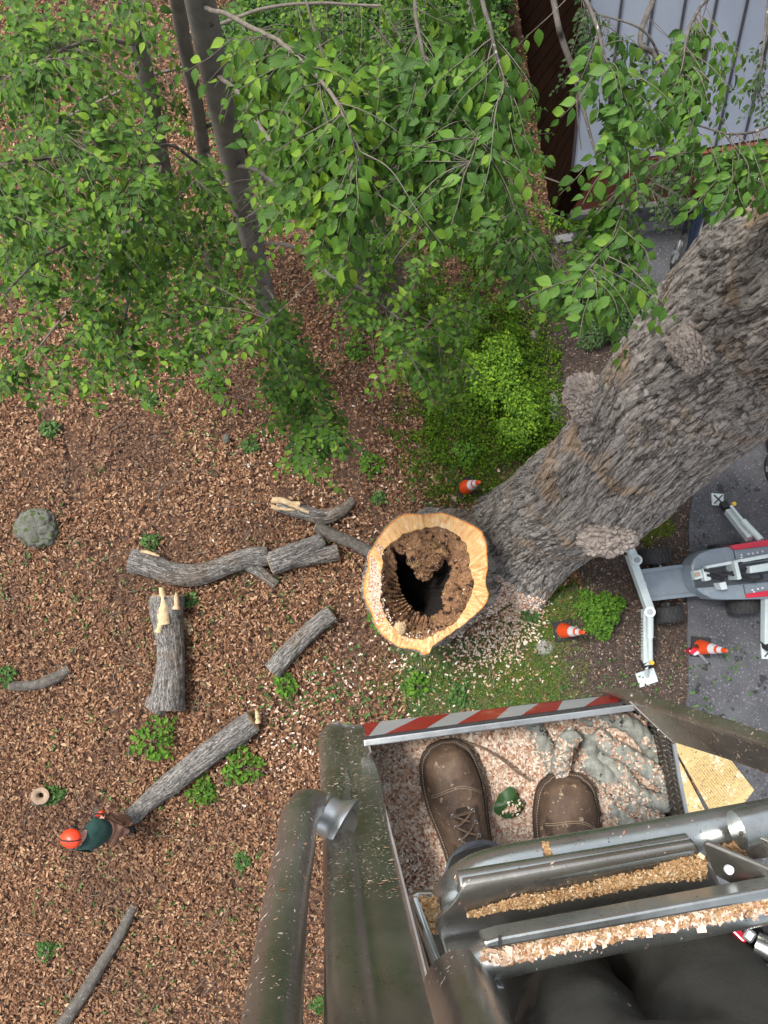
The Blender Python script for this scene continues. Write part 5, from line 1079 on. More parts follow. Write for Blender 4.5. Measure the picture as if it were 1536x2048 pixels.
# third beech: slim trunk between them, darker and lower leaves behind
b3 = thing('beech_tree', 'slimmest beech trunk just left of the first one, with low shaded leaves behind', 'tree', P(432, 440, 0))
tree_trunk(b3, [(434, 450, -.1, 26), (418, 380, 1.4, 26), (395, 220, 3.6, 28), (362, 50, 5.4, 32), (340, -90, 6.4, 34)])
lb3 = [[(400, 260, 3.1, 12), (520, 200, 4.0, 12), (640, 120, 4.4, 10), (780, 60, 4.5, 8)], [(380, 130, 4.6, 10), (300, 150, 4.7, 9), (200, 200, 4.7, 8), (90, 260, 4.7, 6)], [(412, 340, 2.0, 8), (320, 430, 3.2, 8), (240, 560, 3.6, 7), (100, 600, 3.6, 5)], [(405, 290, 2.6, 10), (480, 420, 3.4, 9), (440, 560, 3.8, 7), (380, 680, 3.8, 5)], [(370, 80, 5.2, 12), (560, 10, 5.4, 10), (760, 10, 5.4, 8)]]
rg3 = [([(460, -20), (1000, -20), (1020, 260), (700, 280), (470, 200)], (7.8, 9.4), 105, .092, .3, 9), ([(480, 200), (760, 250), (700, 420), (500, 420)], (8.2, 9.4), 30, .09, .3, 9),
       ([(-20, 60), (340, 60), (420, 400), (300, 620), (-20, 620)], (8.3, 9.6), 95, .092, .25, 9), ([(300, 420), (520, 430), (520, 690), (360, 740)], (8.8, 9.6), 34, .09, .25, 9)]
nC = foliage(b3, lb3, rg3, M_leafA, nbig=120, gap=520, NF=3.3)
# fourth tree: stands beyond the top edge, its curtains of leaves hang down over the right half
b4 = thing('hanging_tree', 'tree with mottled limbs and bright drooping leaves before the dark end wall and roof', 'tree', P(900, -330, 0))
tree_trunk(b4, [(900, -330, -.1, 60), (910, -420, 2.0, 60), (930, -560, 4.5, 60), (960, -760, 6.6, 60), (980, -980, 8.0, 60)])
lb4 = [[(965, -800, 6.8, 60), (1040, -420, 8.2, 34), (1108, 0, 8.3, 19), (1125, 80, 8.2, 19), (1150, 150, 8.1, 18), (1158, 190, 8.05, 14), (1172, 240, 8.0, 11), (1190, 310, 7.9, 8), (1210, 330, 7.9, 5)],
       [(935, -600, 5.0, 30), (860, -300, 7.6, 26), (830, -60, 8.9, 16), (840, 80, 9.2, 11), (870, 200, 9.2, 7)], [(950, -700, 6.0, 40), (960, -350, 8.4, 30), (960, -60, 9.4, 18), (985, 60, 9.5, 12), (1010, 160, 9.4, 8)],
       [(600, -60, 7.4, 8), (612, 0, 7.3, 8), (640, 90, 7.1, 9), (652, 135, 7.0, 6)], [(1000, -500, 7.8, 30), (1080, -200, 8.8, 18), (1190, 40, 9.3, 12), (1220, 200, 9.2, 9), (1240, 380, 9.0, 6)],
       [(1150, 150, 8.1, 10), (1156, 230, 7.9, 5), (1162, 300, 7.7, 4)], [(740, 40, 7.2, 7), (790, 100, 7.0, 8), (850, 150, 6.8, 8), (930, 250, 6.6, 7), (1060, 340, 6.5, 6), (1130, 370, 6.4, 4)], [(880, -200, 7.8, 20), (960, 100, 7.6, 12), (1010, 330, 7.2, 9), (1080, 480, 6.9, 7), (1150, 560, 6.8, 5)]]
rg4 = [([(780, 60), (990, 60), (1010, 160), (1010, 400), (900, 440), (800, 380), (770, 200)], (3.5, 4.3), 130, .096, .75, 9),
       ([(850, 360), (1030, 340), (1120, 580), (1120, 660), (1000, 580), (900, 500)], (5.5, 6.5), 60, .095, .7, 9),
       ([(1160, 400), (1220, 380), (1230, 470), (1290, 500), (1290, 550), (1220, 590), (1140, 670), (1120, 560)], (3.7, 4.6), 52, .090, .65, 9),
       ([(1200, 60), (1290, 60), (1290, 250), (1230, 330), (1190, 290)], (3.5, 4.0), 22, .090, .7, 9),
       
       ([(1040, 150), (1110, 190), (1130, 400), (1050, 440)], (5.4, 6.2), 7, .09, .6, 8),
       ([(860, 560), (1000, 600), (930, 760), (880, 840), (830, 740)], (7.0, 8.0), 26, .085, .6, 8)]
nD = foliage(b4, lb4, rg4, M_leafB, NF=1.55)
# fifth: dark twisted limb with small dull leaves before the roof
b5 = thing('cherry_tree', 'tree with dark crooked limb and dull small leaves in front of the grey roof', 'tree', P(1560, -420, 0))
tree_trunk(b5, [(1560, -420, -.1, 40), (1565, -560, 3.0, 40), (1575, -760, 5.6, 44), (1590, -980, 7.0, 46)], M_limb)
lb5 = [[(1570, -650, 4.4, 50), (1430, -260, 6.2, 26), (1290, 40, 6.9, 17), (1310, 110, 6.9, 17), (1345, 190, 6.85, 16), (1372, 240, 6.8, 15), (1400, 320, 6.7, 12), (1430, 380, 6.6, 8)], [(1575, -700, 5.0, 40), (1560, -200, 6.6, 16), (1530, 60, 7.0, 8), (1516, 200, 7.0, 4)], [(1330, 150, 6.85, 9), (1290, 60, 7.2, 7), (1170, 20, 7.2, 5)], [(1345, 190, 6.85, 7), (1330, 280, 6.9, 6), (1300, 380, 6.9, 4)]]
rg5 = [([(1140, -20), (1190, -20), (1195, 160), (1170, 190), (1145, 120)], (5.6, 6.2), 22, .055, .6, 9), ([(1270, 20), (1330, 60), (1400, 240), (1400, 380), (1290, 420), (1300, 200)], (5.8, 6.3), 40, .055, .6, 9), ([(1495, 60), (1545, 60), (1545, 200), (1500, 200)], (5.8, 6.2), 9, .055, .6, 9), ([(1230, 260), (1350, 280), (1350, 400), (1260, 420)], (6.0, 6.6), 13, .05, .6, 9)]
nE = foliage(b5, lb5, rg5, M_leafD, nbig=150, twigmat=M_limb)
# sixth: bright leaves over the eave at the right edge
b6 = thing('maple_sapling', 'young tree with fresh green leaves spreading over the eave at the right edge', 'tree', P(1700, -60, 0))
tree_trunk(b6, [(1700, -60, -.1, 30), (1715, -120, 2.5, 34), (1740, -220, 5.0, 40), (1790, -330, 7.0, 50)], M_limb)
lb6 = [[(1740, -220, 5.0, 24), (1640, 120, 8.2, 12), (1560, 240, 8.9, 9), (1470, 270, 9.1, 7), (1390, 250, 9.1, 5)], [(1640, 120, 8.2, 10), (1560, 330, 8.9, 8), (1460, 340, 9.0, 6), (1420, 320, 9.0, 4)], [(1740, -220, 5.0, 20), (1500, -60, 8.5, 14), (1390, 30, 9.1, 10), (1370, 160, 9.1, 8), (1385, 260, 9.1, 6)]]
rg6 = [([(1400, 270), (1545, 270), (1545, 325), (1470, 335), (1410, 335)], (3.7, 4.2), 20, .080, .65, 9), ([(1350, 40), (1420, 40), (1420, 160), (1405, 270), (1355, 260)], (3.7, 4.2), 20, .080, .65, 9)]
nF = foliage(b6, lb6, rg6, M_leafB)
# ================================================================= THE BASKET
FZ = CAM_H-1.64                                     # basket floor
bk = thing('lift_basket', 'weathered aluminium work basket the photographer stands in, with red and white striped kick plate', 'basket', D(1000, 1550, 1.64))
def hx(nm, A, B, mat, bev=.004, par=bk, sm=False, label=None):
    """A, B: four (px, py, depth) corners of each end"""
    a = [D(*p) for p in A]; b = [D(*p) for p in B]; m = MB(); m.hexa(a+b); return build(nm, m, mat, par, sm=sm, bevel=bev, label=label)
def slab(nm, pts, th, mat, bev=.002, par=bk, sm=False, label=None):
    """plate: outline (px, py, depth), thickness th along its own normal"""
    W_ = np.array([D(*p) for p in pts]); n_ = np.cross(W_[1]-W_[0], W_[2]-W_[0]); n_ /= np.linalg.norm(n_); n_ *= np.sign(n_[2]) or 1
    m = MB(); m.prism(W_, -n_*th); return build(nm, m, mat, par, sm=sm, bevel=bev, label=label)
def rail(nm, pts, mat, n=60, seg=28, par=bk, cap=True, label=None):
    """tube: (px, py, depth, radius m)"""
    a = np.array(pts, float); W_ = D(a[:, 0], a[:, 1], a[:, 2]); ps = smooth(np.column_stack([W_, a[:, 3]]), n); m = MB(); m.tube(ps[:, :3], ps[:, 3], seg, cap); return build(nm, m, mat, par, label=label), m
fl = [(712, 1452, 1.64), (1236, 1388, 1.64), (1296, 1440, 1.64), (1345, 1660, 1.64), (1420, 2150, 1.64), (760, 2150, 1.64)]
slab('floor', fl, .012, M_tread)
# front kick plate: a grey sheet carrying alternating reflective stripes
KB, KT = [(727, 1447, 1.635), (1238, 1389, 1.635)], [(733, 1481, 1.44), (1246, 1410, 1.44)]
kb0, kb1, kt0, kt1 = D(*KB[0]), D(*KB[1]), D(*KT[0]), D(*KT[1])
fn = np.cross(kb1-kb0, kt0-kb0); fn /= np.linalg.norm(fn); fn *= np.sign(fn[1])
m = MB(); m.hexa([kb0, kb1, kt1, kt0]+[v-fn*.004 for v in (kb0, kb1, kt1, kt0)]); build('kick_plate', m, M_alu, bk, sm=False)
def kp(s, t): return (kb0+(kb1-kb0)*s)*(1-t)+(kt0+(kt1-kt0)*s)*t+fn*.0012
# stripe boundaries read at the lower (outer) edge and at the top edge
sb = [0.00, .035, .185, .31, .445, .55, .68, .775, .885, .97, 1.0]; tops = [0.0, -.02, .055, .255, .345, .50, .595, .742, .825, .955, 1.0]
cols = [M_red, M_refw, M_red, M_refw, M_red, M_refw, M_red, M_refw, M_red]
Bs = [0.0, .075, .215, .335, .460, .565, .685, .775, .885, .975]; Ts = [0.0, -.0, .055, .235, .345, .505, .60, .745, .83, .99]
stripes = []
edgesB = [(.0, .04), (.04, .20), (.20, .335), (.335, .45), (.45, .565), (.565, .675), (.675, .78), (.78, .90), (.90, 1.0)]
edgesT = [(.0, .0), (.0, .055), (.055, .235), (.235, .345), (.345, .505), (.505, .60), (.60, .745), (.745, .83), (.83, .97)]
bb = [0.0, .075, .225, .345, .465, .575, .685, .785, .905, 1.0]; tt = [0.0, .0, .055, .235, .345, .505, .60, .745, .85, .97]
cl = [M_red, M_refw]*5
bb = [0.0, .065, .215, .335, .455, .565, .680, .775, .925, 1.0]; tt = [0.0, .0, .050, .215, .330, .490, .585, .735, .830, .985]
for k in range(9):
    b0, b1, t0, t1 = bb[k], bb[k+1], tt[k], tt[k+1]
    q = [kp(b0, .03), kp(b1, .03), kp(t1, .93), kp(t0, .93)] if t1 > t0 else [kp(b0, .03), kp(b1, .03), kp(t0+.002, .93)]
    m = MB(); n_ = len(q); m.add(q+[v-fn*.0008 for v in q], [tuple(range(n_)), tuple(range(2*n_-1, n_-1, -1))]+[(i, n_+i, n_+(i+1) % n_, (i+1) % n_) for i in range(n_)]); build('stripe', m, cl[k], bk, sm=False)
m = MB(); box_tube(m, kt0+[-.005, -.004, .003], kt1+[.02, -.004, .003], .012, .006); build('kick_plate_lip', m, M_aluL, bk, sm=False, bevel=.002)
m = MB(); box_tube(m, kt0+[-.004, .004, .0], kt1+[.0, .004, .0], .004, .006); build('seal_strip', m, M_black, bk, sm=False)
# right hand tread plate side with raised bars, white top lip
sideB = [(1246, 1392, 1.635), (1292, 1440, 1.635), (1312, 1530, 1.635), (1338, 1665, 1.635), (1372, 1850, 1.635)]
sideT = [(1258, 1404, 1.44), (1346, 1486, 1.40), (1357, 1555, 1.40), (1374, 1640, 1.40), (1420, 1860, 1.40)]
for k in range(4):
    q = [D(*sideB[k]), D(*sideB[k+1]), D(*sideT[k+1]), D(*sideT[k])]; m = MB(); n_ = np.cross(q[1]-q[0], q[3]-q[0]); n_ /= np.linalg.norm(n_); n_ *= -np.sign(n_[0]) or 1
    m.hexa([v for v in q]+[v-n_*.004 for v in q]); build('side_plate', m, M_tread, bk, sm=False)
    m = MB(); nr, nc = 4, (3 if k == 0 else 4)
    for r_ in range(nr):
        for c_ in range(nc*2):
            s_, t_ = (c_+.5)/(nc*2), (r_+.5)/nr
            if (r_+c_//4) % 2: a0, a1 = (s_-.035, t_-.05), (s_+.035, t_+.05)
            else: a0, a1 = (s_-.04, t_+.06), (s_+.03, t_-.06)
            f = lambda s, t: (q[0]*(1-s)+q[1]*s)*(1-t)+(q[3]*(1-s)+q[2]*s)*t+n_*.001
            p0, p1 = f(*a0), f(*a1); m.tube([p0, (p0+p1)/2+n_*.0008, p1], [.0006, .0022, .0006], 6)
    build('tread_bars', m, M_alu, bk, kind='stuff')
for k in range(1, 4):
    m = MB(); box_tube(m, D(*sideT[k])+[0, 0, .003], D(*sideT[k+1])+[0, 0, .003], .006, .006); build('side_lip', m, M_aluL, bk, sm=False)
# left side plate
q = [(726, 1450, 1.64), (738, 1482, 1.44), (905, 2150, 1.44), (840, 2150, 1.64)]
W_ = [D(*p) for p in q]; m = MB(); m.hexa(W_+[v-np.array([.004, 0, 0]) for v in W_]); build('side_plate', m, M_aluD, bk, sm=False)
# left post: wide flat face with a rolled left shoulder
def section_post(nm, secs, mat, bev=.006, label=None):
    """secs: list of (depth, [px corner points around]) lofted"""
    m = MB(); rows = [np.array([D(x, y, d+dd) for (x, y, dd) in c]) for d, c in secs]; n_ = len(rows[0]); V = np.concatenate(rows); F = [(q*n_+j, q*n_+(j+1) % n_, (q+1)*n_+(j+1) % n_, (q+1)*n_+j) for q in range(len(rows)-1) for j in range(n_)]+[tuple(range(n_)), tuple(range(len(V)-1, len(V)-n_-1, -1))]
    m.add(V, F); o = build(nm, m, mat, bk, sm=True, bevel=bev, label=label); return o, m
lp = []
for (dd, y, xl, xr) in [(1.62, 1452, 652, 727), (1.56, 1462, 642, 731), (1.50, 1482, 637, 737), (1.30, 1560, 640, 762), (1.10, 1670, 645, 779), (.90, 1800, 648, 808), (.72, 1960, 652, 846), (.60, 2110, 658, 886)]:
    wv = xr-xl; c = [(xl, y, .02), (xl+wv*.06, y-4, .004), (xl+wv*.14, y-6, 0), (xl+wv*.28, y-7, .000), (xl+wv*.40, y-6, .002), (xl+wv*.45, y-4, .012), (xl+wv*.52, y-3, .015), (xl+wv*.60, y-2, .010), (xr-4, y-2, .007), (xr, y, .009), (xr+2, y+26*(1.64/dd)*.5, .03), (xl+wv*.5, y+30, .04), (xl+2, y+24, .04)]
    lp.append((dd, c))
lpost, MB_LP = section_post('corner_post', lp, M_aluD, .0, 'left corner post with its rolled shoulder')
m = MB()
for (x, y) in [(706, 1449), (707, 1455), (696, 1474), (698, 1487), (703, 1461)]:
    h_, n_ = hit(bvh_of(MB_LP), x, y)
    if h_ is not None: m = MB(); m.tube([h_-n_*.001, h_+n_*.001], .0042, 14, flat=.5); build('post_rivet', m, M_aluL, bk)
# thin bright strip seen left of the post near the camera
slab('post_edge_strip', [(648, 1850, .92), (655, 1850, .92), (662, 2120, .68), (646, 2120, .68)], .004, M_alu)
# right post leaning out from the far right corner
def quadpost(nm, secs, mat, label=None):
    m = MB(); rows = [np.array([D(*p) for p in s]) for s in secs]; V = np.concatenate(rows); F = [(q*4+j, q*4+(j+1) % 4, (q+1)*4+(j+1) % 4, (q+1)*4+j) for q in range(len(rows)-1) for j in range(4)]+[(3, 2, 1, 0), tuple(len(V)-4+j for j in range(4))]
    m.add(V, F); o = build(nm, m, mat, bk, sm=False, bevel=.006, label=label); return m
MB_RP = quadpost('corner_post', [[(1196, 1374, 1.60), (1205, 1384, 1.58), (1255, 1402, 1.60), (1240, 1392, 1.66)], [(1262, 1376, 1.47), (1262, 1404, 1.44), (1322, 1450, 1.48), (1300, 1420, 1.56)], [(1330, 1397, 1.34), (1330, 1424, 1.31), (1345, 1486, 1.36), (1345, 1450, 1.44)], [(1440, 1431, 1.18), (1440, 1461, 1.15), (1440, 1516, 1.20), (1440, 1480, 1.28)], [(1620, 1490, 1.00), (1620, 1520, .97), (1620, 1580, 1.02), (1620, 1540, 1.10)]], M_aluD, 'right corner post leaning outward')
bR = bvh_of(MB_RP); m = MB()
for (x, y) in [(1228, 1393), (1293, 1402), (1262, 1390)]:
    h_, n_ = hit(bR, x, y)
    if h_ is not None: m = MB(); m.tube([h_-n_*.001, h_+n_*.0015], .0045, 14); build('post_rivet', m, M_aluL, bk)
# weld web between right post and tread plate
slab('corner_gusset', [(1300, 1418, 1.46), (1345, 1450, 1.40), (1349, 1486, 1.40), (1326, 1462, 1.44)], .006, M_alu)
# handle tube on the left
_, MB_H = rail('handle_tube', [(688, 1652, 1.10, .0255), (668, 1640, 1.115, .0255), (640, 1622, 1.12, .0255), (612, 1618, 1.10, .0255), (597, 1645, 1.05, .025), (590, 1700, .99, .025), (574, 1790, .91, .025), (560, 1900, .81, .0255), (544, 2048, .70, .0265), (534, 2160, .63, .027)], M_aluD, 90, 36)
c0, c1_ = D(676, 1645, 1.112), D(640, 1622, 1.12); m = MB(); t_ = (c0-c1_)/np.linalg.norm(c0-c1_); m.tube([c0-t_*.022, c0-t_*.008, c0, c0+t_*.006, c0+t_*.010], [.0265, .028, .034, .040, .041], 36); build('handle_flange', m, M_aluL, bk)
m = MB(); m.tube([c1_, c1_+t_*.004], .0265, 30); build('weld_ring', m, M_aluL, bk)
# front rail tubes and the tool trough
_, MB_T1 = rail('top_rail', [(905, 1935, 1.12, .029), (893, 1870, 1.06, .029), (905, 1810, 1.00, .029), (945, 1765, .97, .029), (1010, 1742, .96, .029), (1120, 1722, .96, .029), (1300, 1692, .96, .029), (1450, 1664, .96, .029), (1640, 1628, .96, .029)], M_alu, 110, 40)
# trough: profile rows along its length (px, py, depth) left, right
TR_L = [(914, 1784, .935), (917, 1764, .905), (921, 1752, .895), (925, 1758, .885), (922, 1776, .880), (905, 1806, .890), (885, 1826, .905), (872, 1842, .920), (874, 1862, .935), (884, 1882, .940), (897, 1920, .935), (905, 1940, .93)]
TR_R = [(1380, 1704, .935), (1376, 1688, .905), (1378, 1676, .895), (1384, 1680, .885), (1392, 1690, .880), (1404, 1712, .890), (1418, 1732, .905), (1430, 1748, .920), (1446, 1772, .935), (1500, 1784, .940), (1560, 1790, .935), (1620, 1796, .93)]
rowsL = smooth([list(D(*p)) for p in TR_L], 50); rowsR = smooth([list(D(*p)) for p in TR_R], 50)
nl = 60; f = np.linspace(0, 1, nl)[None, :, None]; G = rowsL[:, None]*(1-f)+rowsR[:, None]*f
tn = np.zeros_like(G); tn[..., 2] = -.004
V = np.concatenate([G.reshape(-1, 3), (G+tn+[0, -.001, 0]).reshape(-1, 3)]); n1 = 50*nl; i = np.arange(49)[:, None]*nl; j = np.arange(nl-1)[None]
F = np.stack([i+j, i+j+1, i+nl+j+1, i+nl+j], -1).reshape(-1, 4); F = np.concatenate([F, F[:, ::-1]+n1])
rim_ = [(q, q+1) for q in range(nl-1)]+[(49*nl+q+1, 49*nl+q) for q in range(nl-1)]+[((q+1)*nl, q*nl) for q in range(49)]+[(q*nl+nl-1, (q+1)*nl+nl-1) for q in range(49)]
m = MB(); m.add(V, F); m.F.append(np.array([(a, a+n1, b+n1, b) for a, b in rim_]) + 0); MB_TR2 = m; build('tool_trough', m, M_aluD, bk)
bT = bvh_of(m)
rail('trough_lip', [(918, 1768, .897, .014), (1000, 1754, .897, .014), (1200, 1722, .897, .014), (1376, 1692, .897, .014)], M_alu, 40, 24)
# back edge strip, silvery, and the lower tube with its welded elbow
slab('trough_edge_strip', [(966, 1884, .826), (1000, 1874, .826), (1536, 1776, .826), (1660, 1752, .826), (1660, 1776, .826), (1536, 1800, .826), (1000, 1896, .826), (972, 1899, .826)], .03, M_alu, .003)
m = MB(); a_ = D(1000, 1884, .823); m.box(a_, (.003, .012, .002)); build('strip_mark', m, M_black, bk, sm=False)
_, MB_T2 = rail('lower_rail', [(930, 1985, .90, .024), (938, 1950, .875, .022), (965, 1924, .86, .0205), (1018, 1910, .855, .0200), (1200, 1871, .855, .0200), (1400, 1833, .855, .0200), (1660, 1783, .855, .0200)], M_alu, 90, 40)
_, MB_T3 = rail('front_post', [(914, 1958, .862, .036), (930, 2000, .835, .036), (948, 2050, .80, .036), (975, 2140, .74, .036)], M_aluD, 40, 36)
for k in range(9):                                   # stacked dime weld bead
    f = k/8; x, y = 905+f*84, 1944+f*26-16*math.sin(f*3.1)*(.2); p = D(x, y, .838+.012*f); m = MB(); rr_ = .0085; m.tube([p-[rr_, rr_*.2, 0], p+[-.001, .002, .003], p+[rr_, -rr_*.2, 0]], [.004, .009, .004], 12, flat=.5); build('weld_bead', m, M_aluL, bk)
# plates at the left end
slab('end_plate', [(822, 1792, 1.01), (834, 1785, 1.01), (884, 1784, 1.01), (880, 1800, 1.01), (872, 1850, 1.01), (898, 1955, .97), (872, 1965, .97), (846, 1865, .99)], .01, M_aluD)
slab('end_plate', [(819, 1805, .985), (826, 1803, .985), (882, 1960, .90), (934, 2120, .78), (905, 2120, .78), (862, 1975, .90)], .006, M_aluD)
slab('end_plate', [(822, 1794, .975), (834, 1790, .975), (868, 1880, .94), (893, 1950, .91), (884, 1956, .91), (855, 1880, .94)], .005, M_alu)
# V brackets with a hole near the right edge
slab('bracket', [(1404, 1692, .875), (1412, 1686, .87), (1536, 1738, .84), (1620, 1775, .82), (1620, 1800, .84), (1536, 1765, .86), (1470, 1772, .90), (1428, 1750, .90)], .006, M_aluD)
slab('bracket', [(1476, 1668, .89), (1490, 1662, .885), (1560, 1690, .87), (1640, 1722, .85), (1640, 1745, .87), (1560, 1712, .88), (1500, 1722, .91)], .006, M_aluD)
p = D(1456, 1738, .862); m = MB(); m.tube([p, p+[0, 0, .004]], .005, 16); build('bracket_hole', m, M_cwhite, bk)
rail('socket_tube', [(1474, 1660, .90, .022), (1560, 1640, .90, .022), (1660, 1618, .90, .022)], M_alu, 20, 30)

# chips, dust and flecks lying about the basket
def tri_sample(mb_, n, upz=.25, maxd=None):
    V = mb_.verts(); T = []
    for f in mb_.F:
        T.append(f[:, :3]); 
        if f.shape[1] == 4: T.append(f[:, [0, 2, 3]])
    T = np.concatenate(T); a, b, c = V[T[:, 0]], V[T[:, 1]], V[T[:, 2]]; nn = np.cross(b-a, c-a); ar = np.linalg.norm(nn, axis=1)/2; nn /= (2*ar[:, None]+1e-12)
    w_ = ar*(np.abs(nn[:, 2]) > upz); idx = RNG.choice(len(T), n, p=w_/w_.sum()); r1, r2 = RNG.random(n), RNG.random(n); s = np.sqrt(r1)[:, None]
    p = a[idx]*(1-s)+b[idx]*s*(1-r2[:, None])+c[idx]*s*r2[:, None]; q = nn[idx]; q *= np.sign(q[:, 2:3]); return p, q
def visible(bv, pts):
    ok = []
    for p in pts:
        d_ = Vector(p-CAMP); h = bv.ray_cast(Vector(CAMP), d_.normalized()); ok.append(h[0] is None or (h[0]-Vector(p)).length < .006)
    return np.array(ok)
def align(nv, yaw):
    t = np.stack([np.cos(yaw), np.sin(yaw), 0*yaw], -1); t = t-(t*nv).sum(1)[:, None]*nv; t /= np.linalg.norm(t, axis=1)[:, None]; return np.stack([t, np.cross(nv, t), nv], -1)
fm = MB()
for mbx, n, uz in ((MB_LP, 3600, .05), (MB_RP, 900, .05), (MB_H, 700, .05), (MB_T1, 260, .3), (MB_TR2, 220, .3), (MB_T2, 200, .3), (MB_T3, 80, .2)):
    p, q = tri_sample(mbx, n, uz); L = RNG.uniform(.0014, .0038, n)*np.where(RNG.random(n) < .06, 2.6, 1); place(fm, FLAKE_V, FLAKE_F, None, p+q*.0007, align(q, RNG.normal(1.1, .5, n)), np.stack([L, L*.35, L*.3], -1))
stuff('sawdust_flecks', fm, M_chip, parent=bk)
# floor heap
px, py = RNG.uniform(730, 1350, 85000), RNG.uniform(1405, 1900, 85000); fp = [(742, 1484), (1244, 1412), (1290, 1442), (1318, 1560), (1360, 1900), (830, 1900)]
k = inpoly(px, py, fp); px, py = px[k], py[k]; hgt = .016+.014*blotch(px, py, .012, 3); thin = (((px-832)/30)**2+((py-1735)/62)**2 < 1); k = ~thin | (RNG.random(len(px)) < .35); px, py, hgt = px[k], py[k], hgt[k]; N = len(px)
pos = P(px, py, FZ+hgt+RNG.random(N)*.010); L = RNG.uniform(.0035, .0088, N)*np.where(RNG.random(N) < .03, 2.0, 1); m = MB(); place(m, CHIP_V, CHIP_F, None, pos, rotmats(RNG.uniform(0, 6.28, N), RNG.normal(0, .45, N), RNG.uniform(0, 6.28, N)), np.stack([L, L*RNG.uniform(.35, .8, N), L*.3], -1))
heap = stuff('wood_chip_heap', m, M_chip, 'deep layer of fresh pink and cream wood chips on the basket floor', 'wood chips')
g_ = 70; gx, gy = np.meshgrid(np.linspace(725, 1365, g_), np.linspace(1405, 1930, g_)); kk = inpoly(gx.ravel(), gy.ravel(), fp); h_ = .012+.014*blotch(gx.ravel(), gy.ravel(), .012, 3)
W_ = P(gx.ravel(), gy.ravel(), FZ+h_); F = [(a, a+1, a+g_+1, a+g_) for a in range(g_*(g_-1)) if (a+1) % g_ and kk[a] and kk[a+1] and kk[a+g_] and kk[a+g_+1]]
M_bed = surf('sawdust_bed', (0.26, 0.15, 0.095), (0.50, 0.35, 0.25), 60, .95, bs=.8, bd=.004, bscale=220)
m = MB(); m.add(W_, F); stuff('sawdust_bed', m, M_bed, 'fine packed sawdust under the wood chips in the basket', 'sawdust')
# dust drifts in the trough and on the lower rail
def drift(line, n, spread, bvs, Lr, mat, nm, lift=.002):
    a = smooth(np.array(line, float), 400); idx = RNG.integers(0, 400, n); wv = a[idx, 2]; x = a[idx, 0]+RNG.normal(0, 2, n); y = a[idx, 1]+np.clip(RNG.normal(0, .5, n), -1, 1)*wv; P_, N_ = [], []
    for q in range(n):
        best = None
        for bv in bvs:
            h, nn = hit(bv, x[q], y[q])
            if h is not None and (best is None or h[2] > best[0][2]): best = (h, nn)
        if best is not None: P_.append(best[0]); N_.append(best[1])
    P_, N_ = np.array(P_), np.array(N_); N_ *= np.sign(N_[:, 2:3]); N_ = N_*.5+[0, 0, .5]; N_ /= np.linalg.norm(N_, axis=1)[:, None]; n = len(P_); N_ = N_+RNG.normal(0, .35, (n, 3)); N_ /= np.linalg.norm(N_, axis=1)[:, None]
    P_ = P_+[0, 0, 1]*(lift+RNG.random(n)**1.5*lift*3)[:, None]; L = RNG.uniform(*Lr, n)*np.where(RNG.random(n) < .05, 2.2, 1); m = MB(); place(m, CHIP_V, CHIP_F, None, P_, align(N_, RNG.uniform(0, 6.28, n)), np.stack([L, L*RNG.uniform(.3, .8, n), L*.3], -1)); return stuff(nm, m, mat, parent=bk)
drift([(938, 1826, 4), (1010, 1808, 8), (1060, 1799, 13), (1100, 1792, 11), (1220, 1766, 16), (1290, 1752, 13), (1350, 1738, 20), (1408, 1730, 25)], 13000, 1, [bT], (.0011, .0036), M_dust, 'sawdust_drift')
bT2 = bvh_of(MB_T2)
drift([(968, 1906, 6), (1010, 1907, 14), (1100, 1889, 15), (1250, 1858, 14), (1400, 1830, 15), (1536, 1804, 18)], 3000, 1, [bT2], (.002, .0072), M_chip, 'chip_drift')
drift([(968, 1900, 6), (1010, 1906, 16), (1100, 1886, 16), (1250, 1856, 15), (1400, 1828, 14), (1536, 1800, 14)], 8000, 1, [bT2], (.0012, .0042), M_dust, 'sawdust_drift')
bT1 = bvh_of(MB_T1)
drift([(1088, 1684, 4), (1093, 1698, 5), (1098, 1712, 7), (1103, 1724, 5)], 420, 1, [bT1], (.002, .005), M_dust, 'sawdust_drift')
m = MB(); n = 380; x, y = RNG.normal(852, 9, n), RNG.uniform(1794, 1862, n); pos = D(x+(y-1794)*.16, y, np.full(n, .975)); pos[:, 2] += RNG.random(n)*.006; L = RNG.uniform(.003, .009, n); place(m, CHIP_V, CHIP_F, None, pos, rotmats(RNG.uniform(0, 6.28, n), RNG.normal(0, .4, n), RNG.uniform(0, 6.28, n)), np.stack([L, L*.5, L*.3], -1)); stuff('corner_chips', m, M_dust, parent=bk)
m = MB(); n = 1500; x, y = RNG.uniform(1420, 1510, n), RNG.uniform(1680, 1740, n); k = inpoly(x, y, [(1438, 1690), (1484, 1680), (1502, 1716), (1490, 1728)]); x, y = x[k], y[k]; n = len(x); pos = D(x, y, np.full(n, .93)); pos[:, 2] += RNG.random(n)*.006; L = RNG.uniform(.002, .006, n); place(m, CHIP_V, CHIP_F, None, pos, rotmats(RNG.uniform(0, 6.28, n), RNG.normal(0, .4, n), RNG.uniform(0, 6.28, n)), np.stack([L, L*.5, L*.3], -1)); stuff('corner_chips', m, M_dust, parent=bk)
slab('trough_floor', [(1420, 1690, .935), (1500, 1672, .935), (1530, 1725, .935), (1440, 1740, .935)], .003, M_aluD)

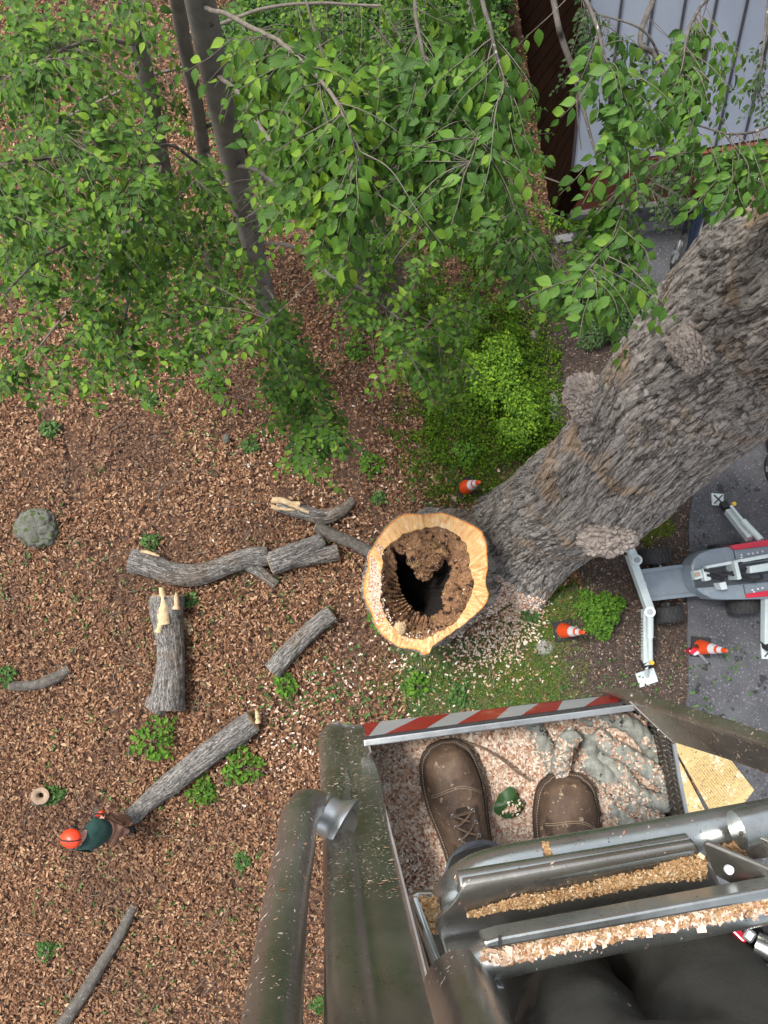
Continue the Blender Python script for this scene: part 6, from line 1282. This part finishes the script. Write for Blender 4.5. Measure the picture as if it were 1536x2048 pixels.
# the thick rope lying in loops on the chips
RP = [(1052, 1425, .015), (1064, 1446, .02), (1078, 1474, .022), (1092, 1500, .02), (1108, 1530, .02), (1118, 1550, .028), (1122, 1520, .06), (1130, 1490, .078), (1150, 1466, .07)]
RP2 = [(1190, 1462, .02), (1216, 1490, .035), (1256, 1512, .04), (1292, 1535, .045), (1322, 1558, .055), (1343, 1583, .060), (1335, 1604, .05), (1300, 1600, .04), (1266, 1580, .036), (1246, 1553, .03), (1222, 1526, .02), (1192, 1508, .01)]
RP3 = [(1150, 1428, .012), (1192, 1436, .03), (1234, 1438, .035), (1270, 1458, .035), (1296, 1488, .03), (1314, 1522, .018)]
RP4 = [(1166, 1520, .012), (1196, 1540, .026), (1226, 1570, .03), (1250, 1596, .03), (1284, 1620, .03), (1312, 1640, .03), (1330, 1680, .03)]
RP5 = [(1160, 1462, .010), (1178, 1490, .02), (1170, 1520, .01)]
RP6 = [(1196, 1590, .012), (1214, 1612, .024), (1244, 1630, .026), (1262, 1662, .026), (1270, 1700, .02)]
rp = thing('rope', 'thick grey green rope lying in loops, dusted with wood chips, beside the right boot', 'rope', P(1200, 1540, FZ))
RB = []
for path in (RP, RP2, RP3, RP4, RP5, RP6):
    a = np.array(path); W_ = np.array([P(x, y, FZ+z*1.0+.006) for x, y, z in a]); ps = smooth(W_, 130); T, N_, B_ = frames(ps); s = np.concatenate([[0], np.cumsum(np.linalg.norm(np.diff(ps, axis=0), axis=1))]); an = np.linspace(0, 2*np.pi, 30, endpoint=False)[None]
    rr_ = .0172*(1+.16*np.abs(np.sin(an*1.5-s[:, None]*130))+.03*np.sin(an*8+s[:, None]*300)); rr_ = rr_*(1+.04*fbm(np.stack([np.cos(an)*np.ones_like(s)[:, None], np.sin(an)*np.ones_like(s)[:, None], s[:, None]*40+0*an], -1), 3)); rr_[0] *= .55; rr_[-1] *= .55; rr_[1] *= .85; rr_[-2] *= .85
    V = ps[:, None]+rr_[..., None]*(np.cos(an)[..., None]*N_[:, None]+np.sin(an)[..., None]*B_[:, None]); m = MB(); i = np.arange(129)[:, None]; j = np.arange(30)[None]; kk = (j+1) % 30
    m.add(V.reshape(-1, 3), np.stack([i*30+j, i*30+kk, (i+1)*30+kk, (i+1)*30+j], -1).reshape(-1, 4)); m.add(V[0], [tuple(range(30))]); m.add(V[-1], [tuple(range(30))]); build('loop', m, M_rope, rp); RB.append(m)
m = MB()
for mbx in RB:
    n = 1300; p, q = tri_sample(mbx, n, .45); kq = fbm(p*30, 3) > .0; p, q = p[kq], q[kq]; n = len(p); L = RNG.uniform(.003, .0075, n); place(m, CHIP_V, CHIP_F, None, p+q*.001, align(q+RNG.normal(0, .2, (n, 3)), RNG.uniform(0, 6.28, n)), np.stack([L, L*.55, L*.3], -1))
stuff('chips_on_rope', m, M_chip, parent=rp)
m = MB(); a = smooth([list(P(x, y, FZ+z)) for x, y, z in [(905, 1478, .04), (960, 1494, .045), (1005, 1520, .05), (1035, 1545, .045), (1062, 1562, .05)]], 40); m.tube(a, .0022, 8)
tag(build('thin_cord', m, M_lace, org=P(905, 1478, FZ)), 'thin dark cord running across the chips between the boots', 'cord')
m = MB(); V, F = mapleleaf(P(1017, 1604, FZ+.045), .001, [0, 0, 1], 0)
pts = [(1020, 1572), (1030, 1580), (1036, 1594), (1040, 1600), (1048, 1607), (1046, 1616), (1040, 1628), (1026, 1636), (1012, 1638), (998, 1632), (988, 1624), (987, 1612), (993, 1600), (998, 1588), (1008, 1580)]
C_ = P(1017, 1606, FZ+.052); V = [C_]+[P(x, y, FZ+.040+.006*math.sin(q*1.9)) for q, (x, y) in enumerate(pts)]; n_ = len(pts); inner = [C_*.5+v*.5+[0, 0, .004] for v in V[1:]]; V += inner
m.add(V, [(0, n_+1+q, n_+1+(q+1) % n_) for q in range(n_)]+[(n_+1+q, 1+q, 1+(q+1) % n_, n_+1+(q+1) % n_) for q in range(n_)]); M_lf = surf('dark_green_leaf', (0.018, 0.060, 0.014), (0.040, 0.105, 0.025), 60, .5, bs=.3, bscale=150, bd=.002)
fl_ = tag(build('fallen_leaf', m, M_lf, org=P(1017, 1606, FZ)), 'dark green fallen leaf sprinkled with chips between the two boots', 'leaf')
n = 60; x, y = RNG.normal(1025, 10, n), RNG.normal(1615, 9, n); pos = P(x, y, FZ+.054); L = RNG.uniform(.003, .007, n); m = MB(); place(m, CHIP_V, CHIP_F, None, pos, rotmats(RNG.uniform(0, 6.28, n), RNG.normal(0, .3, n), RNG.uniform(0, 6.28, n)), np.stack([L, L*.5, L*.3], -1)); stuff('leaf_chips', m, M_chip, parent=fl_)

# ================================================================= THE PHOTOGRAPHER'S LEGS AND BOOTS
me_ = thing('person', 'photographer standing in the basket in charcoal trousers and worn brown lace up boots', 'person', D(1080, 1750, 1.60))
def skin_fig(name, joints, edges, mat, parent, sub=2, root_i=0, disp=0.0, dsize=.05):
    mesh = bpy.data.meshes.new(name); org = ORG[parent.name]
    mesh.from_pydata([tuple(np.asarray(j[0])-org) for j in joints], edges, []); o = bpy.data.objects.new(name, mesh); COL.objects.link(o)
    md = o.modifiers.new('s', 'SKIN'); md.use_smooth_shade = True
    for i_, j in enumerate(joints): r = j[1]; mesh.skin_vertices[0].data[i_].radius = r if isinstance(r, tuple) else (r, r); mesh.skin_vertices[0].data[i_].use_root = (i_ == root_i)
    sb_ = o.modifiers.new('u', 'SUBSURF'); sb_.levels = sb_.render_levels = sub
    dg = bpy.context.evaluated_depsgraph_get(); me2 = bpy.data.meshes.new_from_object(o.evaluated_get(dg)); bpy.data.objects.remove(o)
    n_ = len(me2.vertices); co = np.empty(n_*3); me2.vertices.foreach_get('co', co); co = co.reshape(-1, 3)
    if disp:
        no = np.empty(n_*3); me2.vertices.foreach_get('normal', no); no = no.reshape(-1, 3); co = co+no*(disp*fbm(co/dsize*[1, 1, .55], 3)+disp*.6*np.abs(fbm(co/dsize*.6+9, 2)))[:, None]; me2.vertices.foreach_set('co', co.ravel())
    me2.polygons.foreach_set('use_smooth', np.ones(len(me2.polygons), bool)); me2.materials.clear(); me2.materials.append(mat); ob = bpy.data.objects.new(name, me2); COL.objects.link(ob); ob.parent = parent; return ob
LA, RA = D(945, 1755, 1.42), D(1150, 1770, 1.42)
LK, RK = D(1130, 1985, 1.03), D(1385, 1975, .97); LH, RH_ = D(1250, 2330, .74), D(1560, 2290, .72); PV = D(1400, 2400, .70)
lerp = lambda a, b, f: a*(1-f)+b*f
jn = [(PV, .13), (LH, .105), (lerp(LH, LK, .5), .098), (LK, .083), (lerp(LK, LA, .5), .078), (LA+[0, 0, .03], .070), (LA, .066), (RH_, .105), (lerp(RH_, RK, .5), .105), (RK, .092), (lerp(RK, RA, .5), .080), (RA+[0, 0, .03], .070), (RA, .066), (PV+[0, -.01, .22], (.16, .12))]
skin_fig('trousers', jn, [(0, 1), (1, 2), (2, 3), (3, 4), (4, 5), (5, 6), (0, 7), (7, 8), (8, 9), (9, 10), (10, 11), (11, 12), (0, 13)], M_pants, me_, 3, 0, .026, .085)
def boot(toe, heel, wd, zsole, lean):
    """toe, heel: (px, py) on the sole plane"""
    a, b = P(toe[0], toe[1], zsole), P(heel[0], heel[1], zsole); t = b-a; L = np.linalg.norm(t); t /= L; u = np.array([t[1], -t[0], 0]); u *= np.sign(u[0])
    s_ = np.array([0, .02, .06, .13, .24, .36, .5, .64, .78, .9, .97, 1.0]); wv = np.array([.0, .42, .70, .90, 1.0, .98, .84, .74, .76, .74, .52, .0])*wd/2
    ss = np.linspace(0, 1, 90); ww = np.interp(ss, s_, wv); ww = np.maximum(ww, 0); ww[:10] = wd/2*np.sqrt(np.clip(1-(1-ss[:10]/.16)**2, 0, 1))*.93
    ww[3:-3] = np.convolve(ww, np.ones(7)/7, 'same')[3:-3]
    sk = lambda f: u*(lean*math.sin(f*math.pi)*.004)
    # sole: welt sticking out all round, two layers
    def layer(nm, grow, z0, z1, mat):
        out = []; n_ = len(ss)
        for i_ in range(n_): out.append(a+t*L*(ss[i_]*(1+2*grow/L)-grow/L)+u*(ww[i_]+grow*min(1, ww[i_]/.02))+[0, 0, z1])
        for i_ in range(n_-1, -1, -1): out.append(a+t*L*(ss[i_]*(1+2*grow/L)-grow/L)-u*(ww[i_]+grow*min(1, ww[i_]/.02))+[0, 0, z1])
        m = MB(); top = np.array(out); m.prism(top, [0, 0, z0-z1]); return build(nm, m, mat, me_, sm=False, bevel=.002), top
    layer('boot_sole', .006, 0, .018, M_welt); so, top = layer('boot_welt', .0085, .019, .027, M_welt)
    # stitching on the welt
    m = MB(); ring = []
    for i_ in range(len(ss)): ring.append(a+t*L*(ss[i_]*(1+.008/L)-.004/L)+u*(ww[i_]+.0035*min(1, ww[i_]/.02))+[0, 0, .0282])
    R2 = [a+t*L*(ss[i_]*(1+.008/L)-.004/L)-u*(ww[i_]+.0035*min(1, ww[i_]/.02))+[0, 0, .0282] for i_ in range(len(ss)-1, -1, -1)]; ring = np.array(ring[::-1][len(ss)//3:]+R2[::-1][:len(ss)*2//3]); dd = np.concatenate([[0], np.cumsum(np.linalg.norm(np.diff(ring, axis=0), axis=1))])
    for q in np.arange(0, dd[-1], .0052):
        p0 = np.array([np.interp(q, dd, ring[:, c]) for c in range(3)]); p1 = np.array([np.interp(q+.0034, dd, ring[:, c]) for c in range(3)]); m.tube([p0, (p0+p1)/2+[0, 0, .0005], p1], [.0007, .0011, .0007], 5)
    so2 = build('welt_stitching', m, M_stitch, me_); so2['kind'] = 'stuff'
    # upper
    hv = np.interp(ss, [0, .03, .08, .18, .30, .42, .52, .62, .80, .95, 1.0], [.0, .030, .046, .054, .056, .064, .082, .10, .105, .10, .05]); nx = 41; X_ = np.sin(np.linspace(-1, 1, nx)*np.pi/2); V = []
    for i_ in range(len(ss)):
        for x in X_:
            zc = hv[i_]*(1-abs(x)**2.6)**(1/1.9)+.027; f = ss[i_]
            cr_ = .0022*(math.sin((f-.36)*150+x*1.5) if .36 < f < .46 else 0)*(1-abs(x)**2)
            cap = .0016*(1 if f < .30-.05*x*x+.02 else 0)
            V.append(a+t*L*f+u*(ww[i_]*x*.985)+[0, 0, zc+cr_+cap])
    V = np.array(V); V[:, 2] += .0016*fbm(V*60, 3); n_ = len(ss); F = [(i_*nx+j, i_*nx+j+1, (i_+1)*nx+j+1, (i_+1)*nx+j) for i_ in range(n_-1) for j in range(nx-1)]; m = MB(); m.add(V, F); bv = bvh_of(m); build('boot_upper', m, M_leather, me_)
    # shaft
    pc = lambda f, h: a+t*L*f+[0, 0, h]
    m = MB(); m.tube(smooth([list(pc(.70, .06))+[.052], list(pc(.72, .12))+[.050], list(pc(.72, .17))+[.048], list(pc(.70, .22))+[.050]], 20)[:, :3], np.linspace(.050, .049, 20), 32, cap=False); build('boot_shaft', m, M_leather, me_)
    def on(f, x, off=.002):
        i_ = min(int(f*89), 89); q = a+t*L*f+u*(ww[i_]*x); h = bv.ray_cast(Vector(q+[0, 0, .5]), Vector((0, 0, -1))); return np.array(h[0])+[0, 0, off] if h[0] else q+[0, 0, hv[i_]+.03]
    # curved seam of the toe cap
    for row in (0, 1):
        m = MB(); pts_ = [on(.22+row*.012+.10*(1-x*x)**1*.0+.09*x*x*(1 if x > 0 else .4), x*.9, .0015) for x in np.linspace(-1, 1, 26)]
        m.tube(smooth(pts_, 60), .0008, 5); build('toe_seam', m, M_stitch, me_)
    # eyelet facings: two raised strips, tongue between, laces over
    for sd in (-1, 1):
        m = MB(); rows_ = []
        for f in np.linspace(.35, .62, 14): rows_ += [on(f, sd*(.20+.12*(f-.35)), .0028), on(f, sd*(.54+.25*(f-.35)), .0028)]
        F = [(2*q, 2*q+1, 2*q+3, 2*q+2) for q in range(13)]; m.add(rows_+[v-[0, 0, .003] for v in rows_], F+[(28+2*q+2, 28+2*q+3, 28+2*q+1, 28+2*q) for q in range(13)]+[(2*q, 2*q+2, 28+2*q+2, 28+2*q) for q in range(13)]+[(2*q+1, 28+2*q+1, 28+2*q+3, 2*q+3) for q in range(13)]); build('lace_facing', m, M_leather, me_)
    m = MB(); rows_ = []
    for f in np.linspace(.34, .62, 14): rows_ += [on(f, x, .0006) for x in (-.2, 0, .2)]
    m.add(rows_, [(3*q+j, 3*q+j+1, 3*q+4+j, 3*q+3+j) for q in range(13) for j in range(2)]); build('tongue', m, M_welt, me_)
    eye = {}
    for q, f in enumerate((.37, .435, .50, .565)):
        for sd in (-1, 1):
            p = on(f, sd*(.36+.15*(f-.35)), .004); eye[(q, sd)] = p; m = MB(); an = np.linspace(0, 2*np.pi, 14); m.tube([p+u*.0035*math.cos(x)+t*.0035*math.sin(x) for x in an], .0011, 6, cap=False); build('eyelet', m, M_alu, me_)
    m = MB()
    for q in range(4):
        if q == 0: pr2 = [(eye[(0, -1)], eye[(0, 1)])]
        else: pr2 = [(eye[(q-1, -1)], eye[(q, 1)]), (eye[(q-1, 1)], eye[(q, -1)])]
        for (p0, p1) in pr2: m.tube(smooth([p0, (p0*2+p1)/3+[0, 0, .006], (p0+p1*2)/3+[0, 0, .007], p1], 12), .0022, 7)
    build('laces', m, M_lace, me_)
    return pc(.71, .17), t, u
BZ = FZ+.030
pl_, tl_, ul_ = boot((882, 1484), (962, 1806), .111, BZ, 1)
pr2_, tr_, ur_ = boot((1125, 1546), (1133, 1880), .120, BZ, -1)
for c in (pl_, pr2_):
    m = MB(); m.tube(smooth([list(c+[0, 0, -.045]), list(c+[0, .0, -.02]), list(c+[0, 0, .03]), list(c+[.0, -.005, .09])], 16), np.r_[np.full(3, .071), np.full(13, .067)]*(1+.02*RNG.normal(size=16)), 30, cap=False); V = m.V[0]; V += .004*fbm(V*40, 3)[:, None]; build('trouser_cuff', m, M_denim, me_)
# flecks of dust on the cloth and a harness clip at the hip
t_ob = [o for o in me_.children if o.name.startswith('trousers')][0]; co = np.empty(len(t_ob.data.vertices)*3); t_ob.data.vertices.foreach_get('co', co); co = co.reshape(-1, 3)+ORG[me_.name]; no = np.empty(len(co)*3); t_ob.data.vertices.foreach_get('normal', no); no = no.reshape(-1, 3)
idx = RNG.choice(np.where(no[:, 2] > .1)[0], 260); nv = no[idx]; m = MB(); L = RNG.uniform(.002, .006, 260); place(m, FLAKE_V, FLAKE_F, None, co[idx]+nv*.001+RNG.normal(0, .001, (260, 3)), align(nv, RNG.uniform(0, 6.28, 260)), np.stack([L, L*.35, L*.3], -1)); stuff('cloth_flecks', m, M_chip, parent=me_)
cl_ = thing('carabiner', 'red strap and steel buckle hanging beside the right trouser leg at the picture edge', 'carabiner', D(1490, 1870, .92))
slab('red_strap', [(1458, 1856, .90), (1478, 1850, .90), (1496, 1882, .89), (1488, 1886, .89)], .008, M_mred, .002, cl_)
m = MB(); box_tube(m, D(1488, 1862, .895), D(1508, 1878, .89), .014, .012); build('buckle', m, M_aluL, cl_, sm=False, bevel=.003)
m = MB(); m.tube([D(1512, 1888, .89), D(1545, 1905, .88)], .014, 16); build('steel_link', m, M_alu, cl_)
m = MB(); m.tube([D(1500, 1866, .93), D(1540, 1870, .93), D(1580, 1880, .93)], .03, 16); build('black_webbing', m, M_black, cl_)

# ================================================================= THE WORKER BELOW
wk = thing('person', 'worker in orange helmet and green shirt bending over a chainsaw at the long log', 'person', P(238, 1655, 0))
G = lambda x, y, z: P(x, y, z)
hipC, sh, hd = G(224, 1658, .85), G(180, 1668, 1.22), G(148, 1675, 1.38)
fL, fR = G(256, 1642, .05), G(244, 1662, .05); kL, kR = G(250, 1640, .5), G(236, 1662, .48)
sv = np.array([.45, .89, 0])
jn = [(hipC, (.15, .13)), (lerp(hipC, sh, .5), (.15, .13)), (sh, (.17, .12)), (lerp(sh, hd, .5)+[0, 0, .0], .065), (hd, .09), (sh+sv*.17, .065), (G(196, 1652, 1.0), .05), (G(206, 1640, .80), .038), (sh-sv*.17, .065), (G(190, 1694, 1.0), .05), (G(200, 1668, .76), .038),
      (hipC+sv*.09, .10), (kL, .075), (fL+[0, 0, .08], .05), (hipC-sv*.09, .10), (kR, .075), (fR+[0, 0, .08], .05), (fL+[.14, .02, .0], .045), (fR+[.14, .02, .0], .045)]
skin_fig('body', jn, [(0, 1), (1, 2), (2, 3), (3, 4), (2, 5), (5, 6), (6, 7), (2, 8), (8, 9), (9, 10), (0, 11), (11, 12), (12, 13), (0, 14), (14, 15), (15, 16), (13, 17), (16, 18)], M_skin, wk, 2, 0)
skin_fig('shirt', [(hipC+[-.04, 0, .03], (.165, .145)), (lerp(hipC, sh, .5), (.195, .17)), (sh, (.205, .16)), (sh+sv*.18, .095), (lerp(sh+sv*.17, G(196, 1652, 1.0), .9), .072), (sh-sv*.18, .095), (lerp(sh-sv*.17, G(190, 1694, 1.0), .9), .072), (lerp(sh, hd, .38), .095)], [(0, 1), (1, 2), (2, 3), (3, 4), (2, 5), (5, 6), (2, 7)], M_shirt, wk, 2, 0, .012, .08)
skin_fig('trousers', [(hipC, (.165, .15)), (hipC+sv*.09, .118), (kL, .092), (fL+[0, 0, .12], .068), (hipC-sv*.09, .118), (kR, .092), (fR+[0, 0, .12], .068)], [(0, 1), (1, 2), (2, 3), (0, 4), (4, 5), (5, 6)], M_wpants, wk, 2, 0, .01, .08)
for f_ in (fL, fR):
    m = MB(); box_tube(m, f_+[-.08, -.01, .0], f_+[.20, .03, 0], .11, .10); build('boot', m, M_black, wk, bevel=.03, sm=True)
m = MB(); n1, n2 = 30, 14; hc = hd+[-.02, 0, .03]; ax = (hd-sh)/np.linalg.norm(hd-sh)*.5+np.array([0, 0, .6]); ax /= np.linalg.norm(ax); tx = np.cross(ax, [0, 1, 0]); tx /= np.linalg.norm(tx); ty = np.cross(ax, tx); V = []
for i_ in range(n2):
    ph = i_/(n2-1)*math.pi*.52
    for j_ in range(n1):
        th = 2*math.pi*j_/n1; ridge = .006*(1 if abs(math.sin(th)) < .3 and ph < 1.2 else 0); r_ = .138+ridge; V.append(hc+ax*.13*math.cos(ph)+(tx*math.cos(th)*1.12+ty*math.sin(th)*.95)*r_*math.sin(ph))
m.add(V, [(i_*n1+j_, i_*n1+(j_+1) % n1, (i_+1)*n1+(j_+1) % n1, (i_+1)*n1+j_) for i_ in range(n2-1) for j_ in range(n1)]); hm = build('helmet', m, M_helmet, wk); md = hm.modifiers.new('t', 'SOLIDIFY'); md.thickness = .006
m = MB(); m.tube([hc+tx*.155*math.sin(s_)+ax*.135*math.cos(s_) for s_ in np.linspace(-1.5, 1.5, 15)], .013, 8); build('helmet_slot', m, M_black, wk)
for s_ in (-1, 1):
    m = MB(); p = hc+ty*.135*s_-ax*.02; m.tube([p-ty*.02*s_, p+ty*.025*s_], [.045, .038], 16); build('ear_defender', m, M_black if s_ < 0 else M_machd, wk)
m = MB()
for i_, (f, g2) in enumerate([(x, y) for x in np.linspace(-.8, .8, 9) for y in (0, 1)]):
    if random.random() < .75: c = lerp(hipC, sh, .45+f*.28)-sv*(.055+.035*g2)+[0, 0, .175]; m.box(c, (.022, .02, .004), .3*i_)
build('shirt_lettering', m, M_print, wk, sm=False)
for (c, s_) in ((G(207, 1638, .80), 1), (G(201, 1667, .75), -1)):       # hands closed on the handles
    hm_ = MB()
    d0_ = np.array([.2, .9*s_*-1, -.2])
    for q in range(4): b_ = c+[.012*q-.02, 0, 0]; hm_.tube([b_, b_+[.0, .03*s_, .02], b_+[0, .055*s_, .0], b_+[0, .05*s_, -.03]], [.011, .011, .010, .008], 7)
    hm_.tube([c+[-.03, 0, 0], c+[-.045, .02*s_, .01], c+[-.03, .045*s_, .0]], [.012, .011, .009], 7); hm_.tube([c-[0, .05*s_, 0], c-[0, .01*s_, 0], c+[0, .015*s_, 0]], [.028, .034, .026], 10, flat=.6); build('hand', hm_, M_skin, wk)
cs = thing('chainsaw', 'dark chainsaw held by the worker against the long log', 'chainsaw', G(200, 1640, .6))
m = MB(); m.prism([G(183, 1640, .78), G(206, 1630, .78), G(213, 1650, .78), G(192, 1660, .78)], .60); build('engine', m, M_black, cs, bevel=.03, sm=False)
m = MB(); m.prism([G(190, 1628, .72), G(204, 1622, .72), G(208, 1632, .72), G(194, 1640, .72)], .60); build('cover', m, M_helmet, cs, bevel=.02, sm=False)
m = MB(); m.tube(smooth([G(192, 1662, .7), G(196, 1668, .80), G(206, 1664, .84), G(214, 1650, .80), G(212, 1640, .70)], 20), .014, 8); m.tube(smooth([G(184, 1640, .7), G(186, 1630, .86), G(204, 1628, .86), G(208, 1640, .74)], 20), .012, 8); build('handle', m, M_black, cs)
m = MB(); m.prism([G(196, 1636, .66), G(186, 1616, .40), G(192, 1612, .40), G(204, 1632, .66)], [0, 0, -.012]); build('guide_bar', m, M_alu, cs, sm=False)
print('leaves', nA, nB, nC, nD, nE, nF)
